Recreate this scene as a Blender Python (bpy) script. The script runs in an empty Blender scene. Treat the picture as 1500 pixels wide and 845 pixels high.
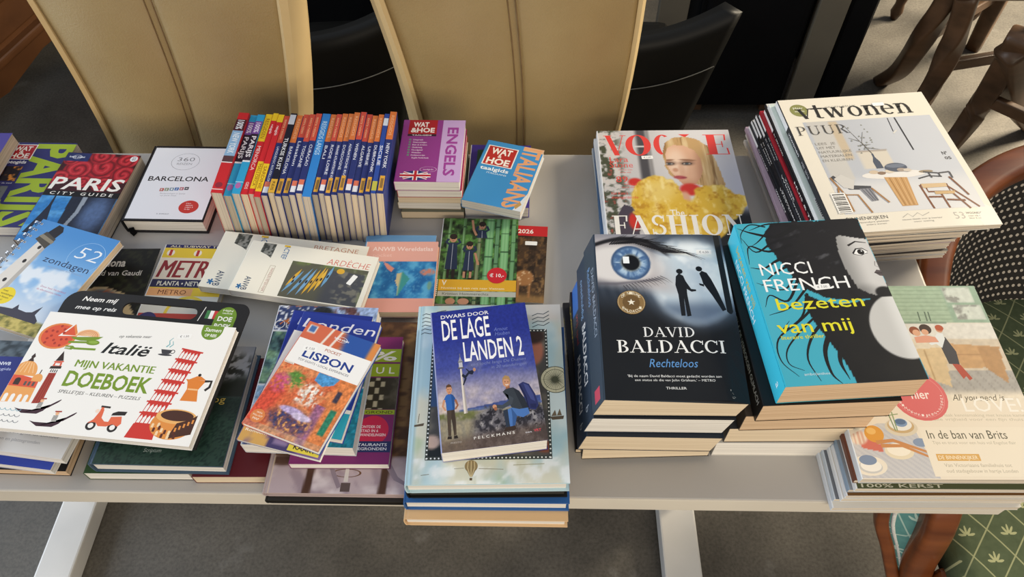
import bpy, bmesh, math, random
import numpy as np
from mathutils import Matrix, Vector, Euler

sc = bpy.context.scene
COL = sc.collection
rnd = random.Random(7)
R = math.radians

# ------------------------------------------------------------------ camera, world, lights, exposure
cam_d = bpy.data.cameras.new('camera'); cam = bpy.data.objects.new('camera', cam_d); COL.objects.link(cam)
cam_d.sensor_width = 36.0; cam_d.lens = 1083.0 / 1500.0 * 36.0; cam_d.clip_start = 0.01
def cam_matrix(p, y, r, loc):
    f = Vector((math.sin(y) * math.cos(p), math.cos(y) * math.cos(p), -math.sin(p)))
    rt = Vector((math.cos(y), -math.sin(y), 0)); up = rt.cross(f)
    r2 = rt * math.cos(r) + up * math.sin(r); u2 = up * math.cos(r) - rt * math.sin(r)
    m = Matrix((r2, u2, -f)).transposed().to_4x4(); m.translation = loc
    return m
cam.matrix_world = cam_matrix(R(53.439), R(-2.0814), R(-1.2464), Vector((0, 0, 1.6094)))
sc.camera = cam

sc.view_settings.view_transform = 'Standard'; sc.view_settings.look = 'None'
sc.view_settings.exposure = 0.0; sc.view_settings.gamma = 1.0; sc.view_settings.use_curve_mapping = False
wd = bpy.data.worlds.new('room_light'); sc.world = wd; wd.use_nodes = True
wb = wd.node_tree.nodes['Background']; wb.inputs[0].default_value = (0.80, 0.88, 1.0, 1); wb.inputs[1].default_value = 0.44

def area(name, loc, target, sx, sy, power, color, spread=180):
    d = bpy.data.lights.new(name, 'AREA'); d.shape = 'RECTANGLE'; d.size = sx; d.size_y = sy
    d.energy = power; d.color = color; d.spread = R(spread)
    o = bpy.data.objects.new(name, d); COL.objects.link(o); o.location = loc
    o.rotation_euler = (Vector(target) - Vector(loc)).to_track_quat('-Z', 'Y').to_euler()
    return o
area('window_daylight', (-3.3, 1.0, 1.45), (.2, .6, .7), 2.6, 2.2, 125, (0.80, 0.89, 1.0))
area('front_window_light', (0.7, -2.1, 1.9), (0.1, .6, .75), 2.4, 1.3, 70, (1.0, 0.86, 0.66))
area('far_window_light', (3.5, 2.6, 2.3), (1.35, 2.05, 0), 1.2, 1.0, 95, (1.0, 0.86, 0.64), 75)

# ------------------------------------------------------------------ colours, materials
def lin(c):
    c = np.asarray(c, float)
    return np.where(c <= 0.04045, c / 12.92, ((c + 0.055) / 1.055) ** 2.4)
def hx(s):
    if not isinstance(s, str): return np.asarray(s, float)
    s = s.lstrip('#'); return np.array([int(s[i:i + 2], 16) / 255 for i in (0, 2, 4)])
def l4(s): return tuple(lin(hx(s))) + (1.0,)

def new_mat(name):
    m = bpy.data.materials.new(name); m.use_nodes = True
    nt = m.node_tree; return m, nt, nt.nodes['Principled BSDF']
def printed(name, rough, coat=0.0):
    m, nt, b = new_mat(name)
    a = nt.nodes.new('ShaderNodeAttribute'); a.attribute_name = 'Col'
    nt.links.new(a.outputs['Color'], b.inputs['Base Color'])
    tc = nt.nodes.new('ShaderNodeTexCoord'); n = nt.nodes.new('ShaderNodeTexNoise')
    n.inputs['Scale'].default_value = 40; n.inputs['Detail'].default_value = 3
    nt.links.new(tc.outputs['Object'], n.inputs['Vector'])
    mr = nt.nodes.new('ShaderNodeMapRange'); mr.inputs['To Min'].default_value = rough - .05; mr.inputs['To Max'].default_value = rough + .08
    nt.links.new(n.outputs['Fac'], mr.inputs['Value']); nt.links.new(mr.outputs['Result'], b.inputs['Roughness'])
    b.inputs['Coat Weight'].default_value = coat; b.inputs['Coat Roughness'].default_value = .15
    b.inputs['Specular IOR Level'].default_value = .25
    return m
M_GLOSS = printed('printed_gloss_card', .42, .04)
M_MATTE = printed('printed_matte_card', .55)
def paper_edge(name, c1, c2, scale=900):
    m, nt, b = new_mat(name)
    tc = nt.nodes.new('ShaderNodeTexCoord'); mp = nt.nodes.new('ShaderNodeMapping')
    mp.inputs['Scale'].default_value = (3, 3, scale)
    n = nt.nodes.new('ShaderNodeTexNoise'); n.inputs['Scale'].default_value = 1; n.inputs['Detail'].default_value = 3
    cr = nt.nodes.new('ShaderNodeValToRGB'); cr.color_ramp.elements[0].position = .32; cr.color_ramp.elements[1].position = .62
    cr.color_ramp.elements[0].color = l4(c1); cr.color_ramp.elements[1].color = l4(c2)
    bp = nt.nodes.new('ShaderNodeBump'); bp.inputs['Strength'].default_value = .25; bp.inputs['Distance'].default_value = .0006
    L = nt.links.new
    L(tc.outputs['Object'], mp.inputs['Vector']); L(mp.outputs['Vector'], n.inputs['Vector']); L(n.outputs['Fac'], cr.inputs['Fac'])
    L(cr.outputs['Color'], b.inputs['Base Color']); L(n.outputs['Fac'], bp.inputs['Height']); L(bp.outputs['Normal'], b.inputs['Normal'])
    b.inputs['Roughness'].default_value = .9; b.inputs['Specular IOR Level'].default_value = .1
    return m
PG_WHITE = paper_edge('white_page_edges', 'bdb6ac', 'e6e2da')
PG_CREAM = paper_edge('cream_page_edges', 'bda98d', 'dccbb0')
PG_TAN = paper_edge('yellowed_page_edges', 'b09272', 'd3b797')
PG_GREY = paper_edge('greyish_page_edges', 'a79a8a', 'cfc3b2')
PG_SHADE = paper_edge('shaded_page_edges', '8f8473', 'b5a995')  # darker page tone: shade on the standing row put into the colour
PG_MAG = paper_edge('magazine_page_edges', '8f8272', 'd8cdbc', 1300)

def surf(name, c1, c2, rough, scale=(6, 6, 6), bump=.0, bscale=60, metal=0, spec=.5, coat=0, detail=5, dist=.002):
    m, nt, b = new_mat(name); L = nt.links.new
    tc = nt.nodes.new('ShaderNodeTexCoord'); mp = nt.nodes.new('ShaderNodeMapping'); mp.inputs['Scale'].default_value = scale
    n = nt.nodes.new('ShaderNodeTexNoise'); n.inputs['Scale'].default_value = 1; n.inputs['Detail'].default_value = detail
    cr = nt.nodes.new('ShaderNodeValToRGB'); cr.color_ramp.elements[0].position = .3; cr.color_ramp.elements[1].position = .7
    cr.color_ramp.elements[0].color = l4(c1); cr.color_ramp.elements[1].color = l4(c2)
    L(tc.outputs['Object'], mp.inputs['Vector']); L(mp.outputs['Vector'], n.inputs['Vector']); L(n.outputs['Fac'], cr.inputs['Fac'])
    L(cr.outputs['Color'], b.inputs['Base Color'])
    if bump:
        n2 = nt.nodes.new('ShaderNodeTexNoise'); n2.inputs['Scale'].default_value = bscale; n2.inputs['Detail'].default_value = 2
        bp = nt.nodes.new('ShaderNodeBump'); bp.inputs['Strength'].default_value = bump; bp.inputs['Distance'].default_value = dist
        L(tc.outputs['Object'], n2.inputs['Vector']); L(n2.outputs['Fac'], bp.inputs['Height']); L(bp.outputs['Normal'], b.inputs['Normal'])
    b.inputs['Roughness'].default_value = rough; b.inputs['Metallic'].default_value = metal
    b.inputs['Specular IOR Level'].default_value = spec; b.inputs['Coat Weight'].default_value = coat
    return m

# ------------------------------------------------------------------ objects, labels
def link(o, parent=None):
    COL.objects.link(o)
    if parent is not None: o.parent = parent
    return o
def tag(o, label, cat, group=None, kind=None):
    o['label'] = label; o['category'] = cat
    if group: o['group'] = group
    if kind: o['kind'] = kind
    return o
def empty(name, label, cat, group=None, loc=(0, 0, 0), rz=0):
    o = bpy.data.objects.new(name, None); o.empty_display_size = .05; COL.objects.link(o)
    o.location = loc; o.rotation_euler = (0, 0, rz)
    return tag(o, label, cat, group)
def mesh_obj(name, verts, faces, mat, parent=None, smooth=False, cols=None):
    me = bpy.data.meshes.new(name); me.from_pydata([tuple(v) for v in verts], [], faces)
    if cols is not None:
        a = me.color_attributes.new('Col', 'FLOAT_COLOR', 'POINT')
        c = np.ones((len(verts), 4), np.float32); c[:, :3] = cols; a.data.foreach_set('color', c.ravel())
    if smooth: me.polygons.foreach_set('use_smooth', [True] * len(me.polygons))
    me.materials.append(mat); me.update()
    return link(bpy.data.objects.new(name, me), parent)
def bm_obj(name, bm, mat, parent=None, smooth=False):
    bmesh.ops.recalc_face_normals(bm, faces=bm.faces)
    me = bpy.data.meshes.new(name); bm.to_mesh(me); bm.free(); me.materials.append(mat)
    if smooth: me.polygons.foreach_set('use_smooth', [True] * len(me.polygons))
    return link(bpy.data.objects.new(name, me), parent)
def box_bm(bm, lo, hi, bevel=0, seg=2):
    lo, hi = Vector(lo), Vector(hi)
    r = bmesh.ops.create_cube(bm, size=1, matrix=Matrix.Translation((lo + hi) / 2) @ Matrix.Diagonal((hi - lo).to_4d()))
    if bevel:
        es = list({e for v in r['verts'] for e in v.link_edges})
        bmesh.ops.bevel(bm, geom=es, offset=bevel, segments=seg, affect='EDGES', profile=.6)
def sweep(bm, pts, prof, up=(0, 0, 1), scales=None, cap=True):
    """sweep a closed profile [(a,b)] along pts; a = sideways, b = up-ish"""
    pts = [Vector(p) for p in pts]; rings = []
    for i, p in enumerate(pts):
        d = (pts[min(i + 1, len(pts) - 1)] - pts[max(i - 1, 0)]).normalized()
        s = d.cross(Vector(up)); s = s.normalized() if s.length > 1e-5 else Vector((1, 0, 0)); u = s.cross(d)
        k = scales[i] if scales else 1
        rings.append([bm.verts.new(p + s * a * k + u * b * k) for a, b in prof])
    n = len(prof)
    for i in range(len(rings) - 1):
        for j in range(n):
            bm.faces.new((rings[i][j], rings[i][(j + 1) % n], rings[i + 1][(j + 1) % n], rings[i + 1][j]))
    if cap: bm.faces.new(rings[0][::-1]); bm.faces.new(rings[-1])
def circ(r, n=12, ry=None): return [(r * math.cos(2 * math.pi * i / n), (ry or r) * math.sin(2 * math.pi * i / n)) for i in range(n)]
def rrect(a, b, r=.25, n=3):
    o = []; r = r * min(a, b)
    for cx, cy, s in ((a - r, b - r, 0), (-a + r, b - r, 90), (-a + r, -b + r, 180), (a - r, -b + r, 270)):
        for i in range(n + 1):
            t = R(s + 90 * i / n); o.append((cx + r * math.cos(t), cy + r * math.sin(t)))
    return o
def curve3(pts, n=8):
    """Catmull-Rom through pts"""
    P = [Vector(p) for p in pts]; P = [P[0] * 2 - P[1]] + P + [P[-1] * 2 - P[-2]]; o = []
    for i in range(1, len(P) - 2):
        for k in range(n):
            t = k / n
            o.append(.5 * ((2 * P[i]) + (P[i + 1] - P[i - 1]) * t + (2 * P[i - 1] - 5 * P[i] + 4 * P[i + 1] - P[i + 2]) * t * t + (3 * P[i] - P[i - 1] - 3 * P[i + 1] + P[i + 2]) * t ** 3))
    o.append(P[-2]); return o

# ------------------------------------------------------------------ numpy noise and masks
def _h(ix, iy, s): 
    v = np.sin(ix * 127.1 + iy * 311.7 + s * 74.7) * 43758.5453
    return v - np.floor(v)
def vn(x, y, s=0):
    ix, iy = np.floor(x), np.floor(y); fx, fy = x - ix, y - iy
    fx = fx * fx * (3 - 2 * fx); fy = fy * fy * (3 - 2 * fy)
    a = _h(ix, iy, s); b = _h(ix + 1, iy, s); c = _h(ix, iy + 1, s); d = _h(ix + 1, iy + 1, s)
    return (a * (1 - fx) + b * fx) * (1 - fy) + (c * (1 - fx) + d * fx) * fy
def fbm(x, y, s=0, o=4):
    t = 0; a = .5
    for i in range(o): t = t + a * vn(x * 2 ** i, y * 2 ** i, s + i); a *= .5
    return t / (1 - .5 ** o)
def ss(a, b, x):
    t = np.clip((x - a) / (b - a + 1e-12), 0, 1); return t * t * (3 - 2 * t)
def mix(c, d, m):
    m = np.asarray(m)[..., None]; return c * (1 - m) + hx(d) * m
def ellm(u, v, cx, cy, rx, ry, soft=.08, rot=0):
    a = R(rot); x = u - cx; y = v - cy; X = x * math.cos(a) + y * math.sin(a); Y = -x * math.sin(a) + y * math.cos(a)
    d = np.sqrt((X / rx) ** 2 + (Y / ry) ** 2); return 1 - ss(1 - soft, 1 + soft, d)
def inpoly(u, v, pts):
    m = np.zeros(u.shape, bool); n = len(pts)
    for i in range(n):
        x0, y0 = pts[i]; x1, y1 = pts[(i + 1) % n]
        if y0 == y1: continue
        m ^= ((y0 > v) != (y1 > v)) & (u < (x1 - x0) * (v - y0) / (y1 - y0) + x0)
    return m.astype(float)
def band(x, a, b, s=.01): return ss(a - s, a + s, x) * (1 - ss(b - s, b + s, x))
def flat(u, c): return np.zeros(u.shape + (3,)) + hx(c)

# ------------------------------------------------------------------ lettering
_TX = {}
def glyphs(s, bold=0.0):
    k = (s, bold)
    if k not in _TX:
        cu = bpy.data.curves.new('lettering', 'FONT'); cu.body = s; cu.offset = 0 if 'M' in s else bold; cu.resolution_u = 2
        ob = bpy.data.objects.new('lettering', cu); me = bpy.data.meshes.new_from_object(ob)
        V = np.array([v.co[:2] for v in me.vertices]) if len(me.vertices) else np.zeros((0, 2)); F = [tuple(p.vertices) for p in me.polygons]
        bpy.data.objects.remove(ob); bpy.data.meshes.remove(me); bpy.data.curves.remove(cu)
        if 'M' in s and bold > 0 and len(V):           # the font's M cannot be offset: thicken by doubling
            n = len(V); V = np.concatenate([np.c_[V - (bold, 0), np.zeros(n)], np.c_[V + (bold, 0), np.full(n, .3)]]); F = F + [tuple(i + n for i in f) for f in F]
        _TX[k] = (V, F)
    return _TX[k]
def _arc(cx, cy, rx, ry, w, t, a0, a1, n=14):
    o = []; i_ = []
    for k in range(n + 1):
        a = R(a0 + (a1 - a0) * k / n); o.append((cx + rx * math.cos(a), cy + ry * math.sin(a))); i_.append((cx + (rx - w) * math.cos(a), cy + (ry - t) * math.sin(a)))
    return [[o[k], o[k + 1], i_[k + 1], i_[k]] for k in range(n)]
def _st(x0, y0, x1, y1, w): return [[(x0 - w / 2, y0), (x0 + w / 2, y0), (x1 + w / 2, y1), (x1 - w / 2, y1)]]
def _sb(x, y, hw, t): return [[(x - hw, y), (x + hw, y), (x + hw, y + t), (x - hw, y + t)]]
def serif_glyph(c, w, t):
    s = t; T_ = 1 - s
    vs = lambda x, W=w, top=1: _st(x, 0, x, top, W) + _sb(x, 0, W / 2 + .09, s) + _sb(x, top - s, W / 2 + .09, s)
    G = {
     'A': (.86, _st(.1, 0, .43, 1, t) + _st(.72, 0, .40, 1, w) + _sb(.42, .3, .2, s) + _sb(.1, 0, .12, s) + _sb(.72, 0, .17, s)),
     'B': (.72, vs(.2) + _arc(.33, .76, .28, .24, w, s, -90, 90) + _arc(.33, .27, .34, .27, w, s, -90, 90)),
     'C': (.76, _arc(.42, .5, .4, .52, w, s * 1.4, 42, 318, 20) + _st(.71, .66, .73, .98, t)),
     'D': (.84, vs(.2) + _arc(.3, .5, .48, .5, w, s, -90, 90)),
     'E': (.70, vs(.2) + _sb(.4, T_, .22, s) + _sb(.4, 0, .24, s) + _sb(.36, .49, .17, s) + _st(.6, .70, .62, 1, t * 1.5) + _st(.64, 0, .62, .32, t * 1.5) + _st(.5, .36, .5, .66, t)),
     'F': (.64, vs(.2) + _sb(.4, T_, .22, s) + _sb(.36, .49, .17, s) + _st(.6, .70, .62, 1, t * 1.5) + _st(.5, .36, .5, .66, t)),
     'G': (.82, _arc(.42, .5, .4, .52, w, s * 1.4, 42, 318, 20) + _st(.68, .05, .68, .42, w) + _sb(.66, .40, .18, s) + _st(.71, .68, .73, .98, t)),
     'H': (.9, vs(.2) + vs(.68) + _sb(.44, .48, .26, s)),
     'I': (.42, vs(.2)),
     'L': (.66, vs(.2) + _sb(.4, 0, .24, s) + _st(.6, 0, .61, .32, t * 1.5)),
     'N': (.92, _st(.16, 0, .16, 1, t) + _sb(.16, 0, .12, s) + _st(.18, 1, .7, 0, w) + _st(.72, 0, .72, 1, t) + _sb(.72, T_, .12, s) + _sb(.12, T_, .12, s)),
     'O': (.86, _arc(.43, .5, .42, .52, w, s * 1.2, 0, 360, 28)),
     'P': (.68, vs(.2) + _arc(.31, .72, .32, .28, w, s, -90, 90)),
     'R': (.78, vs(.2) + _arc(.31, .74, .3, .26, w, s, -90, 90) + _st(.38, .48, .66, 0, w) + _sb(.7, 0, .12, s)),
     'S': (.64, _arc(.32, .745, .26, .27, .12, .09, 25, 262, 14) + _arc(.32, .265, .28, .28, .12, .09, -155, 82, 14) + _st(.54, .68, .55, .98, t) + _st(.07, .02, .06, .32, t)),
     'U': (.86, _st(.2, .3, .2, 1, w) + _sb(.2, T_, w / 2 + .09, s) + _arc(.44, .3, .24 + w / 2, .32, w, s, 180, 360) + _st(.68, .25, .68, 1, t) + _sb(.68, T_, .12, s)),
     'V': (.82, _st(.12, 1, .43, 0, w) + _st(.72, 1, .43, 0, t) + _sb(.12, T_, .16, s) + _sb(.72, T_, .12, s)),
     'v': (.62, _st(.10, .64, .31, 0, w) + _st(.53, .64, .31, 0, t) + _sb(.10, .64 - s, .13, s) + _sb(.53, .64 - s, .09, s)),
     't': (.44, _st(.19, .08, .19, .84, w * .9) + _sb(.22, .575, .25, s * 1.7) + _arc(.30, .14, .13 + w / 2, .15, w * .8, s, 180, 300)),
     'w': (.98, _st(.10, .64, .29, 0, w) + _st(.48, .64, .29, 0, t) + _st(.46, .64, .66, 0, w) + _st(.88, .64, .66, 0, t) + _sb(.10, .64 - s, .13, s) + _sb(.48, .64 - s, .10, s) + _sb(.88, .64 - s, .09, s)),
     'o': (.64, _arc(.32, .32, .30, .335, w * .9, s * 1.2, 0, 360, 24)),
     'n': (.72, vs(.16, w * .9, .64) + _arc(.36, .38, .24, .27, w * .9, s * 1.3, 0, 180) + _st(.555, 0, .555, .38, w * .9) + _sb(.555, 0, .13, s)),
     'e': (.60, _arc(.31, .32, .29, .335, w * .9, s * 1.2, 0, 310, 22) + _sb(.32, .33, .25, s)),
    }
    return G[c]
def serif(s, w=.19, t=.05):
    V = []; F = []; x = 0
    for c in s:
        if c == ' ': x += .45; continue
        adv, ps = serif_glyph(c, w, t)
        for j, p in enumerate(ps):
            b = len(V); V += [(x + a, y, .11 * (j % 8)) for a, y in p]; F.append(tuple(range(b, b + len(p))))
        x += adv + .04
    return np.array(V), F

class Art:
    """flat printed artwork: coloured polygons in cover units (0..1 across, 0..1 up), W x H metres"""
    def __init__(s, W, H): s.W, s.H = W, H; s.V = []; s.F = []; s.C = []; s.n = 0; s.L = 0; s.top = 0; s.bb = []
    def add(s, P, F, C):
        P = np.asarray(P, float)
        if len(P) == 0: return
        P = P.copy(); P[:, :2] = np.clip(P[:, :2], 0, 1)
        # each shape lies just above whatever it overlaps, so the print stays paper thin
        (x0, y0), (x1, y1) = P[:, :2].min(0), P[:, :2].max(0)
        L = 1 + max([b[4] for b in s.bb if b[0] < x1 and b[2] > x0 and b[1] < y1 and b[3] > y0], default=0)
        s.bb.append((x0, y0, x1, y1, L)); s.top = max(s.top, L)
        sub = P[:, 2:3] if P.shape[1] == 3 else np.zeros((len(P), 1))
        v = np.concatenate([P[:, :2], L + sub], 1); s.V.append(v)
        C = np.asarray(C, float); s.C.append(lin(np.broadcast_to(C, (len(P), 3))))
        s.F += [tuple(i + s.n for i in f) for f in F]; s.n += len(P)
    def grid(s, u0, v0, u1, v1, nu, nv, fn):
        s.L += 1
        U, Vv = np.meshgrid(np.linspace(u0, u1, nu + 1), np.linspace(v0, v1, nv + 1))
        C = fn(U, Vv) if callable(fn) else flat(U, fn)
        P = np.stack([U.ravel(), Vv.ravel()], 1); k = nu + 1
        F = [(j * k + i, j * k + i + 1, (j + 1) * k + i + 1, (j + 1) * k + i) for j in range(nv) for i in range(nu)]
        s.add(P, F, np.clip(C, 0, 1).reshape(-1, 3)); return s
    def rect(s, u0, v0, u1, v1, c): return s.poly([(u0, v0), (u1, v0), (u1, v1), (u0, v1)], c)
    def poly(s, pts, c):
        s.L += 1; s.add(pts, [tuple(range(len(pts)))], hx(c)); return s
    def ell(s, cx, cy, rx, ry, c, a0=0, a1=360, n=26, rot=0):
        q = []
        for k in range(n + (0 if a1 - a0 >= 360 else 1)):
            a = R(a0 + (a1 - a0) * k / n); x, y = rx * s.W * math.cos(a), ry * s.H * math.sin(a); r = R(rot)
            q.append((cx + (x * math.cos(r) - y * math.sin(r)) / s.W, cy + (x * math.sin(r) + y * math.cos(r)) / s.H))
        return s.poly(q, c)
    def disc(s, cx, cy, r, c, **k): return s.ell(cx, cy, r, r * s.W / s.H, c, **k)
    def ring(s, cx, cy, r, wd_, c, ry=None, a0=0, a1=360, n=32):
        s.L += 1; ry = r * s.W / s.H if ry is None else ry
        P = []; 
        for k in range(n + 1):
            a = R(a0 + (a1 - a0) * k / n)
            for q in (1, 1 - wd_): P.append((cx + r * q * math.cos(a), cy + ry * q * math.sin(a)))
        s.add(P, [(2 * k, 2 * k + 2, 2 * k + 3, 2 * k + 1) for k in range(n)], hx(c)); return s
    def line(s, pts, wd_, c, w1=None):
        """polyline, width in fractions of W; tapers to w1"""
        s.L += 1; p = np.array(pts, float) * (s.W, s.H); n = len(p); P = []
        w1 = wd_ if w1 is None else w1
        for i in range(n):
            d = p[min(i + 1, n - 1)] - p[max(i - 1, 0)]; d = d / (np.linalg.norm(d) + 1e-9); nn = np.array([-d[1], d[0]])
            w_ = (wd_ + (w1 - wd_) * i / max(n - 1, 1)) * s.W / 2
            P += [(p[i] + nn * w_) / (s.W, s.H), (p[i] - nn * w_) / (s.W, s.H)]
        s.add(P, [(2 * i, 2 * i + 1, 2 * i + 3, 2 * i + 2) for i in range(n - 1)], hx(c)); return s
    def _put(s, V, F, u0, vb, wid, cap, c, slant, up, rot, capy=.70, lift=0):
        if len(V) == 0: return s
        s.L += 1; V = V.copy(); V[:, 0] -= V[:, 0].min(); V[:, 1] /= capy
        V[:, 0] /= V[:, 0].max()
        X = V[:, 0] * wid * (s.H if rot else s.W); Y = V[:, 1] * cap * (s.W if rot else s.H); X = X + Y * slant + 0
        Y = Y + V[:, 0] * lift * s.H
        if rot == 90: X, Y = -Y, X
        if rot == -90: X, Y = Y, -X
        Q = np.stack([u0 + X / s.W, vb + Y / s.H] + ([V[:, 2]] if V.shape[1] == 3 else []), 1)
        s.add(Q, F, hx(c)); return s
    def text(s, t, u0, vb, wid, cap, c, bold=0.0, slant=0.0, rot=0, lift=0):
        """left edge u0, baseline vb, width and cap height in cover fractions (swapped when rot = 90/-90)"""
        V, F = glyphs(t, bold); return s._put(V, F, u0, vb, wid, cap, c, slant, None, rot, .70, lift)
    def serif(s, t, u0, vb, wid, cap, c, w=.19, th=.05, lift=0):
        V, F = serif(t, w, th); return s._put(V, F, u0, vb, wid, cap, c, 0, None, 0, 1.0, lift)
    def para(s, lines, u0, v0, dv, wids, cap, c, **k):
        for i, (l, w_) in enumerate(zip(lines, wids)): s.text(l, u0, v0 - i * dv, w_, cap, c, **k)
        return s
    def out(s): return np.concatenate(s.V), s.F, np.concatenate(s.C)

# ------------------------------------------------------------------ book builder
T = 0.74
EPS = 9e-6
def art_plain(w, h, c, c2=None): 
    a = Art(w, h); a.grid(0, 0, 1, 1, 2, 2, c); return a
def shell(w, h, t, ct, rnd_r, nx=8, ny=8, ov=0):
    """U-shaped cover: returns verts, faces; profile in (x,z) swept along y"""
    xs = np.linspace(w / 2, -w / 2 + rnd_r, nx + 1); o = [(x, t) for x in xs]
    for k in range(1, 4):
        a = R(90 + 22.5 * k); o.append((-w / 2 + rnd_r + rnd_r * math.cos(a), t - rnd_r + rnd_r * math.sin(a)))
    o.append((-w / 2, t - rnd_r)); o.append((-w / 2, rnd_r))
    for k in range(1, 4):
        a = R(180 + 22.5 * k); o.append((-w / 2 + rnd_r + rnd_r * math.cos(a), rnd_r + rnd_r * math.sin(a)))
    o += [(x, 0) for x in xs[::-1]]
    i_ = [(x, ct) for x in xs] ; ii = [(-w / 2 + ct, max(rnd_r, ct)), (-w / 2 + ct, min(t - rnd_r, t - ct))]
    inner = [(w / 2, ct)] + [(-w / 2 + ct + .0002, ct), (-w / 2 + ct + .0002, t - ct)] + [(w / 2, t - ct)]
    prof = o + inner; n = len(prof)
    V = []; F = []
    for j in range(ny + 1):
        y = -h / 2 + h * j / ny; V += [(x, y, z) for x, z in prof]
    for j in range(ny):
        for k in range(n):
            a, b = j * n + k, j * n + (k + 1) % n; F.append((a, b, b + n, a + n))
    no = len(o); e = ny * n
    # end caps as strips (outer front, spine, back)
    def cap(base, flip):
        fs = [tuple(base + k for k in list(range(0, nx + 1)) + [no + 2, no + 3]),
              tuple(base + k for k in list(range(nx, no - nx)) + [no + 1, no + 2]),
              tuple(base + k for k in list(range(no - nx - 1, no)) + [no, no + 1])]
        return [f[::-1] if flip else f for f in fs]
    F += cap(0, False) + cap(e, True)
    return np.array(V), F
def hard_shell(w, h, t, bd, nx=10, ny=4):
    V = []; F = []
    def bx(lo, hi):
        b = len(V); (x0, y0, z0), (x1, y1, z1) = lo, hi
        V.extend([(x0, y0, z0), (x1, y0, z0), (x1, y1, z0), (x0, y1, z0), (x0, y0, z1), (x1, y0, z1), (x1, y1, z1), (x0, y1, z1)])
        F.extend([tuple(b + i for i in f) for f in ((0, 3, 2, 1), (4, 5, 6, 7), (0, 1, 5, 4), (1, 2, 6, 5), (2, 3, 7, 6), (3, 0, 4, 7))])
    bx((-w / 2 + .006, -h / 2, t - bd), (w / 2, h / 2, t)); bx((-w / 2 + .006, -h / 2, 0), (w / 2, h / 2, bd))
    # rounded spine with hinge groove
    o = [(-w / 2 + .0062, t - .0004), (-w / 2 + .004, t - .0009), (-w / 2 + .0022, t - .0002)]
    for k in range(7):
        a = math.pi * (.5 + k / 6); o.append((-w / 2 + .0018 + .0018 * math.cos(a), t / 2 + (t / 2 - .0002) * math.sin(a)))
    o += [(-w / 2 + .0022, .0002), (-w / 2 + .004, .0009), (-w / 2 + .0062, .0004)]
    i_ = [(x + .0012 if x < -w / 2 + .0035 else x, z + (bd * .7 if z < t / 2 else -bd * .7)) for x, z in o]
    n = len(o); b = len(V)
    for y in (-h / 2, h / 2): V.extend([(x, y, z) for x, z in o] + [(x, y, z) for x, z in i_])
    m = 2 * n
    for k in range(n - 1):
        F.extend([(b + k, b + k + 1, b + m + k + 1, b + m + k), (b + n + k, b + m + n + k, b + m + n + k + 1, b + n + k + 1),
                  (b + k, b + n + k, b + n + k + 1, b + k + 1), (b + m + k, b + m + k + 1, b + m + n + k + 1, b + m + n + k)])
    return np.array(V, float), F
def page_block(lo, hi, nx=10, ny=10):
    """box with rows of verts round its sides so it can follow a curled cover"""
    (x0, y0, z0), (x1, y1, z1) = lo, hi; V = []; F = []
    xs = np.linspace(x0, x1, nx + 1); ys = np.linspace(y0, y1, ny + 1)
    for z in (z0, z1):
        for y in ys: V += [(x, y, z) for x in xs]
    k = nx + 1; o = k * (ny + 1)
    for j in range(ny):
        for i in range(nx):
            a = j * k + i; F += [(a, a + k, a + k + 1, a + 1), (o + a, o + a + 1, o + a + k + 1, o + a + k)]
    for i in range(nx):
        F += [(i, i + 1, o + i + 1, o + i)]; b = ny * k + i; F += [(b + 1, b, o + b, o + b + 1)]
    for j in range(ny):
        a = j * k; F += [(a + k, a, o + a, o + a + k)]; b = a + nx; F += [(b, b + k, o + b + k, o + b)]
    return np.array(V, float), F
def refine(P, F, C, maxlen):
    """cut artwork finely enough to follow a curled cover"""
    bm = bmesh.new(); cl = bm.verts.layers.float_color.new('c')
    vs = []
    for p, c in zip(P, C): v = bm.verts.new(p); v[cl] = (*c, 1); vs.append(v)
    for f in F:
        if len(set(f)) < 3: continue
        try: bm.faces.new([vs[i] for i in f])
        except ValueError: pass
    bmesh.ops.triangulate(bm, faces=[f for f in bm.faces if len(f.verts) > 4])
    for _ in range(6):
        es = [e for e in bm.edges if e.calc_length() > maxlen]
        if not es: break
        bmesh.ops.subdivide_edges(bm, edges=es, cuts=1); bmesh.ops.triangulate(bm, faces=[f for f in bm.faces if len(f.verts) > 4])
    bm.verts.index_update()
    out = (np.array([v.co[:] for v in bm.verts]), [tuple(v.index for v in f.verts) for f in bm.faces], np.array([v[cl][:3] for v in bm.verts])); bm.free(); return out
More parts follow.
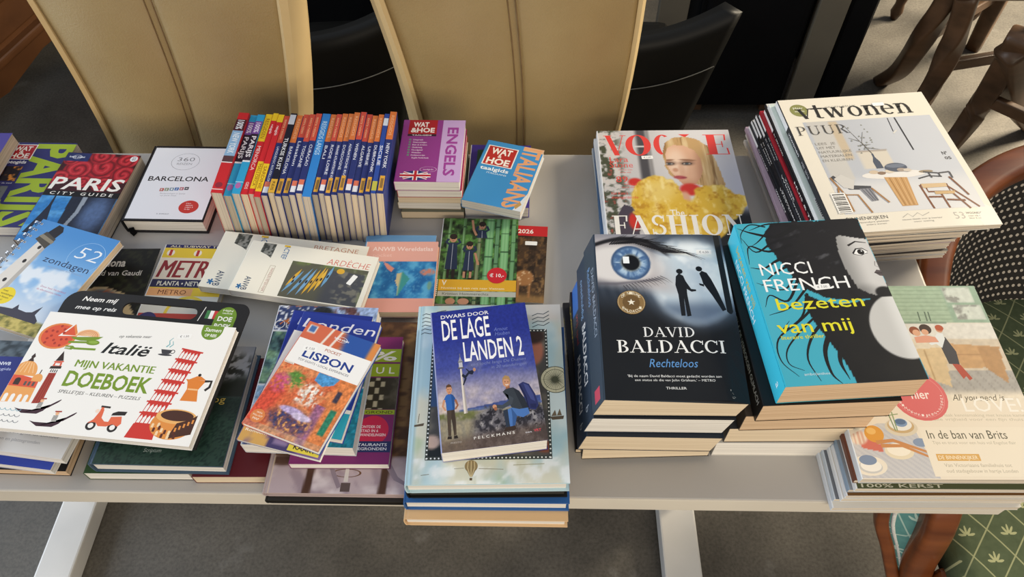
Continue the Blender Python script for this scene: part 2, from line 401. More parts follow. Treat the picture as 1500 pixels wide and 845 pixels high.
def book(name, label, cat, group, x, y, zt, w, h, t, rz=0, kind='paper', front='888888', spine=None, back='dddddd', pages=None,
         mat=None, warp=None, matrix=None, sc_col=None, stickers=(), shear=0):
    """one book lying with its front cover up; zt = height of the cover above the table top"""
    root = empty(name, label, cat, group)
    M = matrix if matrix is not None else Matrix.Translation((x, y, T + zt - t)) @ Matrix.Rotation(R(rz), 4, 'Z')
    root.matrix_world = M
    mat = mat or M_GLOSS; pages = pages or PG_WHITE
    fa = front if isinstance(front, Art) else art_plain(w, h, front)
    base = hx(front) if not isinstance(front, Art) else None
    spc = spine if (spine is not None and not isinstance(spine, Art)) else (sc_col or (front if base is not None else 'dddddd'))
    hard = kind == 'hard'
    ct = {'paper': .0005, 'mag': .0002, 'hard': .0025}[kind]
    if hard: V, F = hard_shell(w, h, t, ct)
    else: V, F = shell(w, h, t, ct, min(.0016, t * .35) if kind == 'paper' else min(.0006, t * .2))
    cs = np.zeros((len(V), 3)) + lin(hx(back))
    left = V[:, 0] < -w / 2 + (.005 if hard else .0018); cs[left] = lin(hx(spc))
    if hard: cs[~left & (V[:, 2] > t * .5)] = lin(hx(sc_col or spc))
    if hard: cs[~left & (V[:, 2] < t * .5)] = lin(hx(sc_col or back))
    AV, AF, AC = fa.out(); u0 = .006 if hard else .0016
    x0 = -w / 2 + (0.0068 if hard else min(.0016, t * .35)); fx = (w / 2 - x0)
    P = np.stack([np.where(AV[:, 0] * w < (x0 + w / 2), x0, -w / 2 + AV[:, 0] * w), -h / 2 + AV[:, 1] * h, t + (EPS if warp is None else 9e-5) * (AV[:, 2] + .5)], 1)
    if warp is not None: P, AF, AC = refine(P, AF, AC, .0042)
    parts = [(P, AF, AC)]
    if isinstance(spine, Art):
        SV, SF, SC = spine.out()
        zz = SV[:, 1] * t if not hard else SV[:, 1] * t
        parts.append((np.stack([-w / 2 - EPS * (SV[:, 2] + .5) - (0), h / 2 - SV[:, 0] * h, np.clip(zz, .0004, t - .0004)], 1), SF, SC))
    Vs = [V]; Fs = list(F); Cs = [cs]; n = len(V)
    for p, f, c_ in parts:
        Vs.append(p); Fs += [tuple(i + n for i in q) for q in f]; Cs.append(c_); n += len(p)
    V = np.concatenate(Vs); C_ = np.concatenate(Cs)
    ins = .003 if hard else .0006
    PV, PF = page_block((-w / 2 + (.003 if hard else ct), -h / 2 + ins, ct), (w / 2 - ins - (.0006 if kind != 'mag' else 0), h / 2 - ins, t - ct))
    if kind == 'mag': PV[:, 1] = np.clip(PV[:, 1], -h / 2 + .0003, h / 2 - .0003)
    if warp is not None:
        for A in (V, PV): A[:, 2] += warp(A[:, 0] / w + .5, A[:, 1] / h + .5) * np.clip(A[:, 2] / t, 0, 1.5)
    if shear:                                            # worn spine: the lower pages have slid sideways
        for A in (V, PV): A[:, 0] += shear * (np.clip(A[:, 2] / t, 0, 1) - 1)
    mesh_obj('cover', V, Fs, mat, root, cols=C_)
    mesh_obj('page_block', PV, PF, pages, root)
    for (su, sv, sr, txt) in stickers: sticker(root, w, h, t, su, sv, sr, txt, warp, lift=fa.top)
    return root
def sticker(root, w, h, t, u, v, rot, txt, warp=None, sw=.019, sh=.0075, lift=8):
    """white price label with scalloped short ends"""  # greyer page tones paint in the shade on the row's near ends
    a = Art(sw, sh); a.poly([(.06, 0), (.94, 0), (1, .2), (.96, .35), (1, .5), (.96, .65), (1, .8), (.94, 1), (.06, 1), (0, .8), (.04, .65), (0, .5), (.04, .35), (0, .2)], 'f4f3f0')
    if txt: a.text(txt, .2, .28, .6, .42, '55555c')
    V, F, C_ = a.out(); z = t + (EPS if warp is None else 9e-5) * (lift + 2) + (float(warp(np.array([u]), np.array([v]))[0]) if warp else 0)
    P = np.stack([(V[:, 0] - .5) * sw, (V[:, 1] - .5) * sh, V[:, 2] * EPS * 2], 1)
    o = mesh_obj('price_sticker', P, F, M_MATTE, root, cols=C_)
    o.location = ((u - .5) * w, (v - .5) * h, z); o.rotation_euler = (0, 0, R(rot)); o['label'] = 'small white price sticker'
    return o
# ------------------------------------------------------------------ floor
def concrete():
    m, nt, b = new_mat('worn_concrete'); L = nt.links.new
    tc = nt.nodes.new('ShaderNodeTexCoord')
    def noise(s, d=6): 
        n = nt.nodes.new('ShaderNodeTexNoise'); n.inputs['Scale'].default_value = s; n.inputs['Detail'].default_value = d; n.inputs['Roughness'].default_value = .62
        L(tc.outputs['Object'], n.inputs['Vector']); return n
    n1, n2, n3 = noise(3.2), noise(150, 4), noise(7, 5)
    cr = nt.nodes.new('ShaderNodeValToRGB'); e = cr.color_ramp.elements
    e[0].position = .30; e[0].color = l4('423f3a'); e[1].position = .72; e[1].color = l4('68635b')
    L(n1.outputs['Fac'], cr.inputs['Fac'])
    cr2 = nt.nodes.new('ShaderNodeValToRGB'); e = cr2.color_ramp.elements
    e[0].position = .30; e[0].color = (.35, .35, .35, 1); e[1].position = .60; e[1].color = (1.15, 1.15, 1.15, 1)
    L(n2.outputs['Fac'], cr2.inputs['Fac'])
    mx = nt.nodes.new('ShaderNodeMix'); mx.data_type = 'RGBA'; mx.blend_type = 'MULTIPLY'; mx.inputs[0].default_value = .5
    L(cr.outputs['Color'], mx.inputs[6]); L(cr2.outputs['Color'], mx.inputs[7])
    cr3 = nt.nodes.new('ShaderNodeValToRGB'); e = cr3.color_ramp.elements   # pale stains
    e[0].position = .62; e[0].color = (0, 0, 0, 1); e[1].position = .74; e[1].color = (.35, .35, .35, 1)
    L(n3.outputs['Fac'], cr3.inputs['Fac'])
    mx2 = nt.nodes.new('ShaderNodeMix'); mx2.data_type = 'RGBA'; mx2.inputs[7].default_value = l4('8f8c88')
    L(cr3.outputs['Color'], mx2.inputs[0]); L(mx.outputs[2], mx2.inputs[6]); L(mx2.outputs[2], b.inputs['Base Color'])
    b.inputs['Roughness'].default_value = .62; b.inputs['Specular IOR Level'].default_value = .3
    bp = nt.nodes.new('ShaderNodeBump'); bp.inputs['Strength'].default_value = .15; bp.inputs['Distance'].default_value = .002
    L(n2.outputs['Fac'], bp.inputs['Height']); L(bp.outputs['Normal'], b.inputs['Normal'])
    return m
bm = bmesh.new(); box_bm(bm, (-4, -2.5, -.1), (4, 5, 0))
o = bm_obj('floor', bm, concrete()); o['kind'] = 'structure'; o['label'] = 'worn grey concrete floor'
M_WALL = surf('off_white_plaster', 'b9b2a6', 'c4bdb0', .9, (2, 2, 2), .1, 80)
for nm, boxes in (('wall_back', [((-4, 5, 0), (4, 5.12, 2.8))]), ('wall_right', [((4, -2.5, 0), (4.12, 5.12, 2.8))]),
                  ('wall_left', [((-4.12, -2.5, 0), (-4, 5.12, .75)), ((-4.12, -2.5, 2.6), (-4, 5.12, 2.8)), ((-4.12, -2.5, .75), (-4, -.6, 2.6)), ((-4.12, 2.6, .75), (-4, 5.12, 2.6))])):
    bm = bmesh.new()
    for lo, hi in boxes: box_bm(bm, lo, hi)
    o = bm_obj(nm, bm, M_WALL); o['kind'] = 'structure'

# ------------------------------------------------------------------ materials of the furniture
M_LAM = surf('grey_laminate', 'a9a5a0', 'b3afaa', .42, (3, 3, 3), .04, 220, dist=.0005)
M_EDGE = surf('table_edge_band', 'c6beb0', 'd2cabb', .5, (5, 5, 5))
M_STEEL = surf('light_grey_powder_coat', 'bdbbb7', 'c7c5c1', .45, (8, 8, 8), .03, 300, dist=.0004)
M_TAN = surf('tan_leather', '8f7850', '9f8a60', .36, (5, 5, 5), .35, 330, spec=.6, dist=.0016)
M_TANEDGE = surf('tan_leather_border', 'c2a878', 'ceb687', .5, (6, 6, 6), .12, 420, dist=.001)
M_STITCH = surf('brown_stitching', '6b5230', '7d6340', .8, (40, 40, 40))
M_SEAM = surf('pale_seam_thread', '6f6d66', '86847c', .7, (40, 40, 40))
M_BLACK = surf('black_leather', '090908', '10100f', .5, (7, 7, 7), .10, 300, spec=.22, dist=.001)
M_BFAB = surf('black_fabric', '08080a', '0d0d0e', .9, (9, 9, 9), .1, 500, spec=.1)
M_WOOD = surf('polished_mahogany', '54280f', '7a421d', .3, (3, 30, 30), .03, 60, spec=.5, coat=.3, detail=4)
M_DWOOD = surf('dark_stained_beech', '43301f', '604631', .42, (3, 24, 24), .04, 60, spec=.4)
M_OAK = surf('carved_oak', '4a2c16', '6a4223', .45, (4, 30, 6), .12, 30, spec=.4)

def group_root(*a, **k): return empty(*a, **k)

# ------------------------------------------------------------------ display table: long laminate top on two T-feet
tb = empty('display_table', 'long light grey laminate table carrying all the books and magazines', 'table', None, (-.33, .63, 0))
def tpart(name, bm, mat, parent=tb, smooth=False):
    o = bm_obj(name, bm, mat, parent, smooth); o.location = -Vector(parent.location); return o
bm = bmesh.new(); box_bm(bm, (-1.26, .3305, .7065), (.5785, .9255, T), .0015)
tpart('tabletop', bm, M_LAM)
bm = bmesh.new()                                           # edge band all round
for lo, hi in (((-1.2615, .329, .706), (.58, .3315, T - .0008)), ((-1.2615, .9245, .706), (.58, .927, T - .0008)), ((.5775, .3316, .706), (.58, .9244, T - .0008)), ((-1.2615, .3316, .706), (-1.259, .9244, T - .0008))):
    box_bm(bm, lo, hi, .0008)
o = tpart('edge_band', bm, M_EDGE); o['label'] = 'cream edge band'
for fx in (-.975, .322):
    bm = bmesh.new(); box_bm(bm, (fx - .038, .33, .004), (fx + .038, .93, .048), .004)
    tpart('foot', bm, M_STEEL)
    bm = bmesh.new(); box_bm(bm, (fx - .034, .60, .0475), (fx + .034, .72, .70), .004)
    tpart('leg', bm, M_STEEL)
    bm = bmesh.new(); box_bm(bm, (fx - .03, .40, .672), (fx + .03, .86, .7062), .003)
    tpart('bracket', bm, M_STEEL)

# ------------------------------------------------------------------ two tan leather high-back chairs pushed in behind the table
def leather_chair(label, cx, yb, ry, wb, wt, x_shift, wide_side):
    r = empty('leather_chair', label, 'chair', 'tan leather chairs behind the table', (cx, yb, 0), ry)
    z0, z1 = .40, 1.08; nu, nv = 40, 24; V = []; F = []
    dep = .055
    def half(z): k = (z - .66) / .29; return (wb + (wt - wb) * k) / 2
    def cxs(z): return x_shift * (z - .66) / .29 + .012 * math.sin((z - .5) * 6)
    for j in range(nv + 1):
        z = z0 + (z1 - z0) * j / nv; hw = half(z) - .014
        for i in range(nu + 1):
            u = i / nu; s = (u - .5) * 2
            bulge = .010 * (1 - abs(s) ** 3) + .014 * math.sin(math.pi * min(1, abs(s) * 1.02)) ** .8; g = -.004 * math.exp(-(s / .03) ** 2)
            V.append((cxs(z) + s * hw, -bulge - g - .010 + .004 * math.sin(z * 5 + s * 2), z))
    k = nu + 1
    F = [(j * k + i, j * k + i + 1, (j + 1) * k + i + 1, (j + 1) * k + i) for j in range(nv) for i in range(nu)]
    # thickness: back copy
    n = len(V); V += [(x, .02, z) for x, y, z in V[:]]
    F += [(n + a, n + d, n + c_, n + b) for a, b, c_, d in F[:]]
    rim = [i for i in range(k)] + [j * k + nu for j in range(1, nv + 1)] + [nv * k + i for i in range(nu - 1, -1, -1)] + [j * k for j in range(nv - 1, 0, -1)]
    F += [(rim[i], n + rim[i], n + rim[(i + 1) % len(rim)], rim[(i + 1) % len(rim)]) for i in range(len(rim))]
    bk = mesh_obj('backrest', V, F, M_TAN, r, True)
    bm = bmesh.new()
    for q in (-.006, .006):
        sweep(bm, [(cxs(z) + q, -.0235 + .004 * math.sin(z * 5), z) for z in np.linspace(z0 + .01, z1 - .01, 30)], circ(.0011, 5), (0, 1, 0))
    bm_obj('seam_stitching', bm, M_STITCH, bk)
    for sgn in (-1, 1):
        bm = bmesh.new(); zs = np.linspace(z0, z1, 16)
        rings = []
        for z in zs:
            hw = half(z)
            e = .018 if sgn == wide_side else .002; pr = [(hw - .016, -.012), (hw - .010, -.017), (hw + e * .25 - .004, -.008), (hw + e, .03), (hw + e - .003, .045), (hw - .016, .045)]
            rings.append([bm.verts.new((cxs(z) + sgn * a, b, z)) for a, b in pr])
        for i in range(len(rings) - 1):
            for j in range(6): bm.faces.new((rings[i][j], rings[i][(j + 1) % 6], rings[i + 1][(j + 1) % 6], rings[i + 1][j]))
        bm.faces.new(rings[0]); bm.faces.new(rings[-1])
        b_ = bm_obj('border', bm, M_TANEDGE, r); b_['label'] = 'paler leather border strip'
    bm = bmesh.new(); box_bm(bm, (-.19, -.36, .36), (.19, -.03, .44), .02, 3); bm_obj('seat', bm, M_TAN, r)
    for sx in (-1, 1):
        for y in (-.33, .0):
            bm = bmesh.new(); box_bm(bm, (sx * .16 - .018, y - .018, 0), (sx * .16 + .018, y + .018, .365), .003); bm_obj('leg', bm, M_DWOOD, r)
    return r
leather_chair('tan leather high-back chair behind the small white guide, left of the pair', -.628, 1.05, R(-3), .375, .425, .035, 1)
leather_chair('tan leather high-back chair behind the stacked phrasebooks, right of the pair', -.027, 1.05, R(2), .372, .424, -.006, -1)

# ------------------------------------------------------------------ black leather tub chairs with their backs to us
def tub_chair(label, cx, cy, rz):
    r = empty('tub_chair', label, 'chair', 'black leather tub chairs', (cx, cy, 0), rz)
    V = []; F = []; na, nz = 28, 14; k = na + 1
    def pt(a, q, inner):
        top = .708 + .048 * abs(a) ** 2.0                     # wings rise at the corners
        z = .24 + (top - .24) * q
        hw = .155 + .100 * q - (.03 if inner else 0)
        x = a * hw; y = -.03 + .045 * a * a + (.035 if inner else 0) - .02 * q
        return (x, y, z)
    for inn in (0, 1):
        for j in range(nz + 1):
            for i in range(na + 1): V.append(pt(i / na * 2 - 1, j / nz, inn))
    n = k * (nz + 1)
    f0 = [(j * k + i, j * k + i + 1, (j + 1) * k + i + 1, (j + 1) * k + i) for j in range(nz) for i in range(na)]
    F = f0 + [(n + a, n + d, n + c_, n + b) for a, b, c_, d in f0]
    rim = [i for i in range(k)] + [j * k + na for j in range(1, nz + 1)] + [nz * k + i for i in range(na - 1, -1, -1)] + [j * k for j in range(nz - 1, 0, -1)]
    F += [(rim[i], n + rim[i], n + rim[(i + 1) % len(rim)], rim[(i + 1) % len(rim)]) for i in range(len(rim))]
    bk = mesh_obj('backrest', V, F, M_BLACK, r, True)
    bm = bmesh.new(); P = [Vector(pt(a, .75, 0)) + Vector((0, -.0015, 0)) for a in np.linspace(-.98, .98, 30)]
    sweep(bm, P, circ(.0012, 5)); s = bm_obj('seam', bm, M_SEAM, bk); s['label'] = 'pale stitched seam across the back'
    bm = bmesh.new(); box_bm(bm, (-.19, .0, .34), (.19, .42, .46), .03, 3); bm_obj('seat', bm, M_BLACK, r)
    for sx in (-1, 1):
        for y in (.03, .38):
            bm = bmesh.new(); sweep(bm, [(sx * .15, y, .35), (sx * .16, y, .0)], rrect(.02, .02), (0, 1, 0), [1, .7]); bm_obj('leg', bm, M_DWOOD, r)
    return r
tub_chair('black leather tub chair, its curved back showing between the two tan chairs', -.485, 1.33, R(4))
tub_chair('black leather tub chair whose pointed wing shows right of the tan chairs', .165, 1.33, R(-2))

# ------------------------------------------------------------------ second table far behind and its black upholstered chairs
M_DARKMETAL = surf('taupe_metal', '5e584c', '6a6456', .5, (6, 6, 6))
ft = empty('grey_table', 'grey table whose straight metal leg stands between black chairs at the back', 'table', None, (.860, 2.2, 0))
bm = bmesh.new(); box_bm(bm, (-.6, -.30, .955), (.20, .05, .985), .004); bm_obj('tabletop', bm, M_DARKMETAL, ft)
for x in (-.0, -.45):
    bm = bmesh.new(); box_bm(bm, (x - .042, -.30, 0), (x + .042, -.27, .955), .003); bm_obj('leg', bm, M_DARKMETAL, ft)
def block_chair(label, cx, cy, w, rz=0):
    r = empty('upholstered_chair', label, 'chair', 'black upholstered chairs at the grey table', (cx, cy, 0), rz)
    bm = bmesh.new(); box_bm(bm, (-w / 2, -.04, .03), (w / 2, .05, .90), .025, 3); bm_obj('backrest', bm, M_BFAB, r)
    bm = bmesh.new(); box_bm(bm, (-w / 2, .052, .03), (w / 2, .42, .47), .025, 3); bm_obj('seat', bm, M_BFAB, r)
    for sx in (-1, 1):
        for y in (0, .38):
            bm = bmesh.new(); box_bm(bm, (sx * (w / 2 - .04) - .015, y - .015, 0), (sx * (w / 2 - .04) + .015, y + .015, .03)); bm_obj('leg', bm, M_DWOOD, r)
block_chair('black upholstered chair left of the straight grey table leg', .657, 1.945, .30)
block_chair('narrow black upholstered chair right of the straight grey table leg', .948, 1.945, .085)
block_chair('black upholstered chair far back between the two tan chairs', -.55, 1.9, .5, R(5))
block_chair('black upholstered chair far back, left of the dark wing chair back', .06, 2.05, .40, R(-4))

# ------------------------------------------------------------------ dark wooden sabre-leg chairs, top right
def sabre_chair(label, seat, legs, st):
    r = empty('wooden_chair', label, 'chair', None, (seat[0], seat[1], 0))
    O = Vector((seat[0], seat[1], 0))
    def L_(name, bm, sm=False): 
        o = bm_obj(name, bm, M_DWOOD, r, sm); o.location = -O; return o
    bm = bmesh.new(); box_bm(bm, (seat[0] - .2, seat[1] - .2, .43), (seat[0] + .2, seat[1] + .2, .475), .018, 3); L_('seat', bm)
    for pts in legs:
        bm = bmesh.new(); P = curve3(pts, 8); n = len(P)
        sweep(bm, P, rrect(.027, .023, .4), (0, 0, 1), [1.3 - .5 * i / n for i in range(n)]); L_('leg', bm, True)
    for a, b in st:
        bm = bmesh.new(); sweep(bm, [a, b], rrect(.012, .018, .4)); L_('stretcher', bm)
    for sx in (-1, 1):
        bm = bmesh.new(); sweep(bm, curve3([(seat[0] + sx * .17, seat[1] + .18, .47), (seat[0] + sx * .18, seat[1] + .2, .7), (seat[0] + sx * .18, seat[1] + .26, .88)], 6), rrect(.017, .02, .4), (0, 1, 0)); L_('back_post', bm, True)
    for z in (.70, .84):
        bm = bmesh.new(); y = seat[1] + .2 + (z - .7) / .18 * .06
        sweep(bm, [(seat[0] - .175, y, z), (seat[0], y + .02, z), (seat[0] + .175, y, z)], rrect(.011, .03, .4)); L_('back_rail', bm, True)
sabre_chair('dark wooden chair with its slim curved leg reaching farthest left on the pale floor', (1.36, 2.06),
            [[(1.20, 1.95, .44), (1.19, 1.965, .25), (1.195, 2.01, .1), (1.185, 2.075, .0)], [(1.215, 1.90, .44), (1.235, 1.885, .28), (1.23, 1.87, .12), (1.20, 1.85, .0)],
             [(1.52, 1.95, .44), (1.54, 1.96, .25), (1.60, 1.98, 0)], [(1.52, 2.22, .44), (1.53, 2.23, .25), (1.56, 2.26, 0)]],
            [((1.215, 1.885, .2), (1.545, 1.965, .2)), ((1.20, 1.985, .22), (1.53, 2.24, .22))])
sabre_chair('dark wooden chair with curved crossed legs nearest the armchair rail', (1.52, 1.55),
            [[(1.285, 1.70, .44), (1.30, 1.72, .28), (1.30, 1.725, .12), (1.26, 1.70, .0)], [(1.27, 1.69, .40), (1.36, 1.72, .26), (1.46, 1.77, .13), (1.60, 1.83, .0)],
             [(1.62, 1.42, .44), (1.64, 1.4, .2), (1.66, 1.38, 0)], [(1.30, 1.42, .44), (1.31, 1.40, .2), (1.33, 1.38, 0)]],
            [((1.30, 1.72, .22), (1.64, 1.40, .22)), ((1.40, 1.75, .2), (1.66, 1.78, .25))])
# turned dark leg of a side table beyond them
r = empty('side_table', 'dark side table, its turned leg behind the curved chair legs', 'table', None, (1.42, 2.52, 0))
def turned(name, x, y, parent):
    bm = bmesh.new(); prof = [(0, .012), (.03, .022), (.06, .016), (.12, .026), (.2, .034), (.26, .02), (.30, .036), (.34, .02), (.5, .03), (.66, .024), (.70, .034)]
    rg = [[bm.verts.new((x + q * math.cos(2 * math.pi * i / 14), y + q * math.sin(2 * math.pi * i / 14), z)) for i in range(14)] for z, q in prof]
    for a, b in zip(rg, rg[1:]):
        for i in range(14): bm.faces.new((a[i], a[(i + 1) % 14], b[(i + 1) % 14], b[i]))
    bm.faces.new(rg[0]); bm.faces.new(rg[-1]); return bm_obj(name, bm, M_DWOOD, parent, True)
for x, y in ((-.085, -.08), (.2, -.08), (-.085, .2), (.2, .2)): turned('leg', x, y, r)
bm = bmesh.new(); box_bm(bm, (-.12, -.12, .70), (.24, .24, .73), .006); bm_obj('tabletop', bm, M_DWOOD, r)

# ------------------------------------------------------------------ oak cabinet with a carved plinth, top left
r = empty('oak_cabinet', 'reddish oak cabinet with a scalloped plinth on the dark floor at top left', 'cabinet', None, (-1.72, 1.93, 0), R(76))
bm = bmesh.new(); box_bm(bm, (-.75, 0, .16), (.75, .45, .9), .006); bm_obj('carcass', bm, M_OAK, r)
bm = bmesh.new(); box_bm(bm, (-.78, -.03, .145), (.78, .47, .175), .01, 3); bm_obj('moulding', bm, M_OAK, r)
pr = [(-.77, 0), (-.62, 0), (-.58, .05), (-.5, .085), (-.2, .10), (0, .07), (.2, .10), (.5, .085), (.58, .05), (.62, 0), (.77, 0), (.77, .145), (-.77, .145)]
bm = bmesh.new(); a = [bm.verts.new((x, -.02, z)) for x, z in pr]; b = [bm.verts.new((x, .005, z)) for x, z in pr]
bm.faces.new(a); bm.faces.new(b[::-1])
for i in range(len(pr)): bm.faces.new((a[i], a[(i + 1) % len(pr)], b[(i + 1) % len(pr)], b[i]))
bm_obj('plinth', bm, M_OAK, r)
for x0, x1 in ((-.72, -.02), (.02, .72)):
    bm = bmesh.new(); box_bm(bm, (x0, -.018, .2), (x1, -.001, .87), .006); d = bm_obj('door', bm, M_OAK, r)
    bm = bmesh.new(); box_bm(bm, (x0 + .1, -.026, .3), (x1 - .1, -.0175, .77), .007); bm_obj('door_panel', bm, M_OAK, d)
    bm = bmesh.new(); bmesh.ops.create_uvsphere(bm, u_segments=12, v_segments=8, radius=.014, matrix=Matrix.Translation(((x1 - .05) if x0 < 0 else (x0 + .05), -.032, .55))); bm_obj('knob', bm, M_BLACK, d, True)

# ------------------------------------------------------------------ armchair at the table's right end
def green_damask(name, c1, c2, motif, lat):
    m, nt, b = new_mat(name); L = nt.links.new; N = nt.nodes.new
    tc = N('ShaderNodeTexCoord'); sp = N('ShaderNodeSeparateXYZ'); L(tc.outputs['UV'], sp.inputs[0])
    def mth(op, a, b_=None, c_=None):
        n = N('ShaderNodeMath'); n.operation = op
        for i, q in enumerate((a, b_, c_)):
            if q is None: continue
            if isinstance(q, (int, float)): n.inputs[i].default_value = q
            else: L(q, n.inputs[i])
        return n.outputs[0]
    u, v = sp.outputs[0], sp.outputs[1]
    p = mth('ADD', u, v); q = mth('SUBTRACT', u, v)                      # diamond lattice, one cell = 1 unit
    fp = mth('ABSOLUTE', mth('SUBTRACT', mth('FRACT', p), .5)); fq = mth('ABSOLUTE', mth('SUBTRACT', mth('FRACT', q), .5))
    lat_m = mth('MAXIMUM', mth('GREATER_THAN', fp, .478), mth('GREATER_THAN', fq, .478))
    # leaf sprig in each cell: five narrow petals fanning up
    P = mth('SUBTRACT', mth('FRACT', p), .5); Q = mth('SUBTRACT', mth('FRACT', q), .5)
    X = mth('ADD', P, Q); Y = mth('ADD', mth('SUBTRACT', P, Q), .22)
    ang = mth('ARCTAN2', X, Y); rad = mth('SQRT', mth('ADD', mth('MULTIPLY', X, X), mth('MULTIPLY', Y, Y)))
    pet = mth('COSINE', mth('MULTIPLY', ang, 9.0)); lim = mth('MULTIPLY', mth('ADD', mth('MULTIPLY', pet, .3), .7), .40)
    leaf = mth('MULTIPLY', mth('MULTIPLY', mth('LESS_THAN', rad, lim), mth('LESS_THAN', mth('ABSOLUTE', ang), 1.6)), mth('GREATER_THAN', rad, .05))
    mask = mth('MAXIMUM', mth('MULTIPLY', lat_m, .75), leaf)
    n = N('ShaderNodeTexNoise'); n.inputs['Scale'].default_value = 90; L(tc.outputs['Object'], n.inputs['Vector'])
    cr = N('ShaderNodeValToRGB'); cr.color_ramp.elements[0].color = l4(c1); cr.color_ramp.elements[1].color = l4(c2); L(n.outputs['Fac'], cr.inputs['Fac'])
    mx = N('ShaderNodeMix'); mx.data_type = 'RGBA'; mx.inputs[7].default_value = l4(motif)
    L(mask, mx.inputs[0]); L(cr.outputs['Color'], mx.inputs[6]); L(mx.outputs[2], b.inputs['Base Color'])
    bp = N('ShaderNodeBump'); bp.inputs['Strength'].default_value = .3; bp.inputs['Distance'].default_value = .001; L(mask, bp.inputs['Height']); L(bp.outputs['Normal'], b.inputs['Normal'])
    b.inputs['Roughness'].default_value = .85; b.inputs['Specular IOR Level'].default_value = .15
    return m
M_GREEN = green_damask('green_leaf_damask', '454f38', '596349', 'a5a67c', 1)
M_TEAL = green_damask('teal_leaf_damask', '4b7a78', '5f8e8a', 'a9c0b4', 1)
def dotted():
    m, nt, b = new_mat('black_white_dotted_weave'); L = nt.links.new; N = nt.nodes.new
    tc = N('ShaderNodeTexCoord'); mp = N('ShaderNodeMapping'); L(tc.outputs['UV'], mp.inputs['Vector'])
    sp = N('ShaderNodeSeparateXYZ'); L(mp.outputs['Vector'], sp.inputs[0])
    def mth(op, a, b_=None):
        n = N('ShaderNodeMath'); n.operation = op
        for i, q in enumerate((a, b_)):
            if q is None: continue
            if isinstance(q, (int, float)): n.inputs[i].default_value = q
            else: L(q, n.inputs[i])
        return n.outputs[0]
    u, v = sp.outputs[0], sp.outputs[1]
    row = mth('FLOOR', v); us = mth('ADD', u, mth('MULTIPLY', mth('MODULO', row, 2.0), .5))
    fu = mth('SUBTRACT', mth('FRACT', us), .5); fv = mth('SUBTRACT', mth('FRACT', v), .5)
    d = mth('ADD', mth('POWER', mth('DIVIDE', fu, .27), 2.0), mth('POWER', mth('DIVIDE', mth('ABSOLUTE', fv), .20), 2.0))
    dot = mth('LESS_THAN', d, 1.0)
    mx = N('ShaderNodeMix'); mx.data_type = 'RGBA'; mx.inputs[6].default_value = l4('15110d'); mx.inputs[7].default_value = l4('a89f92')
    L(dot, mx.inputs[0]); L(mx.outputs[2], b.inputs['Base Color'])
    bp = N('ShaderNodeBump'); bp.inputs['Strength'].default_value = .4; bp.inputs['Distance'].default_value = .002; L(dot, bp.inputs['Height']); L(bp.outputs['Normal'], b.inputs['Normal'])
    b.inputs['Roughness'].default_value = .8; return m
M_DOT = dotted()
def uv_map(o, fn):
    me = o.data; uv = me.uv_layers.new(name='UVMap')
    for lp in me.loops: uv.data[lp.index].uv = fn(me.vertices[lp.vertex_index].co)
ac = empty('armchair', 'mahogany armchair with green leaf-patterned seat beside the right end of the table', 'armchair', None, (.93, .58, 0))
AO = Vector((.93, .58, 0))
def apart(name, bm, mat, smooth=False, parent=ac):
    o = bm_obj(name, bm, mat, parent, smooth)
    if parent is ac: o.location = -AO
    return o
cx, cy, rr = .941, .615, .328
rail = [(.636, .40, .62), (.612, .50, .652), (.612, .615, .658)] + [(cx + rr * math.cos(a), cy + rr * math.sin(a), .658 + .077 * math.sin(a)) for a in np.linspace(math.pi * .93, math.pi * .07, 12)] + [(1.267, .615, .658), (1.266, .50, .652), (1.245, .40, .62)]
bm = bmesh.new(); sweep(bm, curve3(rail, 5), rrect(.026, .020, .7, 4)); apart('rail', bm, M_WOOD, True)
# curved back and arms, inside face in dotted weave
path = [(.629, .46)] + [(.629, y) for y in (.52, .58)] + [(cx + (rr - .022) * math.cos(a), cy + (rr - .022) * math.sin(a)) for a in np.linspace(math.pi, 0, 26)] + [(1.245, y) for y in (.58, .52, .46)]
V = []; F = []; nz = 6; s = 0; UV = []
for i, (x, y) in enumerate(path):
    if i: s += math.dist(path[i], path[i - 1])
    for j in range(nz + 1):
        q = j / nz; z = .42 + (.65 + .077 * max(0, (y - cy) / rr) - .42) * q; k = 1 - .27 * (1 - q) ** 1.3
        V.append((cx + (x - cx) * k, cy + (y - cy) * k, z)); UV.append((s * 70 + z * 22, z * 62))
for i in range(len(path) - 1):
    for j in range(nz):
        a = i * (nz + 1) + j; F.append((a, a + 1, a + nz + 2, a + nz + 1))
n = len(V); V += [(cx + (x - cx) * 1.045, cy + (y - cy) * 1.045, z) for x, y, z in V]; UV += UV
F += [(n + a, n + d, n + c_, n + b) for a, b, c_, d in F[:]]
o = mesh_obj('backrest', V, F, M_DOT, ac, True); o.location = -AO
uv = o.data.uv_layers.new(name='UVMap')
for lp in o.data.loops: uv.data[lp.index].uv = UV[lp.vertex_index]
o['label'] = 'black backrest woven with white dots'
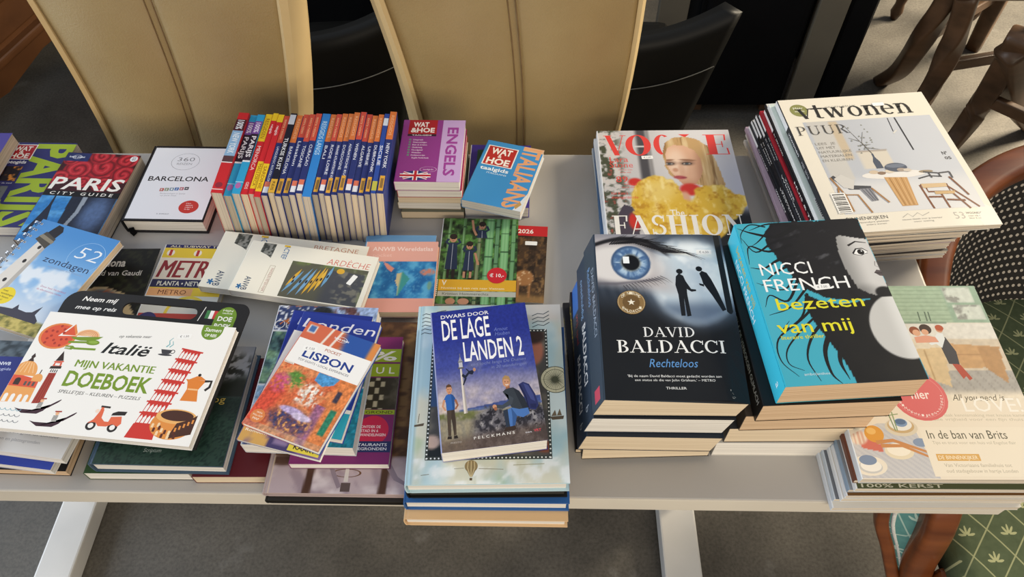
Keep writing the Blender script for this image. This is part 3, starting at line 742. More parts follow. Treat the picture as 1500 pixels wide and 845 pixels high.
# seat cushion, softly domed
V = []; F = []; k = 25
for j in range(k):
    for i in range(k):
        u, v = i / (k - 1), j / (k - 1); x = .668 + .575 * u; y = .315 + .56 * v
        if y > cy:
            w_ = math.sqrt(max(0, 1 - ((y - cy) / .30) ** 2)); x = cx + (x - cx) * max(w_, .05) * .9
        d = .028 * (1 - (2 * u - 1) ** 4) * (1 - (2 * v - 1) ** 4)
        V.append((x, y, .435 + d))
F = [(j * k + i, j * k + i + 1, (j + 1) * k + i + 1, (j + 1) * k + i) for j in range(k - 1) for i in range(k - 1)]
n = len(V); V += [(x, y, .37) for x, y, z in V]; F += [(n + a, n + d, n + c_, n + b) for a, b, c_, d in F[:]]
rim = list(range(k)) + [j * k + k - 1 for j in range(1, k)] + [(k - 1) * k + i for i in range(k - 2, -1, -1)] + [j * k for j in range(k - 2, 0, -1)]
F += [(rim[i], n + rim[i], n + rim[(i + 1) % len(rim)], rim[(i + 1) % len(rim)]) for i in range(len(rim))]
o = mesh_obj('seat', V, F, M_GREEN, ac, True); o.location = -AO
uv_map(o, lambda p: (p.x / .060, p.y / .080)); o['label'] = 'green seat with a diamond lattice and pale leaf sprigs'
bm = bmesh.new(); box_bm(bm, (.66, .318, .31), (1.25, .36, .385), .008); apart('seat_rail', bm, M_WOOD)
# arm supports splay apart from a shared front leg; teal upholstery fills the gap
M_BRAID = surf('pale_braid', 'b9b9b2', 'd6d6d0', .8, (300, 300, 300), .5, 700)
for sx in (-1, 1):
    X = lambda x: cx - sx * (x - cx)   # sx = -1 is the near-table side
    Aq = [(.632, .362, .28), (.590, .392, .38), (.556, .418, .465), (.562, .455, .58), (.608, .50, .64)]
    Bq = [(.668, .358, .26), (.632, .370, .38), (.615, .388, .50), (.614, .425, .57), (.620, .47, .632)]
    M2 = lambda q: [(X(x), y, z) for x, y, z in q]
    bm = bmesh.new(); sweep(bm, curve3(M2([(.70, .35, 0), (.69, .352, .14)] + Bq), 7), rrect(.023, .020, .5, 4), (0, 1, 0), None); apart('front_leg', bm, M_WOOD, True)
    bm = bmesh.new(); sweep(bm, curve3(M2(Aq), 7), rrect(.0105, .010, .5, 3), (0, 1, 0), None); apart('arm_support', bm, M_WOOD, True)
    ca, cb = curve3(M2(Aq), 5), curve3(M2(Bq), 5); V = []; F = []
    for p, q in zip(ca, cb): V += [tuple(p), tuple(p.lerp(q, .5) + Vector((0, -.006, 0))), tuple(q)]
    n = len(ca); F = [(3 * i + k, 3 * i + k + 1, 3 * i + k + 4, 3 * i + k + 3) for i in range(n - 1) for k in (0, 1)]
    m = len(V); V += [(x, y + .012, z) for x, y, z in V]; F += [(m + a, m + d, m + c_, m + b) for a, b, c_, d in F[:]]
    p = mesh_obj('arm_panel', V, F, M_TEAL, ac, True); p.location = -AO; uv_map(p, lambda c_: (c_.x / .07, c_.z / .10)); p['label'] = 'teal leaf-patterned side panel'
    bm = bmesh.new(); sweep(bm, [Vector(q) + Vector((sx * -.014, -.008, .007)) for q in ca], circ(.0038, 8)); bm_obj('braid_trim', bm, M_BRAID, p, True)
    bm = bmesh.new(); sweep(bm, [(X(.80), .80, .40), (X(.79), .83, .2), (X(.78), .86, 0)], rrect(.02, .02, .5, 3), (0, 1, 0)); apart('rear_leg', bm, M_WOOD, True)
# ------------------------------------------------------------------ printed covers
def art_eye(w, h):
    a = Art(w, h)
    def f(u, v):
        n = fbm(u * 7, v * 9, 3); c = flat(u, '#15171b')
        top = ss(.40, .62, v + .10 * (u - .5)); c = mix(c, '#3d4756', top * .9)
        d = np.sqrt(((u - .72) / .42) ** 2 + ((v - .70) / .36) ** 2)
        sw = .5 + .5 * np.sin(d * 40 + n * 5); c = mix(c, '#222a36', (d > .9) * .55 * sw * top)
        c = mix(c, '#7d8ea3', (1 - ss(.55, 1.02, d)) * .9)
        lens = 1 - ss(.62, .86, d + .10 * (n - .5)); c = mix(c, '#c3d2dd', lens); c = mix(c, '#eaf1f4', lens * ss(.45, .75, n + .25 * (v - .5)))
        c = mix(c, '#5f7087', lens * (1 - ss(.50, .60, v)) * .9)
        skin = (1 - ss(.30, .62, u + .5 * (v - .88))) * ss(.60, .70, v + .12 * (u - .2)); c = mix(c, '#b9b3b4', skin)
        c = mix(c, '#8d8c95', ss(.93, 1.0, v) * (1 - ss(.2, .55, u)))
        c = mix(c, '#dcd8d6', ellm(u, v, .19, .80, .30, .115, .18) * (1 - ss(.38, .48, u)))
        r = np.sqrt(((u - .272) / .152) ** 2 + ((v - .805) / .115) ** 2); th = np.arctan2(v - .805, (u - .272) * .7)
        ray = fbm(th * 6, r * 3, 9, 3)
        ir = 1 - ss(.93, 1.02, r); c = mix(c, '#6c8db4', ir); c = mix(c, '#b3cbe0', ir * ss(.45, .7, ray) * (1 - ss(.6, .95, r))); c = mix(c, '#2c4468', ir * ss(.74, 1.0, r)); c = mix(c, '#3f5f8c', ir * (1 - ss(.3, .5, ray)) * ss(.4, .6, r) * .8)
        c = mix(c, '#7c7259', ir * (1 - ss(.42, .6, r)) * .6)
        c = mix(c, '#070a10', 1 - ss(.40, .48, r))
        lid = band(v - (.90 + .06 * np.sin((u + .05) * 5.2) - .35 * np.clip(u - .42, 0, 1)), -.004, .022, .008) * (1 - ss(.50, .60, u)); c = mix(c, '#1c1a1e', lid)
        c = mix(c, '#55525c', band(v - (.665 + .09 * np.clip(u - .15, 0, .4)), -.004, .008, .01) * (1 - ss(.42, .55, u)) * .8)
        c = mix(c, '#2c3644', ss(.90, 1.0, v) * ss(.55, .7, u) * .5)
        return c
    a.grid(0, 0, 1, 1, 130, 180, f)
    a.rect(.215, .80, .262, .845, '#f2f6f8')
    for i in range(26):                                             # lashes fan out
        t = i / 25; x0 = .12 + .42 * t; y0 = .945 - .10 * max(0, t - .45) - .02 * abs(t - .4)
        a.line([(x0, y0 - .01), (x0 + .06 + .10 * t, y0 + .035 - .05 * t), (x0 + .10 + .20 * t, y0 + .052 - .12 * t + .012 * (i % 3))], .011, '#17151a', .002)
    for i in range(14):
        t = i / 13; x0 = .20 + .28 * t; y0 = .655 + .06 * t
        a.line([(x0, y0), (x0 + .02 + .03 * t, y0 - .02), (x0 + .06 * t + .03, y0 - .038 - .01 * (i % 2))], .005, '#2a2830', .001)
    man = [(.60, .47), (.60, .60), (.588, .66), (.60, .715), (.625, .735), (.655, .72), (.668, .685), (.70, .635), (.735, .632), (.735, .622), (.70, .618), (.668, .635), (.665, .60), (.672, .47), (.642, .466), (.638, .58), (.63, .47)]
    a.poly(man, '#11161d'); a.disc(.632, .748, .024, '#11161d')
    man2 = [(.905, .50), (.845, .60), (.80, .665), (.765, .672), (.768, .66), (.80, .65), (.79, .70), (.78, .735), (.80, .752), (.835, .74), (.86, .70), (.895, .62), (.935, .51)]
    a.poly(man2, '#11161d'); a.disc(.782, .765, .024, '#11161d')
    a.ell(.246, .549, .103, .073, '#8c6f45'); a.ring(.246, .549, .098, .04, '#c9b083', .069); a.ell(.246, .549, .062, .044, '#6e5431')
    st = []
    for k in range(10):
        q = .030 if k % 2 == 0 else .012; t = R(90 + 36 * k); st.append((.246 + q * math.cos(t), .549 + q * math.sin(t) * w / h))
    a.poly(st, '#f1ead8')
    for s, dv, c0 in (('DE NIEUWE', .052, 1), ('BALDACCI', -.064, -1)):
        n = len(s)
        for i, ch in enumerate(s):
            if ch == ' ': continue
            t = (i - (n - 1) / 2) / n * 2.0; x = .246 + .080 * math.sin(t); y = .549 + c0 * .056 * math.cos(t) - (.007)
            a.text(ch, x - .008, y, .017, .016, '#efe3c8', .01)
    a.serif('DAVID', .311, .345, .362, .056, '#e9eaea', .13, .05); a.serif('BALDACCI', .116, .255, .758, .070, '#f2f2ef', .14, .05)
    a.text('Rechteloos', .328, .175, .33, .046, '#5f95cf', .0, .22)
    a.text("'Bij de naam David Baldacci moet gedacht worden aan", .172, .121, .64, .0125, '#dcdcda', .006)
    a.text("een status als die van John Grisham.' – METRO", .219, .0995, .547, .0125, '#dcdcda', .006)
    a.text('THRILLER', .424, .057, .14, .0125, '#d8d8d6', .012)
    for i in range(22): a.disc(.86 + .13 * rnd.random(), .012 + .05 * rnd.random(), .0018 + .002 * rnd.random(), '#c9c6c0', n=7)
    return a
def spine_art(h, t, bg, items):
    a = Art(h, t); a.grid(0, 0, 1, 1, 2, 2, bg)
    for q in items:
        if q[0] == 'r': a.rect(*q[1:5], q[5])
        elif q[0] == 't': a.text(q[1], q[2], q[3], q[4], q[5], q[6], q[7] if len(q) > 7 else .0)
    return a
def art_hair(w, h):
    a = Art(w, h)
    def f(u, v):
        c = flat(u, '#3fa9bf'); c = mix(c, '#5cbdd0', fbm(u * 3, v * 3, 5) * .5)
        n = fbm(u * 10 + v * 5, v * 26 - u * 9, 2)
        hair = inpoly(u + .015 * (n - .5), v + .02 * (n - .5), [(.22, .93), (.30, 1.0), (1, 1.0), (1, .47), (.70, .46), (.50, .49), (.36, .56), (.28, .70), (.20, .84)])
        c = mix(c, '#17161a', hair); c = mix(c, '#4a4a4e', hair * ss(.60, .80, n) * ellm(u, v, .56, .80, .26, .14, .5))
        dress = inpoly(u, v, [(.36, .52), (.46, .47), (.60, .44), (.80, .46), (.98, .49), (1, .49), (1, 0), (.50, 0), (.47, .12), (.42, .22), (.36, .34), (.33, .44)])
        c = mix(c, '#121214', dress)
        face = inpoly(u, v, [(.765, .875), (.80, .885), (.90, .865), (1.0, .85), (1.0, .49), (.93, .475), (.84, .50), (.775, .535), (.755, .60), (.735, .68), (.74, .78)])
        sh = .72 + .28 * ss(.74, .92, u) - .18 * ellm(u, v, .84, .50, .10, .05, .6); c = c * (1 - face[..., None]) + (hx('#d3d0cc') * sh[..., None]) * face[..., None]
        c = mix(c, '#1a191b', ellm(u, v, .96, .50, .07, .038, .15))
        sho = ellm(u, v, .985, .30, .245, .185, .03, 14) * (u < 1.01); c = mix(c, '#c9c7c2', sho * (v < .475)); c = mix(c, '#e0ded9', sho * ss(.88, 1.0, u) * (v < .475))
        return c
    a.grid(0, 0, 1, 1, 120, 170, f)
    rr = random.Random(3)
    def strand(p, w0=.020): a.line([(q.x, q.y) for q in curve3([(x, y, 0) for x, y in p], 5)], w0, '#131316', .003)
    strand([(.50, .97), (.30, .90), (.12, .93), (.01, .97)], .05); strand([(.48, .90), (.26, .86), (.10, .80), (.02, .90)], .03); strand([(.40, .84), (.20, .80), (.06, .84), (.02, .72)], .03)
    strand([(.42, .78), (.25, .74), (.12, .69), (.02, .70)], .035); strand([(.38, .72), (.20, .66), (.06, .58)], .03); strand([(.36, .66), (.22, .55), (.03, .60)], .02)
    strand([(.36, .62), (.22, .48), (.10, .52), (.04, .45)], .025); strand([(.40, .56), (.22, .44), (.05, .40)], .022); strand([(.38, .52), (.28, .38), (.10, .30), (.18, .36)], .02)
    strand([(.40, .44), (.26, .36), (.06, .26), (.03, .14), (.12, .05)], .022); strand([(.42, .40), (.24, .30), (.10, .20), (.08, .12), (.17, .08)], .018)
    strand([(.44, .36), (.30, .26), (.22, .14), (.26, .02)], .03); strand([(.46, .30), (.36, .18), (.35, .06), (.40, .0)], .045); strand([(.50, .22), (.44, .12), (.46, .02)], .05); strand([(.70, .52), (.76, .46), (.74, .40)], .03)
    strand([(.52, .96), (.28, .99), (.10, .95)], .03); strand([(.30, .98), (.16, .88), (.08, .84)], .018); strand([(.24, .97), (.12, .99), (.03, .93), (.01, .86)], .015)
    a.ell(.905, .765, .055, .022, '#f4f2ee'); a.disc(.91, .766, .027, '#1a1716'); a.disc(.918, .772, .006, '#f4f2ee')
    a.line([(.845, .758), (.88, .788), (.93, .79), (.965, .768)], .014, '#1a1718', .006); a.line([(.845, .755), (.90, .742), (.96, .758)], .005, '#3a3535')
    a.line([(.83, .812), (.90, .838), (.98, .826)], .018, '#2b2728', .006)
    a.line([(.985, .70), (.972, .672), (.99, .662)], .008, '#8f8b87', .004)
    a.poly([(.945, .628), (.97, .645), (1.0, .640), (1.0, .603), (.975, .606)], '#5a5051'); a.line([(.945, .626), (.975, .623), (1.0, .622)], .006, '#2b2526')
    a.text('NICCI', .088, .645, .392, .078, '#f6f6f4', .0); a.text('FRENCH', .080, .541, .64, .078, '#f6f6f4', .0)
    a.text('bezeten', .126, .425, .645, .072, '#e3dc2c', .006); a.text('van mij', .075, .290, .545, .075, '#e3dc2c', .006)
    a.text('literaire thriller', .082, .255, .31, .021, '#e3dc2c', .008); a.text('ambo|anthos', .158, .053, .18, .014, '#d9edf2')
    return a
GRN = '#76942b'
def art_doeboek(w, h):
    a = Art(w, h); a.grid(0, 0, 1, 1, 24, 16, '#f0eeea')
    # pizza, plate of pasta, cutlery
    a.ell(.111, .786, .099, .118, '#e0864a', 28, 360); a.ell(.111, .786, .086, .103, '#d9573a', 28, 362)
    a.poly([(.111, .786), (.205, .80), (.165, .905)], '#f0eeea'); a.poly([(.128, .800), (.212, .802), (.172, .906)], '#e0864a'); a.poly([(.132, .803), (.198, .804), (.166, .888)], '#d9573a')
    for i in range(14):
        t = 50 + 290 * i / 13; q = .035 + .04 * ((i * 7) % 3) / 2; a.ell(.111 + q * math.cos(R(t)), .786 + q * 1.2 * math.sin(R(t)), .008, .011, '#a8382c', n=8, rot=t)
    a.ell(.262, .800, .064, .068, '#f0c89b', 5, 175)
    for k in range(6): a.ring(.262, .800, .056 - .009 * k, .10, '#d98f5f', .060 - .009 * k, 8, 172, 16)
    a.poly([(.180, .787), (.345, .812), (.325, .785), (.285, .765), (.235, .762), (.20, .770)], GRN)
    a.line([(.180, .742), (.275, .752)], .012, GRN); a.ell(.305, .755, .036, .024, GRN); a.ell(.308, .757, .024, .013, '#8fae48')
    a.line([(.225, .690), (.338, .697)], .012, GRN); a.poly([(.178, .680), (.178, .710), (.215, .712), (.232, .694), (.215, .676)], GRN)
    for q in (.688, .697): a.rect(.172, q - .0015, .205, q + .002, '#f0eeea')
    # domed church
    O = '#e8a35c'
    a.poly([(.0, .20), (.147, .217), (.143, .335), (.0, .345)], O)
    for x in (.02, .055, .09, .122):
        a.rect(x - .010, .205, x + .010, .255, '#f0eeea'); a.ell(x, .255, .010, .018, '#f0eeea', 0, 180)
    a.poly([(.0, .335), (.143, .332), (.140, .40), (.03, .43), (.0, .43)], '#d9573a'); a.rect(.02, .345, .05, .385, '#3a2a25'); a.ell(.035, .385, .015, .02, '#3a2a25', 0, 180)
    for x in (.08, .10, .122): a.rect(x - .006, .345, x + .006, .38, '#5a5450')
    a.ell(.045, .445, .062, .105, O, 0, 180); a.rect(-.0 + .001, .425, .107, .447, O)
    for k in (-2, -1, 0, 1, 2): a.line([(.045 + k * .012, .545 - abs(k) * .006), (.045 + k * .022, .45)], .004, '#f3c894')
    a.poly([(.030, .548), (.062, .548), (.052, .575), (.058, .59), (.046, .62), (.036, .59), (.040, .575)], '#3a2a25')
    a.ell(.126, .40, .027, .05, O, 0, 180); a.rect(.101, .385, .151, .402, O); a.line([(.126, .45), (.127, .485)], .005, '#3a2a25')
    # brick bell tower
    a.poly([(.163, .209), (.212, .217), (.206, .470), (.168, .465)], '#a33a2c')
    for k in range(3): a.line([(.174 + .012 * k, .215), (.176 + .010 * k, .462)], .003, '#7d2a20')
    a.poly([(.163, .466), (.210, .472), (.208, .505), (.165, .500)], '#f0eeea'); 
    for k in range(4): a.rect(.170 + .010 * k, .472, .175 + .010 * k, .497, '#3a2a25')
    a.poly([(.158, .500), (.216, .508), (.214, .53), (.160, .523)], '#33241f'); a.poly([(.166, .525), (.210, .53), (.207, .562), (.169, .557)], '#d9573a'); a.rect(.176, .532, .200, .552, '#f0eeea')
    a.poly([(.163, .557), (.213, .564), (.211, .575), (.165, .568)], '#d9573a'); a.poly([(.168, .570), (.208, .576), (.185, .660)], '#33241f')
    # gondolas and waves
    for dx, dy in ((0, 0), (.105, -.088)):
        a.poly([(.093 + dx, .165 + dy), (.12 + dx, .158 + dy), (.20 + dx, .160 + dy), (.255 + dx, .185 + dy), (.292 + dx, .235 + dy), (.302 + dx, .255 + dy), (.30 + dx, .262 + dy), (.285 + dx, .245 + dy), (.262 + dx, .215 + dy), (.24 + dx, .16 + dy), (.215 + dx, .132 + dy), (.14 + dx, .128 + dy)], '#3c1f2b')
        a.poly([(.196 + dx, .172 + dy), (.222 + dx, .178 + dy), (.219 + dx, .225 + dy), (.201 + dx, .222 + dy)], '#e7e4df')
        for k in range(4): a.line([(.198 + dx, .183 + .011 * k + dy), (.221 + dx, .187 + .011 * k + dy)], .005, '#7d7b78')
        a.disc(.211 + dx, .238 + dy, .009, '#e7b389'); a.line([(.196 + dx, .252 + dy), (.228 + dx, .256 + dy)], .007, '#a33a2c')
    for k, (v, c) in enumerate(((.155, '#7aa9b8'), (.11, '#6b6f75'), (.065, '#6b6f75'))):
        for j in range(5): a.ring(.012 + .027 * j + .008 * k, v, .014, .22, c, .018, 180, 360, 8)
    # scooter
    S = '#df6a48'
    a.disc(.500, .085, .024, '#2b2523'); a.disc(.500, .085, .013, '#f0eeea'); a.disc(.606, .085, .024, '#2b2523'); a.disc(.606, .085, .013, '#f0eeea')
    a.poly([(.478, .10), (.50, .135), (.515, .215), (.530, .218), (.535, .15), (.555, .125), (.575, .125), (.578, .165), (.628, .175), (.640, .12), (.628, .095), (.60, .11), (.575, .088), (.535, .085), (.518, .11), (.50, .112)], S)
    a.line([(.508, .238), (.555, .236)], .010, '#2b2523'); a.line([(.520, .232), (.518, .205)], .014, S); a.poly([(.575, .175), (.64, .185), (.645, .215), (.60, .212), (.578, .195)], '#2b2523')
    a.disc(.50, .20, .010, '#f0d9c8')
    # leaning tower
    RD = '#c9382f'
    bl, br, tl, tr = (.697, .135), (.812, .135), (.777, .775), (.880, .755)
    a.poly([(.681, .022), (.818, .022), br, bl], RD)
    L = lambda s, q: ((bl[0] + (tl[0] - bl[0]) * s) * (1 - q) + (br[0] + (tr[0] - br[0]) * s) * q, (bl[1] + (tl[1] - bl[1]) * s) * (1 - q) + (br[1] + (tr[1] - br[1]) * s) * q)
    a.poly([L(0, .04), L(0, .96), L(1, .96), L(1, .04)], RD)
    for i in range(7):
        s0, s1 = i / 7 + .012, (i + 1) / 7 - .03
        for j in range(5):
            q0 = .07 + .172 * j; q1 = q0 + .132; P = [L(s0, q0), L(s0, q1), L(s0 + (s1 - s0) * .65, q1), L(s1, (q0 + q1) / 2), L(s0 + (s1 - s0) * .65, q0)]; a.poly(P, '#f0eeea')
        P = [L((i + 1) / 7 - .016, -.06), L((i + 1) / 7 - .016, 1.06), L((i + 1) / 7 + .004, 1.06), L((i + 1) / 7 + .004, -.06)]; a.poly(P, RD)
    # moka pot
    a.poly([(.868, .342), (.952, .346), (.935, .44), (.958, .52), (.865, .518), (.880, .44)], '#dd8236'); a.poly([(.868, .516), (.958, .522), (.925, .552), (.905, .552)], '#dd8236'); a.disc(.915, .562, .008, '#2b2523')
    a.poly([(.856, .520), (.872, .520), (.874, .49)], '#dd8236'); a.line([(.952, .515), (.985, .52), (.985, .47), (.968, .44)], .013, '#2b2523'); a.line([(.884, .44), (.934, .44)], .008, '#f0c08a')
    # colosseum
    a.ell(.880, .150, .105, .115, '#dd8f45'); a.ell(.885, .215, .098, .058, '#e8b06a'); a.ell(.888, .222, .080, .042, '#4a2c22'); a.poly([(.88, .04), (.985, .09), (.985, .24), (.955, .20), (.90, .165)], '#4a2c22')
    for r_, n in ((.62, 6), (.9, 6)):
        for j in range(n):
            t = R(195 + 95 * j / (n - 1)); x = .880 + .105 * r_ * math.cos(t) * .98; y = .160 + .115 * r_ * math.sin(t); a.rect(x - .006, y - .018, x + .006, y + .006, '#5a2c20' if j % 2 else '#f0d2a8'); a.ell(x, y + .006, .006, .010, '#5a2c20' if j % 2 else '#f0d2a8', 0, 180)
    for j in range(5): a.rect(.90 + .017 * j, .10 + .018 * j, .909 + .017 * j, .13 + .018 * j, '#dd8f45')
    # cup
    a.poly([(.668, .752), (.728, .752), (.718, .715), (.680, .715)], '#3f3e42'); a.ring(.730, .738, .013, .3, '#3f3e42', .018); a.ell(.698, .706, .036, .009, '#3f3e42')
    a.line([(.688, .775), (.700, .80), (.692, .83), (.705, .86)], .007, '#6fb0b8', .003); a.line([(.705, .775), (.718, .80), (.710, .83)], .006, '#6fb0b8', .003)
    # green tab that runs on from the board
    a.ell(.885, .955, .055, .085, '#6d8f2f', 180, 360); a.rect(.830, .952, .940, .999, '#6d8f2f'); a.text('Samen', .845, .945, .085, .034, '#f4f4ee', .01, .2); a.text('OP REIS', .855, .898, .062, .026, '#f4f4ee', .02)
    # lettering
    a.text('op vakantie naar', .424, .820, .165, .026, '#262624', .004, .25, lift=.02)
    a.text('Italië', .372, .675, .235, .095, '#1f1f1e', .018, .42, lift=.0)
    a.text('MIJN VAKANTIE', .275, .538, .41, .062, GRN, .025); a.text('DOEBOEK', .262, .375, .435, .125, GRN, .026)
    a.text('SPELLETJES – KLEUREN – PUZZELS', .262, .314, .412, .026, '#4a4a46', .005, .2)
    return a
def art_vt(w, h):
    a = Art(w, h); a.grid(0, 0, 1, 1, 16, 16, '#e7dfce')
    def f(u, v):
        c = flat(u, '#b9bcc2'); c = mix(c, '#c9cbd0', ss(.3, .8, u) * .8); c = mix(c, '#d6d5d4', 1 - ss(.28, .40, v))
        c = mix(c, '#c5b49a', band(u, .27, .33, .004) * band(v, .50, .80, .01)); c = mix(c, '#cfc7b8', band(u, .13, .27, .006) * (v > .35) * .6)
        c = mix(c, '#d9cdb8', band(u, .36, .55, .004) * band(v, .42, .55, .006) * .8); return mix(c, '#a4978a', band(u, .36, .55, .004) * band(v, .545, .555, .002))
    a.grid(.105, .118, .958, .805, 60, 60, f)
    # pendant lamps
    a.line([(.67, .80), (.66, .69)], .006, '#3a3a3e'); a.line([(.655, .675), (.685, .70)], .010, '#d8d4cc'); a.line([(.717, .80), (.722, .54)], .010, '#2c2c30')
    # round table on a timber stump
    a.ell(.515, .372, .20, .030, '#e4dfd8'); a.poly([(.445, .355), (.585, .345), (.562, .150), (.465, .150)], '#c79a63')
    for k in range(7): a.line([(.458 + .018 * k, .348), (.474 + .013 * k, .155)], .004, '#a97b46' if k % 2 else '#dcb683')
    # vase with branches, crockery
    a.poly([(.430, .42), (.475, .42), (.472, .47), (.455, .505), (.455, .53), (.443, .53), (.443, .505), (.428, .47)], '#4e5563')
    for p in ([(.45, .53), (.40, .66), (.36, .76)], [(.45, .53), (.42, .62), (.46, .70)], [(.41, .63), (.35, .66)], [(.40, .60), (.47, .60)], [(.42, .58), (.51, .56)]): a.line(p, .005, '#6d675c', .002)
    for k in range(22): a.disc(.36 + .14 * rnd.random(), .54 + .22 * rnd.random(), .006, '#8a8a80', n=7)
    for x, y, q, c in ((.40, .395, .03, '#cdb9a0'), (.445, .385, .026, '#8d7560'), (.50, .395, .03, '#d9cbb6'), (.55, .42, .07, '#555b69'), (.575, .40, .028, '#a99a8c'), (.61, .395, .025, '#cfc3b4')): a.ell(x, y, q, q * .45, c)
    a.ell(.55, .43, .062, .014, '#737a88'); a.ell(.72, .378, .045, .010, '#9a8a72')
    # low chair with cushion and throw, left
    a.poly([(.115, .375), (.20, .285), (.33, .275), (.34, .30), (.21, .315), (.14, .39)], '#4a4a4e'); a.poly([(.135, .365), (.19, .395), (.255, .345), (.225, .285), (.17, .30)], '#cfcbc4'); a.poly([(.26, .285), (.335, .285), (.345, .20), (.30, .195)], '#8d8d92')
    for k in range(3): a.line([(.275 + .022 * k, .283), (.31 + .014 * k, .20)], .004, '#66666c')
    for p in ([(.115, .375), (.16, .25), (.235, .245), (.27, .12)], [(.16, .25), (.165, .135)], [(.335, .285), (.40, .18)], [(.135, .30), (.11, .21)]): a.line(p, .011, '#a57a4c')
    # wishbone chairs, right
    for p in ([(.635, .285), (.645, .12)], [(.665, .285), (.665, .235), (.80, .23), (.80, .285)], [(.80, .265), (.925, .12)], [(.735, .235), (.74, .12)], [(.80, .23), (.865, .112)], [(.65, .20), (.74, .195)], [(.75, .175), (.86, .165)], [(.64, .285), (.80, .28)], [(.84, .33), (.90, .20)]): a.line(p, .013, '#7d4f33')
    a.poly([(.645, .292), (.80, .288), (.795, .262), (.645, .262)], '#d2b58b'); a.poly([(.70, .235), (.83, .232), (.815, .212), (.70, .215)], '#c9a878')
    for p in ([(.70, .375), (.79, .36), (.86, .365)], [(.65, .33), (.72, .345), (.80, .335)], [(.86, .365), (.86, .32)], [(.73, .365), (.735, .33)], [(.79, .358), (.79, .335)]): a.line(p, .010, '#4b4a4c')
    # wordmarks and cover lines
    a.disc(.118, .905, .060, '#8b8b52'); a.text('Méér', .085, .915, .066, .018, '#ecebd8', .01); a.text('GROEN GELUK', .30, .912, .21, .014, '#9a968c'); a.text('WONEN', .085, .89, .066, .013, '#ecebd8', .01)
    a.serif('vtwonen', .095, .832, .770, .130, '#2a2724', .15, .045)
    a.serif('PUUR', .042, .702, .340, .070, '#4a4641', .10, .035)
    a.para(['LEES  JE', 'UIT MET', 'NATUURLIJKE', 'MATERIALEN', 'EN KLEUREN'], .12, .62, .032, [.13, .12, .21, .20, .19], .018, '#8f8a82', bold=.004)
    a.text('Nº', .885, .49, .034, .024, '#3a3733', .02); a.text('05', .885, .455, .042, .02, '#3a3733', .02)
    a.rect(.07, .128, .158, .265, '#f4f1ea')
    for k in range(11): a.rect(.078, .135 + .0115 * k, .150, .135 + .0115 * k + (.007 if k % 3 else .0035), '#4a4640')
    a.text('BINNENKIJKEN', .10, .078, .245, .022, '#5a554d', .004); a.text('bijzondere plekken', .16, .058, .18, .009, '#8a857c'); a.text('anders wonen', .20, .042, .12, .009, '#8a857c')
    a.line([(.43, .075), (.47, .098), (.49, .075), (.53, .10), (.55, .078), (.60, .098)], .005, '#b6b1a6'); a.text('nieuwe ideeën voor je interieur', .42, .055, .24, .010, '#9b968c'); a.text('voor weinig', .48, .038, .12, .010, '#9b968c')
    a.text('53', .735, .045, .065, .045, '#b3aea4', -.006); a.text('WOONIDEEËN', .815, .075, .135, .012, '#6a655d', .01); a.text('voor elk budget', .82, .058, .12, .009, '#8a857c'); a.text('kleur & comfort', .82, .043, .11, .009, '#8a857c')
    return a
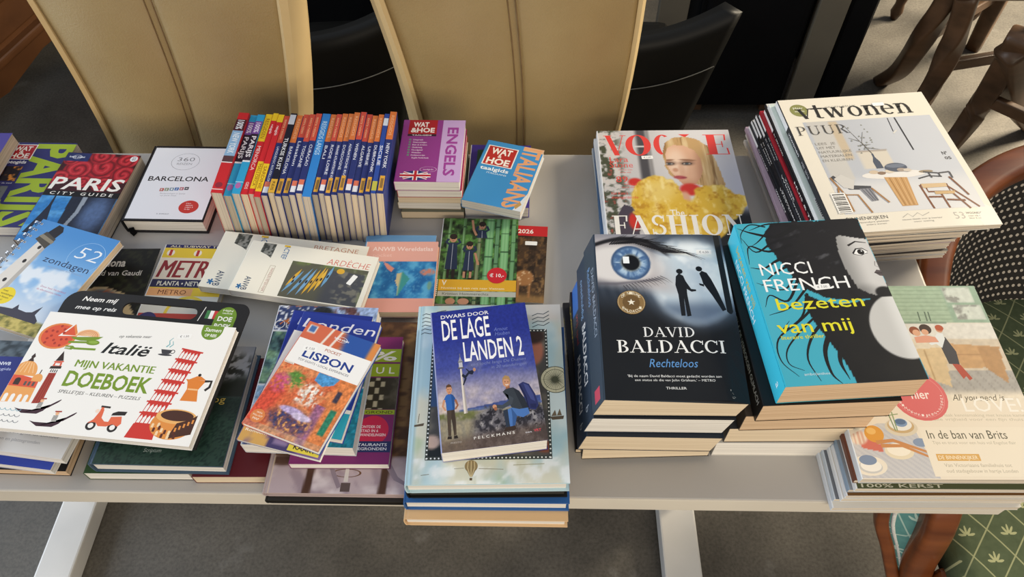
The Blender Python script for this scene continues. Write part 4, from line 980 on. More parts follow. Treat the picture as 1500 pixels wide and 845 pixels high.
def art_vogue(w, h):
    a = Art(w, h)
    def f(u, v):
        n = fbm(u * 9, v * 12, 4); n2 = fbm(u * 26, v * 34, 8)
        c = flat(u, '#c6c3c4'); c = mix(c, '#dedcdd', ss(.35, .6, u) * (1 - ss(.8, 1.0, u)) * .7); c = mix(c, '#b9b9c4', ss(.78, 1, u) * (1 - ss(.55, .9, v)))
        g = (1 - ss(.10, .22, u + .06 * (v - .8))); c = mix(c, '#4a4f3e', g * ss(.40, .62, n2)); c = mix(c, '#d8cfc6', g * (1 - ss(.3, .5, n2)) * .6); c = mix(c, '#a0524a', g * ss(.68, .8, n2) * (v < .7))
        c = mix(c, '#4c4a4e', band(u, .29, .365, .02) * (v > .5)); c = mix(c, '#8f8c8c', band(u, .365, .39, .01) * (v > .45)); c = mix(c, '#d5d2d2', band(v, .86, .872, .004) * band(u, .27, .40, .01))
        c = mix(c, '#1f2226', ss(.72, .86, u + .35 * (.42 - v)) * (v < .44) * ss(.02, .12, .44 - v))
        hair = inpoly(u + .01 * (n2 - .5), v, [(.47, .80), (.50, .89), (.56, .935), (.66, .945), (.75, .92), (.82, .86), (.85, .76), (.87, .65), (.88, .56), (.86, .48), (.78, .44), (.74, .46), (.72, .55), (.50, .63), (.475, .70)])
        c = mix(c, '#c49f6c', hair); c = mix(c, '#8f6a40', hair * ss(.5, .75, fbm(u * 40, v * 5 + u * 8, 6))); c = mix(c, '#dcc193', hair * ss(.55, .8, fbm(u * 34, v * 4 + u * 7, 12)))
        face = inpoly(u, v, [(.49, .80), (.51, .85), (.56, .875), (.64, .87), (.71, .83), (.745, .76), (.745, .68), (.72, .62), (.68, .575), (.63, .55), (.585, .56), (.55, .60), (.515, .65), (.485, .715)])
        c = mix(c, '#dcae8f', face); c = mix(c, '#eccdb4', face * ellm(u, v, .56, .74, .07, .10, .6)); c = mix(c, '#b98465', face * ss(.66, .75, u - .10 * (v - .7)) * .8); c = mix(c, '#c48f70', face * (1 - ss(.56, .63, v)) * .7)
        c = mix(c, '#c0876a', ellm(u, v, .545, .675, .020, .015, .5) * .8); c = mix(c, '#cf9f82', face * ellm(u, v, .59, .68, .022, .05, .6) * .6)
        for ex in (.508, .636):
            c = mix(c, '#6a4a3c', ellm(u, v, ex, .728, .050, .018, .6) * face * .6); c = mix(c, '#2c2220', ellm(u, v, ex, .724, .036, .011, .3) * face); c = mix(c, '#cfc4bb', (ellm(u, v, ex - .018, .723, .009, .005, .4) + ellm(u, v, ex + .018, .723, .009, .005, .4)) * face * .8); c = mix(c, '#5a6a72', ellm(u, v, ex, .723, .008, .007, .4) * face * .8)
        c = mix(c, '#8a5f45', ellm(u, v, .50, .752, .045, .008, .4, 5) * face * .8); c = mix(c, '#8a5f45', ellm(u, v, .645, .752, .058, .008, .4, -4) * face * .8)
        c = mix(c, '#b4555a', ellm(u, v, .568, .617, .046, .014, .3, -3)); c = mix(c, '#7d2f36', band(v - .002 * np.sin(u * 60), .616, .619, .002) * (np.abs(u - .568) < .046))
        c = mix(c, '#c9352c', ellm(u, v, .625, .525, .075, .045, .25)); c = mix(c, '#c9352c', ellm(u, v, .24, .585, .05, .03, .3)); c = mix(c, '#d8a689', ellm(u, v, .58, .46, .035, .05, .4))
        d = .035 * (n2 - .5) + .03 * (n - .5)
        fur = np.maximum.reduce([ellm(u + d, v + d, .38, .44, .185, .185, .05), ellm(u + d, v + d, .60, .30, .26, .15, .05), ellm(u + d, v + d, .78, .42, .20, .135, .06), ellm(u + d, v + d, .93, .44, .085, .055, .08), ellm(u + d, v + d, .42, .28, .17, .10, .06)])
        fur = fur * (1 - ellm(u, v, .605, .50, .045, .06, .3)); c = mix(c, '#dcb33f', fur); c = mix(c, '#efd583', fur * ss(.45, .75, fbm(u * 30, v * 22, 21))); c = mix(c, '#b98220', fur * ss(.55, .8, fbm(u * 24, v * 30, 31)) * .8); c = mix(c, '#f3e0a0', fur * ellm(u, v, .40, .52, .12, .08, .6) * .5)
        slv = inpoly(u, v, [(.06, .30), (.14, .42), (.20, .40), (.24, .28), (.20, .12), (.05, .18)]); c = mix(c, '#4b434f', slv * (1 - fur)); c = mix(c, '#c9352c', ellm(u, v, .20, .30, .04, .06, .3) * (1 - fur))
        return c
    a.grid(0, 0, 1, 1, 150, 190, f)
    RD = '#e0463f'
    a.serif('V', .045, .795, .170, .165, RD, .20, .03); a.serif('O', .205, .795, .190, .165, RD, .23, .035); a.serif('E', .795, .795, .175, .165, RD, .24, .03)
    V, F = serif('G', .24, .035); k = [f_ for f_ in F if V[list(f_), 0].mean() < .34 or V[list(f_), 1].mean() > .93]; used = sorted({i for f_ in k for i in f_}); m = {q: i for i, q in enumerate(used)}
    a._put(V[used], [tuple(m[i] for i in f_) for f_ in k], .415, .795, .115, .165, RD, 0, None, 0, 1.0); a.poly([(.612, .965), (.70, .965), (.66, .94)], RD)
    a.text('Lara', .075, .742, .135, .042, RD, -.004); a.text('Stone', .070, .698, .17, .042, RD, -.004)
    a.text('over haar leven', .13, .675, .10, .012, RD); a.text('en haar werk', .14, .655, .08, .012, RD)
    a.text('89', .105, .585, .085, .045, RD, .0); a.text("looks", .16, .562, .09, .014, RD); a.text('voor nu', .14, .54, .09, .014, RD)
    a.text("Van Kate's", .055, .492, .12, .020, RD, .0, .2); a.text("droomgarderobe", .055, .462, .19, .020, RD, .0, .2)
    a.text('The', .452, .335, .10, .044, '#f3efe6', .008)
    a.serif('FASHION', .045, .200, .90, .140, '#f2eee6', .20, .045)
    a.text('ISSUE', .30, .08, .4, .08, '#f2eee6'); return a
def art_love(w, h):
    a = Art(w, h); a.grid(0, 0, 1, 1, 12, 12, '#e9dcc6')
    def f(u, v):
        n = fbm(u * 20, v * 26, 2); c = flat(u, '#cdbfa9')
        c = mix(c, '#9fb49a', (v > .78) * 1.); c = mix(c, '#869c83', (v > .78) * (np.sin(v * 260) > .75) * .7); c = mix(c, '#8fa892', ss(.78, .80, u) * (v > .78)); 
        for x0, x1, y0, y1 in ((.80, .96, .90, .99), (.82, .985, .80, .885)): c = mix(c, '#c9cfc4', band(u, x0, x1, .004) * band(v, y0, y1, .004)); c = mix(c, '#8d8f88', ss(.55, .7, n) * band(u, x0, x1, .004) * band(v, y0, y1, .004))
        c = mix(c, '#d9d6cc', band(v, .69, .78, .004)); c = mix(c, '#7a8f7c', band(v, .775, .785, .002) * (u < .75))
        fl = inpoly(u, v, [(.40, .45), (.62, .47), (.72, .52), (.97, .46), (1, .40), (1, .36), (.40, .36)]); c = mix(c, '#a9a49c', (v < .52) * 1.); c = mix(c, '#8d8880', (v < .52) * (np.sin((u + v * .6) * 120) > .9) * .5)
        c = mix(c, '#c39a6b', inpoly(u, v, [(.70, .665), (.985, .648), (.955, .45), (.90, .50), (.86, .535), (.73, .53)])); c = mix(c, '#a97f52', inpoly(u, v, [(.86, .65), (.985, .648), (.955, .45), (.86, .535)]) * .6); c = mix(c, '#8a6540', band(v, .60, .604, .002) * band(u, .71, .86, .003))
        c = mix(c, '#d9cdb6', inpoly(u, v, [(.46, .685), (.68, .69), (.69, .64), (.46, .63)])); c = mix(c, '#d2b98f', inpoly(u, v, [(.50, .632), (.675, .645), (.635, .435), (.54, .47)]))
        c = mix(c, '#e6dac4', 1 - ss(.385, .43, v)); c = mix(c, '#b39468', band(u, .555, .565, .002) * band(v, .47, .63, .004)); c = mix(c, '#6f7f70', band(u, .455, .50, .004) * band(v, .79, .86, .004) * (np.sin(v * 500) > 0) * .6); return c * (.93 + .14 * fbm(u * 50, v * 60, 9, 3)[..., None])
    a.grid(.0, .36, 1, 1, 120, 110, f)
    # woman at the counter, two children
    a.poly([(.668, .555), (.725, .548), (.735, .62), (.705, .70), (.675, .695), (.66, .64)], '#3b3b40'); a.poly([(.665, .64), (.70, .69), (.70, .72), (.665, .72), (.63, .68), (.60, .665), (.61, .655), (.64, .663)], '#dfe3e2'); a.disc(.688, .742, .020, '#c98f6d'); a.ell(.692, .752, .024, .017, '#b0502f')
    a.poly([(.685, .555), (.71, .552), (.735, .49), (.715, .475)], '#b04a35'); a.poly([(.705, .555), (.728, .55), (.765, .478), (.745, .468)], '#b04a35')
    a.disc(.545, .735, .030, '#8a4a2c'); a.disc(.552, .724, .022, '#d8a483'); a.disc(.61, .745, .034, '#3d2a20'); a.disc(.602, .728, .020, '#d8a483'); a.poly([(.53, .70), (.60, .71), (.65, .70), (.66, .672), (.53, .668)], '#d99a80')
    for x in (.60, .64, .66): a.line([(x, .79), (x + .004, .845)], .008, '#5d6f5e')
    a.text('All you need is', .611, .366, .275, .032, '#57503f', -.002, .22); a.text('LOVE!', .655, .312, .31, .068, '#f5efe2', .0)
    a.text('Maak kennismaking met knusse kamers', .52, .288, .46, .014, '#c5baa2'); a.text('en alle vrijheid voor een fijn thuis', .42, .268, .52, .014, '#c5baa2')
    a.disc(.437, .39, .150, '#d76a68'); a.ring(.437, .39, .132, .012, '#eaa5a0'); a.text('hier', .395, .375, .10, .045, '#f6e5dc', .01, .0)
    for i, ch in enumerate('BINNENKIJKEN•WONEN•'):
        t = R(200 + 160 * i / 18); a.text(ch, .437 + .118 * math.cos(t) - .006, .39 + .118 * math.sin(t) * w / h - .005, .012, .010, '#f6e5dc', .01)
    # breakfast table photograph, lower left
    def g(u, v):
        n = fbm(u * 30, v * 30, 7); c = flat(u, '#c9c6c4'); c = mix(c, '#a9a9b0', (np.sin((u * .8 + v) * 220) > .3) * .35); c = mix(c, '#e7decb', ss(.17, .30, v - .2 * u)); 
        c = mix(c, '#cf6f5c', inpoly(u, v, [(.03, .20), (.09, .19), (.16, .15), (.15, .12), (.05, .14)])); c = mix(c, '#e8d7c2', ellm(u, v, .04, .19, .05, .035, .2)); c = mix(c, '#c98a70', ellm(u, v, .04, .19, .05, .035, .2) * (np.sin(u * 300) > .3) * .6)
        return c
    a.grid(.004, .004, .405, .255, 60, 50, g); a.poly([(.345, .256), (.406, .256), (.406, .003), (.40, .003)], '#e9dcc6'); a.poly([(.004, .256), (.17, .256), (.10, .235), (.004, .20)], '#e9dcc6')
    a.ell(.132, .205, .050, .040, '#dd9a3c'); a.ell(.120, .218, .025, .016, '#ecb865')
    for cx_, cy_, q, c in ((.285, .236, .085, '#d9cbb0'), (.285, .243, .07, '#c7a878'), (.285, .250, .06, '#e9e4d8'), (.235, .125, .075, '#e4d6b8'), (.235, .133, .06, '#f1e7d2'), (.06, .06, .09, '#e9deca'), (.065, .055, .06, '#c9c6c0'), (.068, .06, .053, '#eee8dc'), (.06, .085, .045, '#7f8ea6'), (.36, .165, .04, '#8796ad')): a.ell(cx_, cy_, q, q * .5, c)
    a.ell(.290, .258, .034, .020, '#7f97b5'); a.ell(.290, .262, .028, .013, '#5a708e')
    for p in ([(.13, .165), (.22, .175), (.31, .145), (.40, .115)], [(.15, .15), (.26, .15), (.38, .10)]): a.line(p, .022, '#c98a52', .012)
    a.line([(.24, .30), (.25, .22)], .006, '#7d8f5d'); a.line([(.26, .31), (.26, .22)], .006, '#8d9f6d'); a.line([(.22, .29), (.29, .30)], .005, '#93a070')
    a.grid(.375, .012, .99, .238, 4, 4, '#ece0ca')
    a.text('In de ban van Brits', .407, .183, .412, .040, '#54503f', .0); a.text('Tips en trucs voor een huis vol Engelse flair', .42, .158, .43, .014, '#bdb39d')
    a.rect(.416, .082, .636, .113, '#d9a85c'); a.text('DE BINNENKIJKER', .425, .089, .20, .017, '#f4e4c4', .01)
    a.text('Van Victoriaans familiehuis tot', .44, .055, .34, .016, '#b9ae98'); a.text('oud stadsgebouw in hartje Londen', .44, .030, .36, .016, '#b9ae98')
    for k in range(8): a.rect(.945, .165 + .0075 * k, .995, .165 + .0075 * k + (.0045 if k % 3 else .002), '#4a4538')
    return a
def art_dwars(w, h):
    a = Art(w, h)
    def f(u, v):
        n = fbm(u * 4, v * 7, 6); n2 = fbm(u * 22, v * 26, 16); n3 = fbm(u * 60, v * 80, 18, 3)
        c = flat(u, '#232f86'); c = mix(c, '#3c4795', 1 - ss(.58, .85, v)); c = mix(c, '#8e8aa6', 1 - ss(.36, .60, v + .12 * (n - .5))); c = mix(c, '#c4b7b8', (1 - ss(.32, .50, v)) * ss(.35, .62, n)); c = mix(c, '#d2b9a2', (1 - ss(.28, .36, v)) * ss(.45, .7, n) * .7); c = mix(c, '#6f7296', ss(.55, .75, fbm(u * 5 + 3, v * 12, 8)) * band(v, .36, .62, .08) * .7)
        c = mix(c, '#3f4f88', inpoly(u, v, [(.22, .262), (.55, .285), (.80, .305), (1, .30), (1, .25), (.22, .25)])); c = mix(c, '#586a9a', band(v, .25, .262, .004) * (u > .2))
        c = mix(c, '#8a8474', 1 - ss(.235, .255, v)); c = mix(c, '#6b6f42', band(v, .195, .25, .015) * (u < .55) * ss(.35, .6, n2)); c = mix(c, '#9a9078', (1 - ss(.16, .2, v)) * (u < .4) * ss(.3, .6, n2))
        rock = ss(.30, .46, u + .5 * (.22 - v)) * (1 - ss(.215, .25, v - .025 * np.sin(u * 16) - .06 * (n2 - .5))); c = mix(c, '#66636a', rock); c = mix(c, '#2f2d34', rock * ss(.50, .60, n2)); c = mix(c, '#9c989a', rock * (1 - ss(.28, .42, n2))); c = mix(c, '#1f1e24', rock * ss(.62, .70, n3))
        c = mix(c, '#5e4d44', (1 - ss(.03, .11, v - .05 * u)) * .75); return c * (.86 + .28 * n3[..., None])
    a.grid(0, 0, 1, 1, 120, 180, f)
    a.text('DWARS DOOR', .106, .940, .50, .028, '#e9e7ea', .010)
    a.text('DE LAGE', .107, .772, .49, .155, '#f3f2f2', .010); a.text('LANDEN 2', .305, .598, .60, .145, '#f3f2f2', .010)
    a.text('Arnout', .635, .80, .14, .028, '#6d7cc0', -.004, .2); a.text('Hauben', .64, .765, .15, .028, '#6d7cc0', -.004, .2); a.text('een tocht langs De Duinen', .36, .560, .55, .022, '#7a84b4', -.004, .2); a.text('in 20 wandelingen', .56, .525, .35, .022, '#7a84b4', -.004, .2)
    a.poly([(.248, .235), (.284, .237), (.270, .555), (.252, .555)], '#dcd3c8'); a.poly([(.268, .236), (.284, .237), (.270, .555), (.264, .555)], '#a9a09c'); a.rect(.232, .548, .292, .560, '#5d5a62'); a.rect(.244, .560, .280, .597, '#d8d8de')
    for k in range(3): a.rect(.248 + .012 * k, .562, .252 + .012 * k, .595, '#77757e')
    a.rect(.236, .595, .288, .602, '#6a6870'); a.poly([(.242, .602), (.282, .602), (.262, .640)], '#9a9aa4'); a.line([(.262, .635), (.262, .66)], .006, '#77757e')
    a.poly([(.262, .495), (.295, .472), (.335, .505), (.368, .497), (.385, .515), (.372, .530), (.335, .525), (.298, .498), (.272, .512)], '#1d2236'); a.ell(.392, .532, .014, .013, '#b98a6a'); a.line([(.300, .478), (.268, .430)], .020, '#1d2236', .010); a.line([(.345, .515), (.31, .545)], .014, '#1d2236', .008)
    SK, SH = '#c8916f', '#9a6448'
    # standing man, hands on hips
    a.poly([(.088, .275), (.162, .275), (.166, .19), (.160, .105), (.135, .100), (.130, .19), (.124, .215), (.118, .19), (.110, .100), (.082, .102), (.084, .19)], '#4c4036'); a.poly([(.124, .215), (.132, .27), (.158, .27), (.16, .2), (.14, .11)], '#3d332b')
    a.poly([(.078, .100), (.114, .098), (.112, .080), (.070, .082)], '#2a2320'); a.poly([(.133, .098), (.164, .102), (.172, .082), (.134, .080)], '#2a2320')
    a.poly([(.068, .345), (.090, .372), (.112, .380), (.140, .380), (.162, .370), (.182, .340), (.168, .325), (.166, .27), (.086, .27), (.084, .325)], '#2f62ae'); a.poly([(.14, .38), (.162, .37), (.182, .34), (.168, .325), (.166, .27), (.145, .27)], '#24508f')
    a.line([(.073, .343), (.052, .300), (.078, .270)], .022, SK, .016); a.line([(.177, .338), (.196, .298), (.170, .272)], .022, SH, .016); a.poly([(.112, .378), (.140, .378), (.138, .395), (.114, .395)], SH)
    a.ell(.126, .412, .028, .032, SK); a.poly([(.097, .415), (.102, .440), (.126, .450), (.150, .440), (.155, .415), (.146, .428), (.108, .428)], '#5a3d28'); a.ell(.116, .413, .0045, .003, '#3a241a', n=8); a.ell(.137, .413, .0045, .003, '#3a241a', n=8); a.line([(.118, .395), (.126, .393), (.135, .395)], .005, '#8a4a3c')
    # seated hiker: rucksack, jacket, jeans
    a.poly([(.800, .390), (.850, .405), (.905, .385), (.950, .310), (.965, .235), (.930, .205), (.875, .215), (.840, .300)], '#2c3263'); a.poly([(.85, .395), (.895, .375), (.93, .31), (.94, .26), (.90, .28), (.87, .34)], '#424a82'); a.line([(.815, .385), (.855, .300), (.865, .225)], .012, '#1d2146'); a.poly([(.885, .250), (.945, .245), (.938, .215), (.885, .222)], '#232852')
    a.poly([(.640, .352), (.680, .372), (.745, .374), (.800, .345), (.845, .285), (.862, .225), (.800, .205), (.735, .212), (.700, .245), (.690, .285)], '#363c44'); a.poly([(.745, .374), (.80, .345), (.845, .285), (.862, .225), (.815, .21), (.78, .29)], '#282d36')
    a.poly([(.655, .345), (.690, .330), (.690, .290), (.620, .262), (.545, .272), (.545, .250), (.620, .236), (.715, .262), (.735, .300)], '#414851'); a.ell(.545, .258, .020, .014, SK); a.ell(.552, .243, .016, .012, SH)
    a.poly([(.860, .225), (.868, .185), (.800, .165), (.745, .180), (.715, .120), (.668, .110), (.660, .170), (.655, .225), (.705, .238), (.775, .222)], '#4a74b4'); a.poly([(.700, .238), (.745, .18), (.715, .12), (.69, .115), (.70, .18)], '#35588f'); a.poly([(.62, .225), (.665, .232), (.665, .115), (.63, .11)], '#2b3546')
    a.poly([(.625, .112), (.715, .118), (.722, .096), (.700, .088), (.600, .090)], '#3a2c25'); a.poly([(.672, .368), (.715, .374), (.712, .398), (.680, .395)], SH)
    a.ell(.690, .418, .038, .036, SK, rot=-10); a.poly([(.650, .418), (.655, .448), (.685, .465), (.720, .455), (.732, .425), (.720, .410), (.714, .434), (.668, .440)], '#a9875a'); a.ell(.676, .420, .005, .0035, '#3a241a', n=8); a.ell(.704, .417, .005, .0035, '#3a241a', n=8); a.line([(.676, .400), (.690, .395), (.705, .399)], .008, '#efe4dc')
    a.text('P E L C K M A N S', .316, .060, .385, .017, '#e6e2dc', .012, .0, lift=.006); a.text('PHOTO', .10, .05, .10, .010, '#b8b0a8'); a.text('VRT', .88, .064, .07, .016, '#d84a55', .02); a.text('een', .80, .06, .06, .013, '#c9c5c9', .01)
    return a
def art_stamp(w, h):
    a = Art(w, h)
    def f(u, v):
        n = fbm(u * 4, v * 5, 41); n2 = fbm(u * 14, v * 16, 43); c = flat(u, '#a9c9d2'); c = mix(c, '#cfe0e2', ss(.4, .7, n)); c = mix(c, '#d9d2b8', ss(.52, .72, fbm(u * 3 + 5, v * 3, 47)) * .8); c = mix(c, '#9db98f', ss(.6, .75, fbm(u * 5, v * 5 + 3, 51)) * (v < .35) * .5)
        c = mix(c, '#eef1f0', ss(.5, .72, n2) * (v < .13) * .8); c = mix(c, '#d7c9bf', ss(.86, .92, v) * ss(.6, .8, u) * .7); c = mix(c, '#8fb4c4', (u < .045) * .6); c = mix(c, '#dbeaf0', band(u, .045, .055, .004)); return c
    a.grid(0, 0, 1, 1, 70, 90, f)
    # big perforated stamp with a portrait, mostly behind the smaller book
    a.rect(.118, .118, .900, .842, '#3a3f3c')
    def g(u, v):
        n = fbm(u * 10, v * 12, 61); c = flat(u, '#4c4a48'); c = mix(c, '#6f6a60', ss(.4, .7, n)); c = mix(c, '#1f2426', (1 - ss(.17, .24, v)) * (u < .35)); c = mix(c, '#b0705a', ellm(u, v, .80, .71, .07, .085, .2)); c = mix(c, '#3a2a24', ellm(u, v, .80, .80, .085, .05, .3)); c = mix(c, '#31507f', (u < .3) * (v > .4) * .8); c = mix(c, '#7c4634', ellm(u, v, .86, .18, .05, .03, .3)); c = mix(c, '#c3a898', ellm(u, v, .155, .21, .05, .035, .25)); return c
    a.grid(.135, .136, .882, .826, 60, 70, g)
    for k in range(34):
        q = .126 + .7 * k / 33 * 1.02
        for x in (.127, .891): a.disc(x, q, .0055, '#e8ece8', n=8)
    for k in range(32):
        q = .13 + .755 * k / 31
        for y in (.127, .834): a.disc(q, y, .0055, '#e8ece8', n=8)
    for k in range(6):                                                   # postmark waves
        y = .86 + .024 * k; a.line([(.02 + .0, y - .04), (.06, y - .03), (.10, y - .038), (.14, y - .02), (.20, y - .01)], .006, '#3d4a52')
        a.line([(.80, y - .005), (.84, y + .01), (.88, y + .005), (.92, y + .025)], .006, '#3d4a52') if k < 4 else None
    a.disc(.942, .54, .10, '#c9c6a8'); a.ring(.942, .54, .10, .05, '#3f4234'); a.ring(.942, .54, .078, .05, '#5a5d48')
    for k in range(32):
        t = R(k * 11.25); q = .094 if k % 4 == 0 else .074; a.line([(.942, .54), (.942 + q * math.cos(t), .54 + q * math.sin(t) * w / h)], .005, '#4a4d3a', .001)
    a.ell(.404, .087, .040, .030, '#8f7d58'); a.poly([(.372, .075), (.436, .075), (.412, .035), (.398, .035)], '#8f7d58')
    for k in (-1, 0, 1): a.line([(.404 + .018 * k, .112), (.404 + .022 * k, .08), (.404 + .004 * k, .036)], .005, '#cdbb90')
    a.rect(.396, .018, .412, .030, '#5d4c35')
    a.line([(.10, .045), (.15, .05)], .004, '#7d7a68'); a.line([(.30, .075), (.36, .078)], .003, '#7d7a68'); a.line([(.45, .075), (.60, .07)], .004, '#8d8a72'); a.line([(.66, .09), (.85, .095)], .004, '#9a9678')
    a.poly([(.895, .335), (.985, .34), (.98, .322), (.91, .318)], '#5d5242'); a.poly([(.905, .338), (.93, .372), (.94, .34)], '#6f6350'); a.poly([(.94, .34), (.96, .378), (.972, .342)], '#6f6350')
    a.poly([(.02, .30), (.10, .31), (.095, .295), (.03, .29)], '#5d5242'); a.line([(.06, .31), (.065, .36)], .004, '#5d5242')
    return a
def art_lisbon(w, h):
    a = Art(w, h)
    def f(u, v):
        n = fbm(u * 12, v * 16, 71); n2 = fbm(u * 30, v * 40, 73); c = flat(u, '#c9653f')
        c = mix(c, '#d98a5a', ss(.4, .6, n)); top = v > .60
        c = mix(c, '#2f55a0', ss(.50, .62, u + .25 * (v - .9)) * top); c = mix(c, '#cf6a4c', (1 - ss(.42, .52, u)) * top); c = mix(c, '#efe9e0', band(u, .05, .16, .01) * band(v, .90, .975, .01)); c = mix(c, '#4a6ea8', band(u, .065, .145, .01) * band(v, .91, .97, .01)); c = mix(c, '#e9ded2', band(u - .3 * (v - .95), .33, .36, .008) * top); c = mix(c, '#e9ded2', band(u - .3 * (v - .95), .45, .48, .008) * top)
        c = mix(c, '#d88a4a', ss(.88, .94, u) * top)
        b = ~top
        c = mix(c, '#efe7dc', b * band(u, .40, .68, .03) * band(v, .30, .48, .03) * ss(.35, .6, n2)); c = mix(c, '#c9714a', b * band(u, .40, .68, .03) * band(v, .28, .48, .03) * ss(.5, .7, n)); c = mix(c, '#4f93c9', b * inpoly(u, v, [(.50, .60), (.50, .52), (.62, .49), (.74, .53), (.78, .60)]))
        c = mix(c, '#cf4f3a', b * (1 - ss(.20, .34, u - .3 * (v - .4))) * (v < .36)); c = mix(c, '#5f8f3f', b * ellm(u, v, .27, .47, .13, .075, .3) * ss(.3, .5, n2)); c = mix(c, '#c95a7a', b * ellm(u, v, .13, .41, .12, .085, .35) * ss(.35, .55, n2))
        c = mix(c, '#d9814a', b * ss(.70, .80, u - .12 * (v - .3))); c = mix(c, '#8a5f9a', b * band(u, .68, .80, .03) * (v < .34) * .75); c = mix(c, '#2f7d62', b * band(u, .87, .95, .01) * band(v, .12, .34, .01)); c = mix(c, '#3f3a4a', b * band(u, .83, .89, .01) * band(v, .40, .50, .01))
        st = ellm(u, v, .50, .14, .26, .10, .4) * b; c = mix(c, '#6a4a5a', st); c = mix(c, '#e0a060', st * ss(.55, .7, n2)); c = mix(c, '#3a3f6a', st * (1 - ss(.3, .42, n2)))
        c = mix(c, '#b9a6d0', b * ellm(u, v, .45, .225, .15, .030, .25)); c = mix(c, '#cfc0dc', b * ellm(u, v, .60, .20, .12, .03, .25)); c = mix(c, '#b9a58f', b * (v < .05) * .4); g = fbm(u * 46, v * 62, 77, 3); c = np.where(b[..., None], c * (.72 + .55 * g[..., None]), c)
        return c
    a.grid(0, 0, 1, 1, 120, 180, f)
    a.rect(0, .600, 1, .835, '#f1efec'); a.rect(.02, .585, .15, .605, '#e8e2da'); a.text('Pousada', .03, .588, .11, .010, '#7a5a44')
    a.text('POCKET', .402, .785, .215, .026, '#b0623f', .012); a.text('LISBON', .175, .680, .66, .072, '#27408c', .022); a.text('TOP SIGHTS • LOCAL EXPERIENCES', .155, .640, .685, .020, '#6c6c74', .006)
    a.ring(.52, .93, .075, .10, '#e9eef6', .026); a.text('lonely planet', .42, .922, .20, .018, '#f2f4f8', .012)
    a.disc(.124, .095, .085, '#d8824a'); a.text('WITH', .09, .115, .07, .014, '#f5e4d0', .01); a.text('PULL-OUT', .065, .09, .12, .014, '#f5e4d0', .01); a.text('MAP', .085, .060, .08, .018, '#f5e4d0', .01)
    return a
def art_kaart(w, h):
    a = Art(w, h)
    def f(u, v):
        n = fbm(u * 9, v * 9, 81); c = flat(u, '#7a5f8a'); c = mix(c, '#d9a85c', (u < .35) * ss(.3, .5, n)); c = mix(c, '#4a3f6a', band(u, .35, .7, .02)); c = mix(c, '#8f7a9f', band(u, .42, .58, .02) * (v > .04)); return c
    a.grid(0, 0, 1, 1, 30, 40, f); a.grid(0, .12, 1, 1, 2, 2, '#e9e6e0'); a.rect(.60, .015, .97, .10, '#e3cf4a'); a.text('KAART', .66, .035, .26, .038, '#2a2824', .02); a.text('Rondom', .05, .085, .26, .022, '#f5efe0', .01); return a
def art_londen(w, h, teal=True):
    a = Art(w, h); a.grid(0, 0, 1, 1, 3, 3, '#2a3d97'); a.text('Londen', .06, .865, .90, .085, '#eceaf2', .0, .25)
    a.rect(0, 0, 1, .20, '#2f9fb8'); a.rect(0, .20, 1, .23, '#e8e6e0'); return a
def art_collage(w, h):
    a = Art(w, h)
    def f(u, v):
        n = fbm(u * 16, v * 18, 91); n2 = fbm(u * 40, v * 46, 93); c = flat(u, '#33406a'); t = v > .80
        c = mix(c, '#9fb3d6', ss(.42, .5, u) * t); c = mix(c, '#5d3f3f', t * ellm(u, v, .70, .94, .14, .07, .3) * ss(.3, .5, n)); c = mix(c, '#2a2c30', t * ellm(u, v, .46, .95, .10, .05, .2)); c = mix(c, '#dfe3ea', t * (u < .4) * ss(.58, .7, n2)); c = mix(c, '#c9702f', t * (u < .4) * ss(.70, .78, n))
        m = band(v, .40, .80, .004); c = mix(c, '#4f6f6a', m); c = mix(c, '#7fa07a', m * ss(.45, .65, n)); c = mix(c, '#23333c', m * (1 - ss(.3, .45, n))); c = mix(c, '#c94f3a', m * ellm(u, v, .22, .66, .07, .03, .3)); c = mix(c, '#8fb9a8', m * ellm(u, v, .20, .58, .12, .05, .3) * .7)
        b = v < .40; c = mix(c, '#8aa7bb', b * ss(.22, .32, v)); c = mix(c, '#b9c9d2', b * ss(.5, .7, n)); c = mix(c, '#2f8fa8', b * (u > .75)); c = c * (.6 + .8 * fbm(u * 50, v * 70, 95, 3)[..., None]); return mix(c, '#e9e7e2', band(v, .795, .805, .002) + band(v, .395, .405, .002))
    a.grid(0, 0, 1, 1, 60, 90, f)
    for cx_ in (.06, .17): a.ring(cx_, .85, .05, .15, '#e9e4da'); 
    a.line([(.06, .85), (.10, .88), (.17, .85)], .012, '#d9742f'); return a
def art_istanbul(w, h):
    a = Art(w, h); P = '#7a2a66'; G = '#9bb02e'; a.grid(0, 0, 1, 1, 4, 4, P)
    a.rect(0, .785, 1, .895, G); a.rect(0, .665, 1, .770, G); a.text('100%', .10, .798, .86, .078, '#f2efe6', .02); a.text('I S T A N B U L', .05, .690, .90, .052, '#f2efe6', .01)
    def f(u, v):
        n = fbm(u * 8, v * 10, 5); c = flat(u, '#3a3428'); q = np.sin(u * 50) * np.sin(v * 60); c = mix(c, '#b9ae92', (q > .25) * (u < .86)); c = mix(c, '#5d5648', ss(.4, .7, n) * (u > .8)); return c
    a.grid(0, .405, 1, .655, 70, 50, f); a.rect(0, .365, 1, .400, G); a.text('PLATTEGROND', .44, .372, .54, .020, '#4a3a20', .01)
    a.disc(.795, .245, .165, '#c92a4e'); a.para(['ONTDEK DE', 'STAD IN 6', 'WANDELINGEN'], .675, .262, .030, [.20, .18, .26], .020, '#f5dfe4', bold=.014)
    a.rect(0, .085, 1, .165, '#27305f'); a.text('HOTELS & RESTAURANTS', .30, .130, .66, .020, '#e2e4ee', .01); a.text('PLATTEGRONDEN', .52, .100, .44, .020, '#e2e4ee', .01); return a
